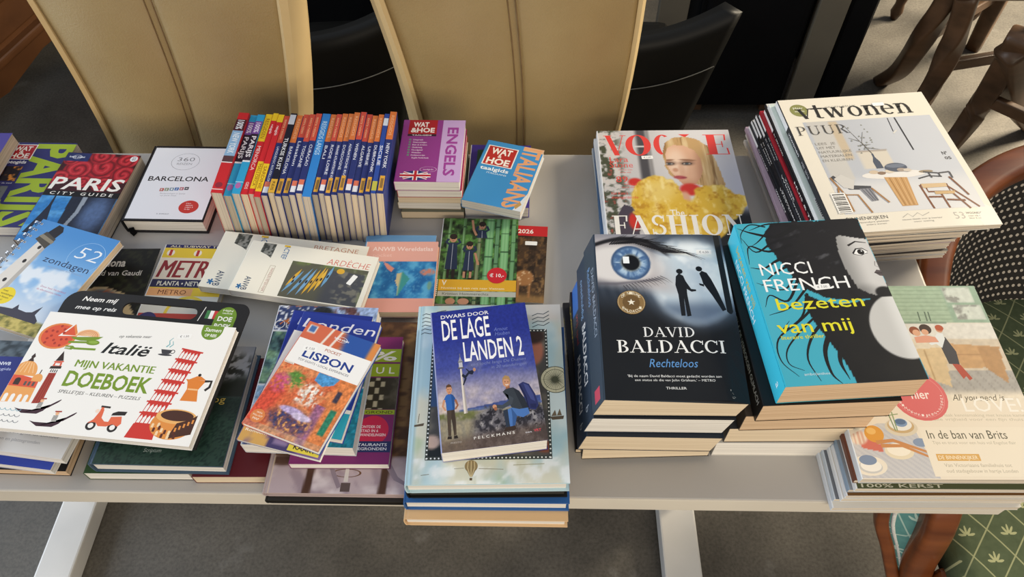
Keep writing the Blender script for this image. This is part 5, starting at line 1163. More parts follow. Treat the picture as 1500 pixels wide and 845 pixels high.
def art_brown(w, h):
    a = Art(w, h)
    def f(u, v):
        n = fbm(u * 14, v * 30, 7); c = flat(u, '#4a3222'); c = mix(c, '#6a4a30', ss(.4, .7, n)); c = mix(c, '#8a6a42', band(u, .86, .93, .02) * ss(.4, .6, fbm(u * 8, v * 40, 3)) * .8)
        b = 1 - ss(.185, .20, v); c = mix(c, '#b5a2a6', b); c = mix(c, '#8d7a84', b * ss(.5, .62, fbm(u * 6 + v * 4, v * 5, 12)) * .7); c = mix(c, '#dcd0d0', b * ss(.55, .75, fbm(u * 5, v * 9, 33)) * .8)
        for x in (.28, .795): c = mix(c, '#4a3024', b * band(u - .10 * (v - .1), x, x + .055, .006))
        c = mix(c, '#5d4338', b * ellm(u, v, .10, .17, .10, .03, .3)); c = mix(c, '#d8c3a8', b * (u < .05)); return c
    a.grid(0, 0, 1, 1, 80, 110, f)
    a.ring(.56, .105, .10, .14, '#6a4a36', .022); a.poly([(.545, .06), (.575, .06), (.57, .19), (.55, .19)], '#cfc6c0'); a.rect(.53, .01, .595, .055, '#5a4a48')
    a.line([(.41, .19), (.47, .10), (.52, .03)], .03, '#8a7a84'); a.line([(.80, .19), (.90, .08), (1.0, .04)], .05, '#8a7a84', .02); return a
def art_barcelona(w, h):
    a = Art(w, h); a.grid(0, 0, 1, 1, 4, 4, '#1b1a1f'); a.grid(.022, .02, .985, .972, 10, 10, '#e6e7ec')
    a.ring(.498, .779, .178, .022, '#6c6d72', .116); a.text('360', .39, .785, .215, .055, '#5a5b60', -.012, .0); a.text('REIZEN', .40, .735, .19, .028, '#8d8e93', -.004)
    a.text('BARCELONA', .125, .512, .755, .062, '#1d1d22', .014)
    for k, (ch, c) in enumerate(zip('REIZEN', ('#b5564a', '#7d8a6a', '#6b8a9a', '#3f6aa8', '#b0606a', '#3a3a42'))):
        x = .325 + .06 * k; a.rect(x, .375 + .004 * k, x + .05, .415 + .004 * k, c); a.text(ch, x + .014, .384 + .004 * k, .022, .022, '#f0f0f2', .01)
    a.text('Bestemmingen in Spanje', .35, .338, .31, .018, '#a4a5aa'); a.text('op jouw maat', .36, .312, .20, .018, '#a4a5aa')
    a.ell(.764, .177, .120, .082, '#c23a34'); a.para(['Met', 'digitale', 'reisgids &', 'de app'], .72, .215, .024, [.06, .09, .10, .07], .013, '#f5dcd8', bold=.01)
    a.text('R. BARRASO', .412, .078, .15, .014, '#5a5b60'); return a
def art_paris(w, h):
    a = Art(w, h)
    def f(u, v):
        c = flat(u, '#3a0f16'); top = v > .54
        for cx_, cy_, q in ((.60, .84, .24), (.27, .80, .20), (.86, .93, .16), (.50, .97, .17), (.90, .76, .17), (.08, .70, .14), (.42, .66, .12), (.70, .64, .14), (.12, .92, .12)):
            r = np.sqrt(((u - cx_) / q) ** 2 + ((v - cy_) / (q * .62)) ** 2); th = np.arctan2(v - cy_, u - cx_); sp = np.sin(r * 12 + th + 3.0 * fbm(u * 9, v * 12, 7)); m = (1 - ss(.92, 1.0, r)) * top
            c = mix(c, '#b3202c', m); c = mix(c, '#6a0c18', m * ss(.35, .95, sp) * .85); c = mix(c, '#d5454c', m * ss(.5, 1.0, -sp) * .7); c = mix(c, '#5a0a14', m * ss(.8, 1.0, r) * .7)
        c = mix(c, '#222c5e', inpoly(u, v, [(0, 1), (.34, 1), (.34, .90), (0, .90)]))
        b = v < .49; c = mix(c, '#2f7fc4', b); c = mix(c, '#5ba4dc', b * ss(.4, .7, fbm(u * 3, v * 14, 5))); d = inpoly(u, v, [(.40, .49), (.62, .49), (1, .49), (1, 0), (.50, 0), (.42, .20)]); c = mix(c, '#1d2436', d); c = mix(c, '#5f7aa8', d * ellm(u, v, .80, .30, .16, .20, .6, -12) * .8); c = c * (.88 + .24 * fbm(u * 40, v * 50, 19, 3)[..., None]); c = mix(c, '#a9b3bf', inpoly(u, v, [(.56, .49), (.62, .49), (.60, .30), (.52, .10), (.49, .14), (.56, .34)]) * .85)
        return c
    a.grid(0, 0, 1, 1, 100, 140, f)
    a.poly([(.185, .49), (.205, .49), (.215, .38), (.26, .24), (.31, .08), (.24, .08), (.20, .20), (.15, .20), (.12, .08), (.05, .08), (.13, .26), (.175, .38)], '#1a2236')
    a.rect(0, .488, 1, .548, '#0f0d10'); a.text('PARIS', .03, .568, .93, .135, '#f4efe6', .02, .12); a.text('C I T Y   G U I D E', .09, .505, .82, .032, '#eeeae2', .012, .12)
    a.ring(.165, .948, .065, .12, '#dfe3ef', .024); a.text('lonely planet', .06, .94, .21, .020, '#eef0f6', .012); a.disc(.93, .955, .05, '#e8e6e6'); a.text('GO', .905, .94, .05, .024, '#222c5e', .02); a.text('WITH', .905, .967, .05, .012, '#222c5e', .01); return a
def art_parijs(w, h):
    a = Art(w, h); a.grid(0, 0, 1, 1, 4, 4, '#2b2c66')
    a.rect(.455, 0, 1, 1, '#2b2c66'); a.text('PARIJS', .455, .985, .98, .545, '#9fb52c', .035, rot=-90)
    def f(u, v):
        n = fbm(u * 16, v * 22, 9); c = flat(u, '#1a1622'); c = mix(c, '#d98a3a', ss(.58, .72, n)); return c
    a.grid(0, .52, .40, .70, 30, 24, f); a.grid(0, .22, .36, .46, 24, 24, lambda u, v: mix(flat(u, '#6a6f72'), '#2a2a30', ss(.4, .6, fbm(u * 12, v * 14, 2))))
    a.rect(.06, .785, .44, .975, '#efeae4'); a.rect(.075, .793, .425, .967, '#b0242c'); a.text('WAT', .12, .895, .26, .055, '#f4efe8', .03); a.text('&', .215, .862, .07, .034, '#f4efe8', .02); a.text('HOE', .11, .805, .28, .055, '#f4efe8', .03)
    a.text('Fotogids', .08, .735, .33, .036, '#eeeef2', .02); a.text('alles over de stad', .02, .49, .36, .014, '#d9d9e6'); return a
def art_zondagen(w, h):
    a = Art(w, h)
    def f(u, v):
        n = fbm(u * 4 + 1, v * 6, 27); c = flat(u, '#4f8fd0'); c = mix(c, '#86b4e2', 1 - ss(.45, .95, v)); c = mix(c, '#c9d6e6', 1 - ss(.15, .50, v)); c = mix(c, '#eef0f3', ss(.56, .72, n) * band(v, .20, .62, .08) * .85)
        g = 1 - ss(.125, .15, v + .02 * np.sin(u * 9)); g2 = fbm(u * 26, v * 40, 29); c = mix(c, '#9a8f4a', g); c = mix(c, '#c3b367', g * ss(.45, .7, g2)); c = mix(c, '#6a6a34', g * (1 - ss(.3, .45, g2))); return c
    a.grid(0, 0, 1, 1, 70, 90, f)
    a.poly([(.36, .150), (.52, .165), (.55, .215), (.58, .175), (.68, .17), (.74, .185), (.80, .255), (.79, .17), (.86, .13), (.86, .10), (.36, .10)], '#3c3a48')
    # lighthouse leaning up the cover
    a.poly([(.045, .13), (.275, .13), (.305, .79), (.165, .79)], '#dcd7d0'); a.poly([(.215, .13), (.275, .13), (.305, .79), (.27, .79)], '#b5b0aa')
    a.poly([(.110, .80), (.300, .735), (.315, .785), (.330, .845), (.165, .895), (.135, .85)], '#4d483f'); a.poly([(.120, .835), (.325, .79), (.335, .82), (.145, .865)], '#8b8372'); a.poly([(.18, .89), (.31, .85), (.335, .93), (.30, .975), (.23, .985)], '#26242a'); 
    for x, y in ((.235, .735), (.21, .58), (.185, .376)): a.ell(x, y, .020, .020, '#2c2726')
    a.ring(.80, .76, .20, .02, '#a5cbee'); a.text('52', .665, .735, .275, .120, '#eef3f8', -.012, .15); a.text('zondagen', .385, .625, .56, .062, '#2b3350', -.002); a.text('wandelen en fietsen', .49, .588, .44, .020, '#8fa6c8', .0)
    a.text('Door heel Nederland', .60, .408, .30, .017, '#b0648a'); a.text('de allermooiste routes', .58, .378, .30, .017, '#b0648a')
    for k in range(14): a.disc(.035, .05 + .9 * k / 13, .014, '#d9dde2'); a.disc(.035, .05 + .9 * k / 13, .009, '#5a5a5e')
    a.disc(.33, .25, .105, '#e6cf2c'); a.para(['met', 'wandelingen', 'en fietsen', 'tips!'], .27, .285, .028, [.06, .15, .12, .07], .016, '#4a4420', bold=.008); return a
def art_anwb(w, h, title, photo):
    a = Art(w, h); a.grid(0, 0, 1, 1, 10, 6, '#ece7d8')
    a.text('ACTIEF', .272, .985, .27, .042, '#2f6a9c', .01, rot=-90); a.rect(.262, .955, .31, .99, '#e3b93a')
    def th(u, v): return mix(flat(u, '#8c8c86'), '#3f423e', ss(.42, .58, fbm(u * 60, v * 30, 3)))
    a.grid(.10, .70, .20, .985, 18, 18, th); a.poly([(.10, .70), (.20, .70), (.17, .74), (.10, .80)], '#ece7d8')
    a.text('ANWB', .085, .30, .26, .045, '#27405e', .012, rot=-90); 
    for k in range(5): a.line([(.065, .10), (.065 + .022 * math.cos(R(72 * k)), .10 + .05 * math.sin(R(72 * k)))], .012, '#2f6a9c')
    for p in ([(.225, .04), (.225, .56)], [(.265, .04), (.265, .56)], [(.225, .04), (.265, .04)], [(.225, .56), (.265, .56)]): a.line(p, .003, '#a99a86')
    a.text('WANDELEN FIETSEN KAJAK', .24, .52, .46, .022, '#a9736a', rot=-90)
    if photo:
        def f(u, v):
            n = fbm(u * 30, v * 16, 5); c = flat(u, '#5b5a4c'); c = mix(c, '#6f8048', ss(.60, .72, v) * ss(.4, .6, n)); c = mix(c, '#4a4c52', ss(.62, .72, u) * (v < .62)); c = mix(c, '#77756c', ss(.72, .80, u) * ss(.5, .65, n)); return mix(c, '#8a9a60', ss(.93, 1, u) * ss(.35, .6, n))
        a.grid(.375, .02, .965, .71, 70, 50, f)
        for x0, y0, x1, y1, c in ((.40, .22, .47, .58, '#d9a93a'), (.39, .10, .49, .55, '#6f9fc4'), (.44, .06, .55, .62, '#6f9fc4'), (.50, .08, .58, .62, '#7aa7cc'), (.54, .10, .61, .62, '#d9a93a'), (.58, .14, .645, .68, '#d9a93a'), (.62, .20, .66, .66, '#e3b548'), (.66, .28, .70, .72, '#6f9fc4')):
            dx, dy = x1 - x0, y1 - y0; a.poly([(x0, y0), (x0 + .3 * dx + .014, y0 + .3 * dy), (x0 + .7 * dx + .013, y0 + .7 * dy), (x1, y1), (x0 + .7 * dx - .010, y0 + .7 * dy), (x0 + .3 * dx - .010, y0 + .3 * dy)], c); a.ell(x0 + .5 * dx, y0 + .5 * dy, .007, .035, '#2c2f36', rot=-12)
        a.ell(.76, .63, .03, .05, '#d9a93a')
        a.text(title, .632, .730, .325, .115, '#cf5a4c', -.012, .12)
    else: a.text(title, .64, .850, .30, .075, '#b9785c', -.008)
    return a
def art_bamboo(w, h):
    a = Art(w, h)
    def f(u, v):
        n = fbm(u * 14, v * 18, 15); n2 = fbm(u * 40, v * 30, 17); c = flat(u, '#2f4526'); c = mix(c, '#4f7d3a', ss(.45, .65, n)); c = mix(c, '#7fa860', ss(.62, .8, n2) * .6); c = mix(c, '#141c12', (1 - ss(.28, .42, n)) * .8)
        for x, q, cc in ((.63, .055, '#5f9a62'), (.83, .055, '#6aa56a'), (.73, .03, '#3a6a44'), (.94, .03, '#4a7d4c'), (.50, .025, '#5d5a3a'), (.10, .02, '#4a6f3a'), (.29, .02, '#3f6434')):
            d = np.abs(u - x - .02 * (v - .5)) / q; m = 1 - ss(.85, 1.0, d); c = mix(c, cc, m); c = mix(c, '#a8d0a0', m * (1 - ss(.0, .5, np.abs(d - .35))) * .55); c = mix(c, '#2a4a30', m * band(np.mod(v + x * 3, .22), .0, .012, .003))
        return c
    a.grid(0, 0, 1, 1, 90, 120, f)
    D = '#26314a'; S = '#b98668'; H = '#2a201c'
    def kid(x, top, bot, legs, s=1.0):
        a.poly([(x - .055 * s, top), (x - .075 * s, bot), (x + .085 * s, bot), (x + .055 * s, top), (x + .03, top + .012), (x - .03, top + .012)], D); a.line([(x, top), (x + .004, bot)], .006, '#aeb4c4')
        a.line([(x - .05 * s, top - .005), (x - .085 * s, top + .02), (x - .06 * s, top + .06)], .034, D); a.line([(x + .05 * s, top - .005), (x + .095 * s, top + .015), (x + .065 * s, top + .06)], .034, D)
        if legs: a.poly([(x - .05 * s, bot), (x - .01, bot), (x - .012, legs), (x - .045 * s, legs)], H); a.poly([(x + .015, bot), (x + .06 * s, bot), (x + .055 * s, legs), (x + .018, legs)], H)
        a.ell(x, top + .058, .046 * s, .042 * s, S); a.ell(x, top + .088, .050 * s, .034 * s, H); a.ell(x - .017, top + .058, .008, .005, H, n=8); a.ell(x + .017, top + .058, .008, .005, H, n=8); a.ell(x, top + .036, .014, .005, '#8f4a44', n=8)
    kid(.165, .685, .385, .285); kid(.385, .600, .375, .285, .9); kid(.53, .845, .76, 0, .9)
    a.line([(.395, .98), (.42, .86), (.46, .79)], .03, S); a.line([(.46, .58), (.50, .47), (.51, .44)], .03, S); a.line([(.34, .29), (.34, .36)], .03, S); a.line([(.42, .29), (.42, .36)], .03, S); a.ell(.20, .03, .06, .035, S); a.ell(.36, .03, .07, .035, S)
    a.grid(.036, .145, 1, .270, 6, 2, '#e0aa2e'); a.grid(.036, .085, 1, .140, 6, 2, '#b9b9ac'); a.text('V', .075, .205, .06, .055, '#f5efdc', .02); a.text('Notities bij een reis naar Vietnam', .075, .165, .78, .022, '#f3e6bd', .008); a.text('Kristien Hemmerechts', .095, .100, .57, .026, '#5f6152', .006)
    for k in range(9): a.rect(.008, .085 + .021 * k, .026, .098 + .021 * k, '#e6e2d6')
    return a
def art_deer(w, h):
    a = Art(w, h)
    def f(u, v):
        n = fbm(u * 12, v * 14, 35); n2 = fbm(u * 34, v * 30, 37); c = flat(u, '#4a3726'); c = mix(c, '#2c2118', ss(.45, .62, n)); c = mix(c, '#6f5232', ss(.55, .75, n2)); c = mix(c, '#a8814e', (1 - ss(.04, .14, v)) * .8); c = mix(c, '#8a6a44', inpoly(u, v, [(.88, .10), (1, .40), (1, .10)]) * ss(.4, .6, n2))
        d = np.maximum.reduce([ellm(u, v, .74, .30, .12, .10, .15), band(u, .66, .69, .006) * (v < .30) * (v > .05), band(u, .80, .83, .006) * (v < .30) * (v > .05)]); c = mix(c, '#a87648', d); c = mix(c, '#d9b68c', d * (vn(u * 40, v * 40, 4) > .72)); return c
    a.grid(0, 0, 1, .86, 60, 70, f); a.rect(0, .86, 1, 1, '#c3282c'); a.text('2026', .62, .895, .20, .055, '#f4e9e4', .02); a.text('KALENDER', .1, .895, .45, .055, '#f4e9e4', .02); return a
def art_atlas(w, h):
    a = Art(w, h); a.grid(0, 0, 1, 1, 4, 4, '#dd9c8c'); a.grid(0, .72, 1, 1, 2, 2, '#dfa596')
    def f(u, v):
        n = fbm(u * 9, v * 9, 45); n2 = fbm(u * 40, v * 40, 46); c = flat(u, '#2f7ab0'); c = mix(c, '#58a4cc', ss(.45, .7, n)); c = mix(c, '#1d5a94', (1 - ss(.3, .5, n)) * .8); c = mix(c, '#83c0d8', ss(.62, .8, n2) * .4)
        sa = inpoly(u, v, [(.48, .53), (.56, .55), (.66, .46), (.62, .39), (.56, .29), (.53, .22), (.50, .23), (.51, .33), (.47, .42)]); c = mix(c, '#3f8f8c', sa); c = mix(c, '#c9b88c', sa * (1 - ss(.50, .54, u - .1 * (v - .3))))
        na = inpoly(u, v, [(.28, .70), (.36, .66), (.43, .60), (.40, .55), (.36, .58), (.31, .64)]); c = mix(c, '#d98f7a', na); af = ellm(u, v, .89, .55, .10, .05, .3); c = mix(c, '#c9806a', af * (.4 + .6 * ss(.4, .6, n2))); c = mix(c, '#6f9a8a', ellm(u, v, .93, .36, .03, .06, .3)); return c
    a.grid(.0, .185, 1, .705, 70, 50, f); a.text('ANWB Wereldatlas', .104, .862, .83, .060, '#f0d5cc', .012); a.text('pocket', .12, .775, .26, .050, '#e8bdb0', .0); return a
def art_green(w, h):
    a = Art(w, h)
    def f(u, v):
        n = fbm(u * 40, v * 40, 55); c = flat(u, '#2c4338'); c = mix(c, '#1d2f28', ss(.45, .6, n)); c = mix(c, '#3a5648', ss(.62, .75, n) * .7); 
        p = ss(.545, .56, v); n2 = fbm(u * 16, v * 14, 57); c = mix(c, '#8d8f94', p); tr = p * (1 - ss(.66, .78, v + .12 * (n2 - .5))); c = mix(c, '#23261f', tr); c = mix(c, '#2c2d2a', p * ss(.5, .62, fbm(u * 22, v * 30, 59)) * ellm(u, v, .88, .80, .14, .12, .5)); c = mix(c, '#6d7078', p * ss(.9, 1, v) * .5); c = mix(c, '#1c2420', band(v, .40, .56, .06) * .6); return c
    a.grid(0, 0, 1, 1, 80, 80, f); a.text('Monoloog', .45, .505, .43, .055, '#b59a4a', .0); a.text('romantische fictie', .47, .310, .30, .022, '#93a096', .0, .2); a.text('Scriptum', .385, .098, .13, .030, '#aab5ab', -.004, .2); return a
def art_phrase(w, h, kind):
    a = Art(w, h)
    if kind == 'engels':
        a.grid(0, 0, 1, 1, 4, 4, '#8e3a86'); a.rect(.645, 0, 1, 1, '#c3a2cf'); a.text('ENGELS', .735, .875, .78, .165, '#9a3f92', .03, rot=-90)
        a.rect(.10, .760, .555, 1.0, '#a9232b'); a.text('WAT', .17, .885, .25, .075, '#f3e8e2', .035); a.text('&HOE', .14, .790, .38, .075, '#f3e8e2', .035); a.rect(.10, .725, .555, .760, '#33202c'); a.text('TAALGIDS', .17, .732, .31, .020, '#eadfe2', .02)
        for k in range(8): a.text(('Uitspraak', 'Ontmoetingen', 'Eten & drinken', 'Onderweg', 'Noodgeval', 'Winkelen', 'Hobbywoorden', 'Engels–Nederlands')[k], .20 if k < 7 else .22, .655 - .042 * k, (.16, .22, .23, .16, .17, .15, .22, .26)[k], .022, '#ecd9ea', .006); a.rect(.135, .655 - .042 * k, .170, .68 - .042 * k, '#6a8a7a') if k < 7 else None
        a.ell(.315, .095, .235, .072, '#27356f'); 
        for p in ([(.13, .05), (.50, .14)], [(.13, .14), (.50, .05)]): a.line(p, .045, '#eae6ea'); a.line(p, .018, '#b8272f')
        a.line([(.315, .167), (.315, .023)], .075, '#eae6ea'); a.line([(.08, .095), (.55, .095)], .075, '#eae6ea'); a.line([(.315, .167), (.315, .023)], .040, '#b8272f'); a.line([(.08, .095), (.55, .095)], .040, '#b8272f')
        a.ring(.50, .19, .13, .05, '#d9bcd8', .042); a.text('taalgids', .42, .18, .16, .020, '#e8d4e6')
    elif kind == 'italiaans':
        a.grid(0, 0, 1, 1, 4, 4, '#3f8fcb'); a.rect(.655, .93, 1, 1, '#d9b08a'); a.text('ITALIAANS', .665, .985, .97, .30, '#e0a273', .03, rot=-90)
        a.poly([(.86, .0), (1, 0), (1, .28), (.92, .12)], '#d9dde0'); a.poly([(.90, .02), (.97, .10), (.93, .14), (.86, .06)], '#b9955a')
        a.rect(.06, .60, .585, .925, '#f1ece6'); a.rect(.08, .612, .565, .913, '#b4302c'); a.text('WAT', .14, .795, .36, .095, '#f5efe8', .035); a.text('&', .28, .742, .07, .05, '#f5efe8', .02); a.text('HOE', .12, .630, .40, .095, '#f5efe8', .035)
        a.text('taalgids', .07, .520, .49, .055, '#eef4f8', .02); a.text('ITALIAANS', .21, .470, .34, .024, '#cfe2ef', .01)
    else:
        a.grid(0, 0, 1, 1, 4, 4, '#3d2f86'); a.rect(.12, .55, .70, .92, '#2c4a3a'); a.text('WAT', .2, .76, .42, .11, '#7fb24a', .03); a.text('HOE', .2, .60, .42, .11, '#7fb24a', .03); a.text('SPAANS', .78, .9, .8, .16, '#6f5fc0', .02, rot=-90)
    return a
def art_gaudi(w, h):
    a = Art(w, h)
    def f(u, v):
        n = fbm(u * 16, v * 22, 65); c = flat(u, '#17150f'); c = mix(c, '#3f4a2a', ss(.5, .7, n) * ss(.5, .7, u) * (v < .85)); c = mix(c, '#2c2c1a', ss(.55, .7, n)); c = mix(c, '#cbb489', inpoly(u, v, [(0, .40), (.10, .55), (.45, .58), (.75, .50), (.95, .30), (1, 0), (0, 0)])); m = ellm(u, v, .42, .46, .22, .09, .3); c = mix(c, '#4a5260', m); return mix(c, '#a85c3a', m * ss(.5, .62, n))
    a.grid(0, 0, 1, 1, 40, 60, f); a.text('Barcelona', .05, .80, .55, .085, '#eae4d8', .03); a.text('de stad van Gaudí', .05, .70, .82, .055, '#eae4d8', .012); return a
def art_metro(w, h):
    a = Art(w, h); a.grid(0, 0, 1, 1, 4, 4, '#d9b93a'); a.rect(0, .965, 1, 1, '#2c2a5a'); a.text('ALL SUBWAY TRAM', .08, .972, .84, .022, '#e2d9b4', .01)
    a.rect(0, .86, 1, .965, '#e2c23c'); 
    for x in (.12, .50, .88): a.disc(x, .912, .055, '#efe4d2'); a.rect(x - .055 * .35, .88, x + .02, .945, '#b5342e')
    a.rect(0, .62, 1, .86, '#e6d8c2'); a.text('METRO', .04, .655, .90, .18, '#8f2a2e', .03, .12); a.rect(0, .555, 1, .635, '#2c2a4a'); a.text('PLANTA • NETWORK', .10, .572, .80, .045, '#e6e0cc', .012); a.rect(.0, .47, .62, .545, '#dca06a'); a.text('METRO', .16, .485, .38, .045, '#6a3a20', .0)
    a.rect(0, 0, 1, .47, '#d3d0c6'); a.ring(.62, .30, .28, .16, '#e0c447'); a.rect(0, .23, 1, .30, '#b5443a'); a.grid(0, 0, 1, .23, 40, 12, lambda u, v: mix(mix(flat(u, '#d8cfc0'), '#e0c447', band(u, .3, .5, .01)), '#8a6a6a', ss(.62, .66, fbm(u * 9, v * 9, 3))));  a.rect(0, .19, 1, .25, '#3a3f38'); a.disc(.15, .23, .13, '#3a3566'); a.ring(.7, .09, .12, .12, '#6a5a48'); a.line([(0, .03), (.3, .12), (.6, .05), (1, .14)], .02, '#b5443a'); a.line([(.2, 0), (.4, .17)], .015, '#4a7a9a'); 
    for k in range(9): a.rect(.30 + .075 * k, .20, .335 + .075 * k, .245, '#8a917c')
    return a
def art_blueie(w, h):
    a = Art(w, h); a.grid(0, 0, 1, 1, 3, 3, '#27307e'); a.grid(0, .84, 1, 1, 30, 10, lambda u, v: mix(flat(u, '#5d6a74'), '#2c353c', ss(.4, .62, fbm(u * 16, v * 18, 2))))
    a.text('ANWB', .72, .755, .17, .032, '#e9ecf5', .02); a.text('wereldreisgids', .52, .705, .40, .026, '#c3c9ea', .004); a.text('Italië', .50, .50, .38, .11, '#3fc0c4', .015); return a
# ------------------------------------------------------------------ book cluster, left half of the table
PB, HB, MG = 'paperback_book', 'hardcover_book', 'magazine'
def B(*a, **k): return book(*a, **k)

# far-left guides
B(PB, 'fat purple-covered book cut by the left picture edge, nearest the far table edge', 'book', None, -.9145, .8393, .046, .11, .17, .022, 0, front='4a3f8c', back='b9b4bd', sc_col='4a3f8c', pages=PG_GREY)
a = art_parijs(.115, .1886); B(PB, 'navy photo guide with PARIJS in tall lime green letters', 'book', 'city guides at the left end', -.8214, .8330, .022, .115, .1886, .021, -.97, front=a, back='2b2c66', sc_col='2b2c66')
a = art_paris(.1251, .19); B(PB, 'city guide with red roses and white PARIS title', 'book', 'city guides at the left end', -.7066, .7975, .030, .1251, .19, .029, -3.64, front=a, back='26262c', sc_col='3a0f16', pages=PG_GREY)
a = art_barcelona(.1298, .1651); B(HB, 'small white guide with a black frame titled BARCELONA', 'book', None, -.5615, .8297, .029, .1298, .1651, .0285, -.86, 'hard', front=a, back='1b1a1f', sc_col='1b1a1f', pages=PG_WHITE)
bm = bmesh.new(); sweep(bm, [(-.5615 - .056, .749, T + .010), (-.5615 - .054, .744, T + .006), (-.5615 - .050, .742, T + .002)], rrect(.004, .0004, .3, 1), (0, 0, 1))
rb = bm_obj('ribbon', bm, M_BFAB, bpy.data.objects['hardcover_book']); rb.matrix_parent_inverse = bpy.data.objects['hardcover_book'].matrix_world.inverted()

# lower-left pile, from the table up
B(PB, 'thick black book with brown page edges at the bottom of the lower left pile', 'book', None, -.664, .436, .015, .20, .17, .0148, -1, front='17171c', back='222226', pages=PG_TAN)
B(PB, 'dark green book with pale pages lying under the green hardcover', 'book', None, -.4755, .4280, .020, .13, .165, .0195, .3, front='2f4a26', back='3a3a36', pages=PG_WHITE)
B(PB, 'wine-red paperback with cream pages under the green hardcover, at its right', 'book', None, -.3585, .4265, .0195, .098, .167, .019, .8, front='5f1f26', back='5f1f26', pages=PG_CREAM)
B(PB, 'blue-bottomed travel guide at the lower left corner, under the white one', 'book', None, -.6311, .4367, .028, .13, .17, .0125, -6.3, front='2b3f9c', back='e0ddd6', pages=PG_WHITE)
a = Art(.13, .16); a.grid(0, 0, 1, 1, 3, 3, '#dcd9d6'); a.para(['musea, restaurants, shopping', 'de stad met een gids of zonder', 'alle wandelingen en plattegronden'], .02, .215, .062, [.90, .86, .70], .026, '#9a979a', bold=.0)
B(PB, 'white guide with grey lines of text along its lower edge, lower left', 'book', None, -.6133, .4405, .042, .13, .16, .0135, -6.92, front=a, back='dcd9d6')
a = art_blueie(.125, .15); B(PB, 'navy travel guide with turquoise title, half hidden by the white activity book', 'book', None, -.7169, .4393, .053, .125, .15, .0105, -1.84, front=a, back='27307e')
a = art_green(.1644, .1672); B(HB, 'dark green hardcover novel with a photo of a tree at the top', 'book', None, -.4413, .4297, .045, .1644, .1672, .0245, -.61, 'hard', front=a, back='7d92b4', sc_col='41566a', pages=PG_WHITE)

# spiral bound guide with lighthouse
zr = empty('spiral_bound_book', 'spiral bound blue guide with a white lighthouse on its cover', 'book', None)
zw, zh, zt = .1374, .1784, .012
zr.matrix_world = Matrix.Translation((-.6891, .6245, T + .050 - zt)) @ Matrix.Rotation(R(-17.76), 4, 'Z')
za = art_zondagen(zw, zh); V, F, C_ = za.out(); P = np.stack([(V[:, 0] - .5) * zw, (V[:, 1] - .5) * zh, zt + EPS * (V[:, 2] + 1)], 1)
b0 = len(P); bxV = [(x, y, z) for z in (zt - .0006, zt) for x, y in ((-zw / 2, -zh / 2), (zw / 2, -zh / 2), (zw / 2, zh / 2), (-zw / 2, zh / 2))]
bxF = [(0, 3, 2, 1), (4, 5, 6, 7), (0, 1, 5, 4), (1, 2, 6, 5), (2, 3, 7, 6), (3, 0, 4, 7)]
mesh_obj('cover', np.concatenate([P, np.array(bxV)]), F + [tuple(i + b0 for i in f) for f in bxF], M_GLOSS, zr, cols=np.concatenate([C_, np.broadcast_to(lin(hx('cfd6de')), (8, 3))]))
PV, PF = page_block((-zw / 2 + .001, -zh / 2 + .0005, .0008), (zw / 2 - .001, zh / 2 - .0005, zt - .0007)); mesh_obj('page_block', PV, PF, PG_CREAM, zr)
a2 = art_plain(zw, zh, 'dfe3e8'); V, F, C_ = a2.out(); mesh_obj('back_cover', np.array([(x, y, z) for z in (0, .0006) for x, y in ((-zw / 2, -zh / 2), (zw / 2, -zh / 2), (zw / 2, zh / 2), (-zw / 2, zh / 2))]), bxF, M_GLOSS, zr, cols=np.broadcast_to(lin(hx('dfe3e8')), (8, 3)))
M_WIRE = surf('bright_steel_wire', 'b0b2b6', 'd0d2d6', .25, metal=1.0)
bm = bmesh.new()
for k in range(14):
    y = -zh / 2 + zh * (.05 + .9 * k / 13)
    for dy in (-.0012, .0012):
        P = [(-zw / 2 + .0035 - .0075 + .0085 * math.cos(t), y + dy, zt / 2 + .0075 * math.sin(t)) for t in np.linspace(-1.0, 1.3, 2)] 
        P = [(-zw / 2 - .002 + .0075 * math.cos(R(t)), y + dy, zt / 2 + .0088 * math.sin(R(t))) for t in range(50, 311, 20)]
        sweep(bm, P, circ(.0007, 5), (0, 1, 0))
wc = bm_obj('wire_binding', bm, M_WIRE, zr, True); wc['label'] = 'silver double wire binding'

a = art_gaudi(.11, .17); B(PB, 'dark book with a stone roof photo poking out from under the spiral bound guide', 'book', None, -.6110, .6200, .012, .11, .17, .0115, .87, front=a, back='17150f')
a = art_metro(.11, .18); B('folded_map', 'yellow folded metro map with red METRO letters', 'map', None, -.4990, .6220, .013, .1085, .18, .0125, -1.34, 'mag', front=a, back='d9c76a')
a = art_anwb(.2251, .105, 'BRETAGNE', False); B(PB, 'cream holiday guide ending in GNE, lying under the kayak guide', 'book', 'cream activity guides', -.3540, .6612, .028, .2251, .105, .0135, -7.5, front=a, back='e6e1d2', sc_col='e6e1d2', pages=PG_WHITE)
a = art_anwb(.1928, .0922, 'ARDÈCHE', True); B(PB, 'cream holiday guide with a photo of blue and yellow kayaks', 'book', 'cream activity guides', -.3179, .6372, .042, .1928, .0922, .0135, -9.29, front=a, back='e6e1d2', sc_col='e6e1d2', stickers=[(.866, .50, 70, '')])

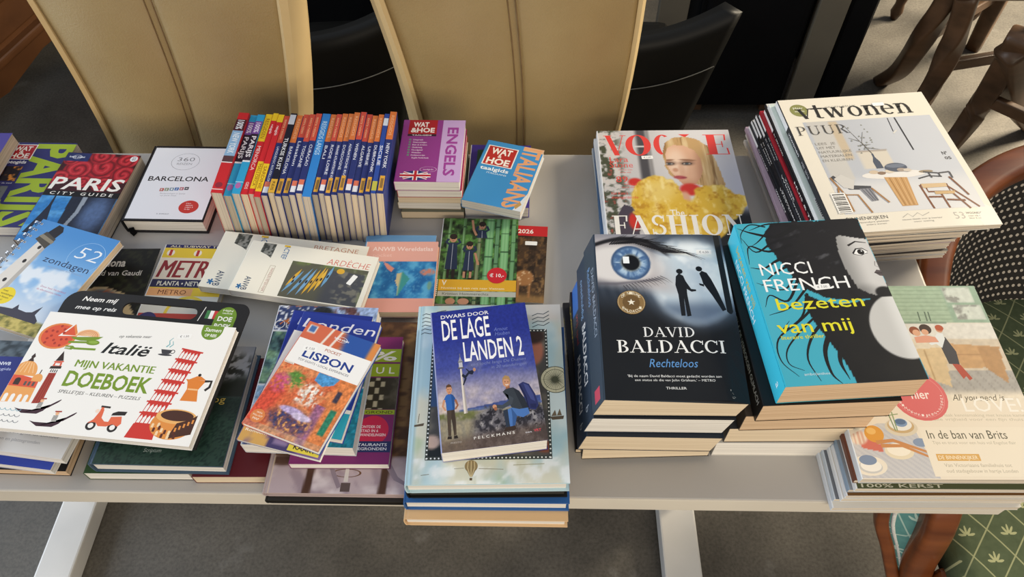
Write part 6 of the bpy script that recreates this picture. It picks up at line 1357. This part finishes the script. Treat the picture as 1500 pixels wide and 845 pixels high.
# activity book with carrying handle
dw, dh = .2556, .1672; dz = .0715; dt = .0105
dr = empty('activity_book', 'large white activity book with black carrying handle and drawings of Italy', 'book', None)
dr.matrix_world = Matrix.Translation((-.5139, .4529, T + dz - dt)) @ Matrix.Rotation(R(-5.25), 4, 'Z')
a = art_doeboek(dw, dh); V, F = shell(dw, dh, dt, .0006, .0012); AV, AF, AC = a.out(); n = len(V)
P = np.stack([-dw / 2 + .0008 + AV[:, 0] * (dw - .0008), (AV[:, 1] - .5) * dh, dt + EPS * (AV[:, 2] + .5)], 1)
mesh_obj('cover', np.concatenate([V, P]), F + [tuple(i + n for i in f) for f in AF], M_MATTE, dr, cols=np.concatenate([np.broadcast_to(lin(hx('efedea')), (n, 3)), AC]))
PV, PF = page_block((-dw / 2 + .0008, -dh / 2 + .0006, .0006), (dw / 2 - .0012, dh / 2 - .0006, dt - .0006)); mesh_obj('page_block', PV, PF, PG_WHITE, dr)
sticker(dr, dw, dh, dt, .757, .882, 8, '€ 1,50', lift=10)
# board: plate under the booklet whose top sticks out as the handle, with an oblong hole
bl, br_, y0, yc, y1 = -dw / 2 + .001, dw / 2 + .0035, -dh / 2 + .002, dh / 2 + .0225, dh / 2 + .0445
hl, hr, hh = -dw / 2 + .086, -dw / 2 + .190, .0098
def arc_(cx_, cy_, q, a0, a1, n=7): return [(cx_ + q * math.cos(R(a0 + (a1 - a0) * k / n)), cy_ + q * math.sin(R(a0 + (a1 - a0) * k / n))) for k in range(n + 1)]
top_ = [(bl, yc)] + arc_(bl + .022, y1 - .022, .022, 180, 90) + arc_(br_ - .014, y1 - .014, .014, 90, 0) + [(br_, yc)] + arc_(hr - hh, yc, hh, 0, 90) + arc_(hl + hh, yc, hh, 90, 180)
bot_ = [(br_, yc), (br_, y0), (bl, y0), (bl, yc)] + arc_(hl + hh, yc, hh, 180, 270) + arc_(hr - hh, yc, hh, 270, 360)
V = []; F = []; 
for poly in (top_, bot_):
    n = len(V); m = len(poly); V += [(x, y, -.0004) for x, y in poly] + [(x, y, -.0026) for x, y in poly]
    F += [tuple(range(n, n + m))[::-1], tuple(range(n + m, n + 2 * m))] + [(n + i, n + (i + 1) % m, n + m + (i + 1) % m, n + m + i) for i in range(m)]
n = len(V); cols = [lin(hx('201f20'))] * n
ba = Art(br_ - bl, y1 - y0); q = lambda y: (y - y0) / (y1 - y0)
ba.text('Neem mij', .095, q(dh / 2 + .0285), .185, .035, '#f0eeea', .02, .35); ba.text('mee op reis', .080, q(dh / 2 + .0150), .22, .030, '#f0eeea', .02, .35)
ba.line([(.750, q(dh / 2 + .012)), (.765, q(dh / 2 + .035))], .004, '#e9e7e3')
for k, c_ in enumerate(('#3f7d4a', '#eeecea', '#c23a3a')): ba.rect(.779 + .020 * k, q(dh / 2 + .017), .799 + .020 * k, q(dh / 2 + .030), c_)
ba.ell(.888, q(dh / 2 + .020), .056, .085, '#6d8f2f', 0, 180); ba.rect(.832, q(dh / 2 + .001), .944, q(dh / 2 + .0202), '#6d8f2f')
ba.text('MIJN', .862, q(dh / 2 + .0305), .052, .014, '#f1f2e8', .004); ba.text('VAKANTIE', .862, q(dh / 2 + .0265), .054, .010, '#f1f2e8', .01); ba.text('DOE', .850, q(dh / 2 + .0150), .076, .034, '#f1f2e8', .03); ba.text('BOEK', .845, q(dh / 2 + .0030), .088, .036, '#f1f2e8', .03)
AV, AF, AC = ba.out(); P = np.stack([bl + AV[:, 0] * (br_ - bl), y0 + AV[:, 1] * (y1 - y0), -.0004 + EPS * (AV[:, 2] + 1)], 1)
o = mesh_obj('handle_board', np.concatenate([np.array(V), P]), F + [tuple(i + n for i in f) for f in AF], M_MATTE, dr, cols=np.concatenate([np.array(cols), AC])); o['label'] = 'black carrying board with an oblong hand hole'

# ------------------------------------------------------------------ row of slim guides standing spine up
BLU, ORG, ORD = '28336f', 'd9773c', 'd0503f'
row = [  # title, spine colours from the far end, thickness, colour words
 ('NEW YORK', 'r100', .0165, 'red guide with a light blue NEW YORK panel, first of the standing row'),
 ('PARIJS', 'b100', .0118, 'sky blue guide lettered PARIJS, left of its twin in the standing row'),
 ('PARIJS', 'b100', .0118, 'sky blue guide lettered PARIJS, right of its twin in the standing row'),
 ('MENORCA', 'yr', .0112, 'red guide with a yellow far end, left of the two yellow-red-yellow ones'),
 ('MALLORCA', 'yry', .0090, 'red guide with yellow at both ends, left of the pair'),
 ('SARDINIE', 'yry', .0098, 'red guide with yellow at both ends, right of the pair'),
 ('LANGUEDOC ROUSSILLON', 'o1', .0096, 'navy and orange-red guide LANGUEDOC ROUSSILLON in the standing row'),
 ('TURKSE KUST', 'dk', .0100, 'near-black guide TURKSE KUST with a yellow near end'),
 ('BARCELONA', 'o2', .0098, 'navy and orange standing guide lettered BARCELONA'),
 ('Lissabon', 'o3', .0102, 'navy standing guide with a red-orange end and small title Lissabon'),
 ('TOSCANE', 'o1w', .0094, 'navy and red standing guide lettered TOSCANE'),
 ('CURAÇAO', 'o1w', .0098, 'navy and red standing guide lettered CURAÇAO'),
 ('REISGIDS LANGS', 'az', .0128, 'bright azure guide in the middle of the standing row'),
 ('BALI', 'o2', .0094, 'navy and orange standing guide lettered BALI'),
 ('RODE LOIRE', 'o1w', .0090, 'navy and red standing guide right of BALI'),
 ('FRANSE ATLANTISCHE KUST', 'o2', .0094, 'navy and orange guide FRANSE ATLANTISCHE KUST in the standing row'),
 ('DORDOGNE', 'o2', .0090, 'navy and orange guide DORDOGNE with wide white lettering'),
 ('ADRIATISCHE KUST', 'o2', .0096, 'navy and orange guide lettered ADRIATISCHE KUST'),
 ('WENEN', 'o1w', .0094, 'navy and red guide lettered WENEN'),
 ('ALGARVE', 'o1w', .0096, 'navy and red guide lettered ALGARVE'),
 ('UMBRIE', 'o2', .0094, 'navy and orange guide lettered UMBRIE'),
 ('DUBROVNIK', 'o2', .0090, 'navy and orange guide third from the right end of the standing row'),
 ('SICILIE', 'bw', .0080, 'blue guide with a pale far end lettered SICILIE'),
 ('NEW YORK', 'o2', .0110, 'navy and orange NEW YORK guide, last of the standing row on the right'),
]
def row_spine(h, t, title, k):
    a = Art(h, t)
    def tx(s, u, wid, c='#eef0f6', cap=.55, b=.008): a.text(s, u, .5 - cap / 2, wid, cap, c, b)
    if k == 'r100':
        a.grid(0, 0, 1, 1, 2, 2, '#c9282f'); a.rect(.09, 0, .24, 1, '#4a1a28'); tx('100%', .10, .12, cap=.6, b=.02); a.rect(.24, 0, .56, 1, '#8fb4d6'); tx('NEW YORK', .27, .26, '#e6eef6', .55, .02); a.rect(.56, 0, .64, 1, '#5a3a40'); a.rect(.635, 0, .645, 1, '#eeeeee'); a.ell(.91, .5, .032, .32, '#8f2a3a'); a.rect(.955, 0, .965, 1, '#e9c9c9')
    elif k == 'b100':
        a.grid(0, 0, 1, 1, 2, 2, '#2f9fd0'); a.rect(.09, 0, .26, 1, '#7d4f9c'); tx('100%', .11, .13, '#efe2f4', .6, .02); a.rect(.26, 0, .60, 1, '#2c1f33'); tx(title, .29, .27, '#e9e2e9', .55, .02); a.rect(.60, 0, .62, 1, '#e9e9ee'); a.ell(.905, .5, .035, .34, '#b06aa8'); a.rect(.86, 0, .867, 1, '#bfe0f0')
    elif k == 'yr':
        a.grid(0, 0, 1, 1, 2, 2, '#cf2730'); a.rect(0, 0, .36, 1, '#edc62a'); tx('REISGIDSEN', .06, .26, '#8f5f1a', .5, .01); tx(title, .42, .30, '#f1d9d6', .5, .008); tx('GIDS', .86, .08, '#f1d9d6', .4)
    elif k == 'yry':
        a.grid(0, 0, 1, 1, 2, 2, '#cf2730'); a.rect(0, 0, .10, 1, '#edc62a'); a.rect(.62, 0, .94, 1, '#edc62a'); tx('reisgids', .15, .12, '#f6e3e0', .4, .01); tx(title, .65, .26, '#8f5f1a', .5, .008)
    elif k == 'az':
        a.grid(0, 0, 1, 1, 2, 2, '#2f82d0'); tx('REISGIDS LANGS', .10, .42, '#bfe0f6', .55, .01)
    elif k == 'dk':
        a.grid(0, 0, 1, 1, 2, 2, '#191b2c'); a.rect(.02, .05, .15, .95, '#c9ccd6'); tx(title, .33, .40); a.rect(.84, 0, 1, 1, '#d9a93a'); tx('REIS', .87, .1, '#4a3a1a', .4)
    elif k == 'bw':
        a.grid(0, 0, 1, 1, 2, 2, '#2c4a9c'); a.rect(.06, .05, .16, .95, '#d6dde9'); tx(title, .42, .25); a.rect(.86, 0, .97, 1, '#b9b54a')
    else:
        a.grid(0, 0, 1, 1, 2, 2, '#' + BLU); top = '#' + (ORD if k in ('o1', 'o1w', 'o3') else ORG); e = .36 if k != 'o3' else .30
        a.rect(0, 0, e, 1, top); tx('extra reizen' if k != 'o2' else 'REISGIDS', .05, e - .10, '#f0b58a', .42, .006)
        n = len(title); tx(title, e + .05, min(.44, .034 * n + .03), '#e9ecf6', .44 if n < 14 else .36, .006)
        if k in ('o1', 'o1w'): a.rect(.84, .12, .90, .88, '#d9745a'); a.rect(.90, .12, .97, .88, '#e3e3ea')
        else: a.rect(.80, .18, .97, .82, '#d9a23a'); a.rect(.83, .3, .94, .7, '#8a6a3a')
    return a
x = -.4645; lean = R(5.2); L_, Hh = .174, .1045
for i, (title, kind, t, lab) in enumerate(row):
    hgt = Hh + (.004 if i == 0 else rnd.uniform(-.0035, .002)); ln = L_ + rnd.uniform(-.004, .003); yo = .819 + rnd.uniform(-.003, .003)
    if kind == 'az': hgt = Hh - .001; ln = L_ + .004
    t_ = t * .985; c_ = {'r100': 'b3242c', 'b100': '3f9fca', 'yr': 'c9282f', 'yry': 'c9282f', 'az': '2f82d0', 'dk': '191b2c'}.get(kind, '2c3a80')
    M = Matrix.Translation((x, yo, T + .0008 + 0)) @ Matrix.Rotation(lean + rnd.uniform(-.001, .001), 4, 'Y') @ Matrix.Translation((0, 0, hgt / 2)) @ Matrix.Rotation(R(90), 4, 'Y')
    book(PB, lab, 'book', 'slim guides standing spine up', 0, 0, 0, hgt, ln, t_, front=c_, back=c_, spine=row_spine(ln, t_, title, kind), pages=(PG_GREY, PG_SHADE, PG_GREY, PG_CREAM)[i % 4], matrix=M)
    x += t / math.cos(lean) + .00012

# ------------------------------------------------------------------ phrasebooks, atlas, bamboo book, calendar
zs = 0
for (lab, c_, t, dx, dy, pg) in (('cream-paged paperback at the bottom of the phrasebook pile', '6a6a5a', .0160, .002, -.002, PG_CREAM), ('paperback with white pages, second from the bottom of the phrasebook pile', '8a7a5a', .0150, -.001, .003, PG_WHITE),
                                ('slim pale paperback in the middle of the phrasebook pile', 'd9d2c2', .0135, .001, .002, PG_CREAM), ('red-covered paperback directly under the purple phrasebook', 'a8232f', .0160, .0015, .001, PG_WHITE)):
    zs += t; B(PB, lab, 'book', 'pile of phrasebooks', -.1519 + dx, .8507 + dy, zs, .099, .137, t - .0003, -.6 + dx * 300, front=c_, back=c_, pages=pg)
a = art_phrase(.0992, .1377, 'engels'); B(PB, 'purple phrasebook with a British flag and ENGELS on its edge', 'book', 'pile of phrasebooks', -.1519, .8507, .0800, .0992, .1377, .0192, -.61, front=a, back='8e3a86', sc_col='8e3a86')
a = art_phrase(.0998, .14, 'wathoe'); B(PB, 'indigo phrasebook with a green panel, half under the blue one', 'book', 'phrasebooks beside the pile', -.0480, .8544, .0225, .0998, .14, .022, -.96, front=a, back='3d2f86')
a = art_phrase(.0956, .139, 'italiaans'); B(PB, 'blue phrasebook with ITALIAANS in orange, lying askew', 'book', 'phrasebooks beside the pile', -.0395, .8383, .0405, .0956, .139, .0175, -15.36, front=a, back='d9dde0', sc_col='3f8fcb')
B(PB, 'book with a blue and white top edge peeping out from under the world atlas', 'book', None, -.1936, .6664, .0135, .107, .135, .013, 0, front='6f9fc9', back='dddddd')
a = art_atlas(.1076, .1276); B(PB, 'pocket world atlas with pink bands and a blue ocean map', 'book', None, -.1871, .6458, .027, .1076, .1276, .0132, .49, front=a, back='dd9c8c', pages=PG_CREAM)
a = art_deer(.12, .1455); B('calendar', 'calendar with a red 2026 bar and a deer, under the bamboo notebook', 'calendar', None, -.0336, .6899, .006, .12, .1455, .0055, -2.99, 'mag', front=a, back='c9c0b4', stickers=[(.80, .76, 0, '')])
a = art_bamboo(.1167, .1628); B('notebook', 'green notebook with three children among bamboo and a red price dot', 'notebook', None, -.0750, .6862, .0145, .1167, .1628, .0082, -.8, front=a, back='2f4526', pages=PG_WHITE)
nb = [o for o in bpy.data.objects if o.name == 'notebook'][0]
pa = Art(.029, .029); pa.disc(.5, .5, .5, '#cf2631'); pa.text('€ 10,-', .14, .40, .72, .21, '#f6eeea', .02)
V, F, C_ = pa.out(); o = mesh_obj('price_sticker', np.stack([(V[:, 0] - .5) * .029, (V[:, 1] - .5) * .029, V[:, 2] * EPS * 2], 1), F, M_MATTE, nb, cols=C_); o.location = ((.755 - .5) * .1167, (.322 - .5) * .1628, .0082 + EPS * 30); o['label'] = 'round red sticker reading € 10,-'

# ------------------------------------------------------------------ travel guide heap in the middle
B(HB, 'large hardcover with a black and white strip, lowest of the heap under the pocket guides', 'book', None, -.2262, .4432, .0112, .176, .25, .011, -.05, 'hard', front='2a2826', back='d8d4ce', sc_col='24221f', pages=PG_GREY)
a = art_brown(.176, .2456); B(HB, 'large brown photo hardcover under the purple plan guide', 'book', None, -.2274, .4457, .0222, .176, .2456, .0108, -.02, 'hard', front=a, back='d9d2cc', sc_col='b5a2a0', pages=PG_WHITE)
a = art_istanbul(.1208, .1805); B(PB, 'purple and lime guide with ISTANBUL and a red dot', 'book', None, -.2263, .4441, .0365, .1208, .1805, .014, .5, front=a, back='6a2458', sc_col='7a2a66', pages=PG_WHITE)
a = art_collage(.1349, .2016); B(PB, 'thick photo-collage guide with cyclists on its top, under the Londen guides', 'book', None, -.2700, .4665, .0600, .1349, .2016, .0232, -1.36, front=a, back='c9ccd2', sc_col='c9ccd2', pages=PG_WHITE)
a = Art(.1066, .165); a.grid(0, 0, 1, 1, 3, 3, '#25368f'); a.text('London', .1, .87, .8, .07, '#dfe3f0', .0, .2)
B(PB, 'navy guide showing a plain blue corner behind the Londen guide', 'book', 'blue city guides in the heap', -.2631, .4659, .0720, .1066, .165, .0117, -5, front=a, back='25368f', sc_col='25368f')
a = art_londen(.1044, .165); B(PB, 'blue guide with white handwritten Londen, under the Lisbon guide', 'book', 'blue city guides in the heap', -.2525, .4527, .0840, .1044, .165, .0117, -9, front=a, back='2a3d97', sc_col='2a3d97')
a = art_kaart(.104, .155); B(PB, 'slim guide whose yellow KAART flash shows below the Lisbon guide', 'book', 'blue city guides in the heap', -.2649, .4231, .0895, .104, .155, .0052, -13.81, front=a, back='e9e6e0', sc_col='4a3f6a')
a = art_lisbon(.1017, .1513); B(PB, 'pocket guide titled LISBON with a colourful stepped street', 'book', None, -.2546, .4298, .0985, .1017, .1513, .0086, -20.5, front=a, back='2f55a0', sc_col='cf6a4c', stickers=[(.22, .765, 12, '€ 7,50')])

# ------------------------------------------------------------------ hardcovers with the hiking book on top
B(HB, 'cream hardcover at the bottom of the pile under the stamp-covered book', 'book', 'hardcovers under the hiking book', -.0475, .4140, .0225, .192, .240, .0222, 0, 'hard', front='d9b486', back='d2ab7c', sc_col='dcb88c', pages=PG_WHITE)
B(HB, 'blue hardcover between the cream and the black one', 'book', 'hardcovers under the hiking book', -.0468, .4250, .0480, .191, .240, .0252, .3, 'hard', front='2f5f9c', back='1f3350', sc_col='2f5f9c', pages=PG_WHITE)
B(HB, 'black hardcover directly beneath the stamp-covered book', 'book', 'hardcovers under the hiking book', -.0472, .4300, .0718, .1825, .239, .0235, 1.2, 'hard', front='1a1a18', back='1a1a18', sc_col='1c1c1a', pages=surf('blackened_page_edges', '1e1c18', '2c2a24', .9))
a = art_stamp(.1818, .2383); B(HB, 'pale blue hardcover with a big postage stamp and compass on the cover', 'book', None, -.0466, .4270, .0960, .1818, .2383, .0238, 1.56, 'hard', front=a, back='7aa0b8', sc_col='b5d2dc', pages=PG_WHITE)
a = art_dwars(.1178, .1862); B(PB, 'blue hiking book with two men and a lighthouse, on top of the hardcovers', 'book', None, -.0484, .4325, .1212, .1178, .1862, .0248, 8.4, front=a, back='27338c', sc_col='8f94b8', pages=PG_WHITE)
# ------------------------------------------------------------------ glossy magazines at the far edge
zs = 0
for lab, c_, t, dx, dy, r_ in (('pale magazine at the bottom of the fashion pile', 'b9c2c9', .0085, -.004, -.004, 2.2), ('blue-spined magazine second from the bottom of the fashion pile', '44648a', .0088, -.006, .002, .4), ('white-spined magazine just under the fashion cover', 'dfe3e6', .0098, -.003, -.002, 1.8)):
    zs += t; B(MG, lab, 'magazine', 'fashion magazines', .2227 + dx, .7999 + dy, zs, .215, .283, t - .0002, r_, 'mag', front=c_, back='d9d9d9', sc_col=c_, pages=PG_MAG)
a = art_vogue(.2169, .285); B(MG, 'fashion magazine with a blonde woman in yellow fur', 'magazine', 'fashion magazines', .2227, .7999, .040, .2169, .285, .0125, 1.11, 'mag', front=a, back='dddddd', sc_col='eceef0', pages=PG_MAG, stickers=[(.354, .777, 2, '€ 1,00')])

# ------------------------------------------------------------------ thriller stacks
YEL = '#c9b23a'
B(PB, 'black paperback with gold spine letters, lowest of the eye thriller pile', 'book', 'thrillers under the eye cover', .1300, .5040, .0100, .150, .224, .0098, 2.8, front='1b1a1e', back='1b1a1e', sc_col='16151a', spine=spine_art(.224, .0098, '#16151a', [('t', 'SLAUGHTER', .10, .25, .40, .5, YEL, .01)]), pages=PG_CREAM)
B(PB, 'thick cream-paged paperback with a violet cover in the eye thriller pile', 'book', 'thrillers under the eye cover', .1410, .4935, .0455, .157, .230, .0352, 2.3, front='2c2450', back='17161c', sc_col='17161c', spine=spine_art(.232, .0352, '#17161c', [('t', 'CORNWELL', .06, .35, .36, .36, YEL, .01)]), pages=PG_CREAM)
wp = lambda u, v: -.006 * ss(.0, 1, u) * (1 - ss(.0, .8, v)) + .004 * ss(.75, 1, u) * ss(.0, .4, v)
B(PB, 'blue-black paperback with white spine letters, third from the top of the eye thriller pile', 'book', 'thrillers under the eye cover', .1475, .4885, .0830, .158, .234, .0365, -.2, front='1c2430', back='1c2430', shear=.008, sc_col='2b3c50', spine=spine_art(.234, .0365, '#2b3c50', [('r', .0, 0, .20, 1, '#2f6ab8'), ('t', 'BALDACCI', .50, .40, .34, .34, '#f0f0f0', .02), ('t', 'vrij spel', .22, .40, .2, .25, '#b5423a', .01), ('t', 'b', .90, .4, .03, .3, '#b9c2cc', 0)]), pages=PG_CREAM)
B(PB, 'paperback with bright white pages directly under the eye thriller', 'book', 'thrillers under the eye cover', .1530, .4945, .1180, .160, .235, .0345, 0, front='1a2029', back='1a2029', shear=.008, sc_col='303e50', spine=spine_art(.235, .0345, '#303e50', [('t', 'BALDACCI', .42, .38, .36, .36, '#f0f0f0', .02), ('t', 'onschuldig', .12, .4, .26, .26, '#7fa6cf', .0), ('t', 'b', .90, .4, .03, .3, '#b9c2cc', 0)]), pages=PG_WHITE)
a = art_eye(.1609, .2352)
curl = lambda u, v: -.006 * ss(.80, 1.0, u) * (1 - ss(.0, .45, v)) - .0015 * ss(.85, 1, u)
B(PB, 'black thriller with a huge blue eye and two silhouettes', 'book', 'thrillers under the eye cover', .1630, .4981, .1558, .1609, .2352, .0368, .19, front=a, back='16181c', shear=.010, sc_col='36424f', warp=curl,
  spine=spine_art(.2352, .0368, '#36424f', [('t', 'DAVID BALDACCI', .20, .58, .42, .22, '#9aa6b4', .0), ('t', 'Rechteloos', .16, .22, .24, .26, '#6f94c0', .0), ('r', .90, .30, .97, .72, '#c2465a')]), pages=PG_CREAM, stickers=[(.838, .870, 0, '€ 6,50')])
for lab, x_, y_, zt_, w_, h_, t_, r_, c_, pg in (
    ('white-paged paperback at the bottom of the hair-cover thriller pile', .2995, .4985, .0370, .140, .222, .0368, 0.3, 'c9c6c0', PG_WHITE),
    ('cream paperback second from the bottom of the hair-cover thriller pile', .3080, .5000, .0740, .146, .222, .0366, 1.0, '3a3a3e', PG_CREAM),
    ('yellowed paperback in the middle of the hair-cover thriller pile', .3170, .5000, .1110, .150, .224, .0366, 2.2, '4a4038', PG_TAN)):
    B(PB, lab, 'book', 'thrillers under the hair cover', x_, y_, zt_, w_, h_, t_, r_, front=c_, back=c_, sc_col=c_, pages=pg)
B(PB, 'black-spined paperback directly under the turquoise hair-cover thriller', 'book', 'thrillers under the hair cover', .3245, .4960, .1480, .152, .226, .0366, 3.2, front='141416', back='141416', sc_col='121214', spine=spine_art(.226, .0366, '#121214', [('t', 'NICCI FRENCH', .14, .56, .38, .26, '#e9e9e6', .01), ('t', 'DE VERBORGEN GLIMLACH', .54, .56, .42, .24, '#e9e9e6', .01), ('t', 'verloren', .25, .2, .3, .22, '#8a8a8c', .0)]), pages=PG_TAN)
a = art_hair(.1527, .2262); B(PB, 'turquoise thriller with a dark-haired woman, topmost of its pile', 'book', 'thrillers under the hair cover', .3366, .5004, .1850, .1527, .2262, .0366, 4.3, front=a, back='141416', sc_col='35b6cf',
  spine=spine_art(.2262, .0366, '#3fc0d8', [('t', 'bezeten van mij', .12, .50, .38, .30, YEL, .006), ('t', 'NICCI FRENCH', .16, .12, .40, .26, '#e9f4f6', .006), ('t', 'a', .93, .4, .025, .3, '#e9f4f6', 0)]), pages=PG_TAN, stickers=[(.51, .555, 4, '€ 7,00')])

# ------------------------------------------------------------------ interior magazines, far right
names = ['VT WONEN', 'STIJLVOL', 'WONEN', 'BINNEN', 'Ariadne', 'LANDLEVEN', 'SFEER']
vt = [ # label, colour front, spine bg, spine text, text colour, thickness, dx
 ('grey magazine at the very bottom of the interior magazine pile', 'c9c6c2', 'd3d0cc', '', '222222', .0066, -.026), ('black-spined magazine second from the bottom of the interior pile', '4a4644', '1c1c20', 'WONEN & CO', 'e9e9e9', .0066, -.022),
 ('white magazine third from the bottom of the interior pile', 'd9d6d2', 'dcdad6', '', '444444', .0066, -.024), ('dark magazine with white title in the lower interior pile, above a white one', '33333a', '1d1d22', 'vtwonen', 'e6e6ea', .0064, -.026),
 ('mauve magazine jutting out to the left of the interior pile', 'b59fae', 'b09aaa', '', '5a4652', .0080, -.029), ('black-spined magazine on top of the mauve one', '3a3a3e', '19191d', 'WONEN', 'ecebe8', .0064, -.0235),
 ('white-topped magazine with a black spine, second above the mauve one', 'cfcdca', '1d1d20', 'WINTER', 'ecebe8', .0064, -.0215), ('black-spined magazine third above the mauve one', '44444a', '17171a', 'vtwonen', 'f0efec', .0064, -.0195),
 ('dark magazine with handwritten spine title below the red one', '2b2b30', '202026', 'Winterwonen', 'e9e9e6', .0066, -.0175), ('grey-black magazine just below the red-spined one', '55555a', '26262b', 'ZOMER', 'dddddd', .0062, -.0170),
 ('red-spined magazine in the upper interior pile', 'a8202e', 'a3202e', '', 'ffffff', .0062, -.0165), ('black magazine with white HUIS letters above the red-spined one', '34343a', '1b1b1f', 'HUIS & TUIN', 'f0efec', .0066, -.0125),
 ('white-backed magazine below the mint one', 'dcdad4', '2a2a2e', '', 'e9e9e9', .0062, -.0115)]
zs = .0
for i, (lab, cf, cs_, txt, tc_, t, dx) in enumerate(vt):
    zs += t; sp = Art(.273, t); sp.grid(0, 0, 1, 1, 2, 2, '#' + cs_)
    if i in (1, 3, 5, 6, 7, 8, 9, 11): sp.rect(0, 0, .14 + .02 * (i % 3), 1, '#e9e9ea')
    if txt: sp.text(txt, .50 + .03 * (i % 4), .22, .035 * len(txt), .56, '#' + tc_, .01); sp.text('01 JANUARI', .20, .3, .18, .4, '#' + tc_)
    B(MG, lab, 'magazine', 'interior magazines, far pile', .5180 + dx + rnd.uniform(-.001, .001), .8265 + .008 * (i < 9) + rnd.uniform(-.004, .004), zs, .2325 - rnd.uniform(0, .006), .272, t - .0002, 5.5 - dx * 20 + rnd.uniform(-.8, .8), 'mag', front=cf, back='d6d2ca', spine=sp, sc_col=cs_, pages=PG_MAG)
mint = Art(.2332, .276); mint.grid(0, 0, 1, 1, 3, 3, '#cfdcd4'); mint.rect(.03, .12, .11, .26, '#e9ece8')
for k in range(9): mint.rect(.035, .13 + .0135 * k, .105, .138 + .0135 * k, '#4a4a4c')
mint.text('vt', .04, .05, .05, .05, '#7d94a8')
mw = lambda u, v: .0045 * ss(.75, 1.0, u) * (1 - ss(.0, .4, v)) - .0012 * ss(.5, .9, u)
B(MG, 'mint green magazine showing its left edge under the cream interior cover', 'magazine', 'interior magazines, far pile', .5085, .8150, .0945, .2332, .276, .0076, 5.2, 'mag', front=mint, back='e2e4de', sc_col='e6ebea', pages=PG_MAG)
sp = Art(.2775, .0098); sp.grid(0, 0, 1, 1, 2, 2, '#26262c'); sp.rect(0, 0, .22, 1, '#eceef0'); sp.text('vtwonen', .25, .25, .18, .5, '#d9dade', .01); sp.text('MEI 2016', .48, .3, .12, .4, '#b9bac0')
a = art_vt(.2332, .2775); vw = lambda u, v: -.0030 * ss(.70, 1.0, u) * (1 - ss(.0, .35, v)) + .0012 * band(u, .35, .75, .2) * (1 - ss(0, .2, v)) + .001
B(MG, 'cream interior magazine showing a round table on a timber stump', 'magazine', 'interior magazines, far pile', .5180, .8106, .1045, .2332, .2775, .0096, 5.51, 'mag', front=a, back='e9e4d8', spine=sp, sc_col='26262c', pages=PG_MAG, warp=vw, stickers=[(.66, .915, 0, '')])

# ------------------------------------------------------------------ interior magazines, near right corner
lv = [('white-spined magazine at the bottom of the near right pile', 'd0cdc6', 'dfe6ee', .0092, -.0160, -.010), ('grey magazine second from the bottom of the near right pile', '6f747c', 'c6d2de', .0078, -.0125, -.004), ('white-spined magazine third from the bottom of the near right pile', 'cfcac0', 'e9eef3', .0086, -.0080, -.006),
      ('brown magazine with a scalloped edge in the near right pile', '6a4a28', 'e3e8ee', .0080, -.0065, -.0045), ('blue-spined magazine in the middle of the near right pile', '8a8f96', '8fa6be', .0076, -.0050, -.001), ('olive green magazine showing 100% on its near edge', '4f553a', 'e9edf0', .0092, .0005, -.0035), ('copper-brown magazine just under the LOVE cover', '8a5238', '6a3f30', .0080, -.0030, .0035)]
zs = 0
for i, (lab, cf, cs_, t, dx, dy) in enumerate(lv):
    zs += t; fr = cf
    if i == 5: fr = Art(.2215, .2705); fr.grid(0, 0, 1, 1, 3, 3, '#4f553a'); fr.text('100% KERST', .03, .006, .42, .016, '#c9c8b4', .01)
    B(MG, lab, 'magazine', 'interior magazines, near corner pile', .4857 + dx, .4659 + dy, zs, .2215, .2705, t - .0002, .6 + rnd.uniform(-.7, .7), 'mag', front=fr, back='d9d4ca', sc_col=cs_, pages=PG_MAG)
a = art_love(.2222, .2705); sp = Art(.2705, .0108); sp.grid(0, 0, 1, 1, 2, 2, '#dfe9f2'); sp.text('wonen', .1, .3, .1, .4, '#8a94a0')
B(MG, 'interior magazine with a mint kitchen, a red circle and LOVE! on it', 'magazine', 'interior magazines, near corner pile', .4857, .4659, .0702, .2222, .2705, .0111, .61, 'mag', front=a, back='e9dcc6', spine=sp, sc_col='dfe9f2', pages=PG_MAG)
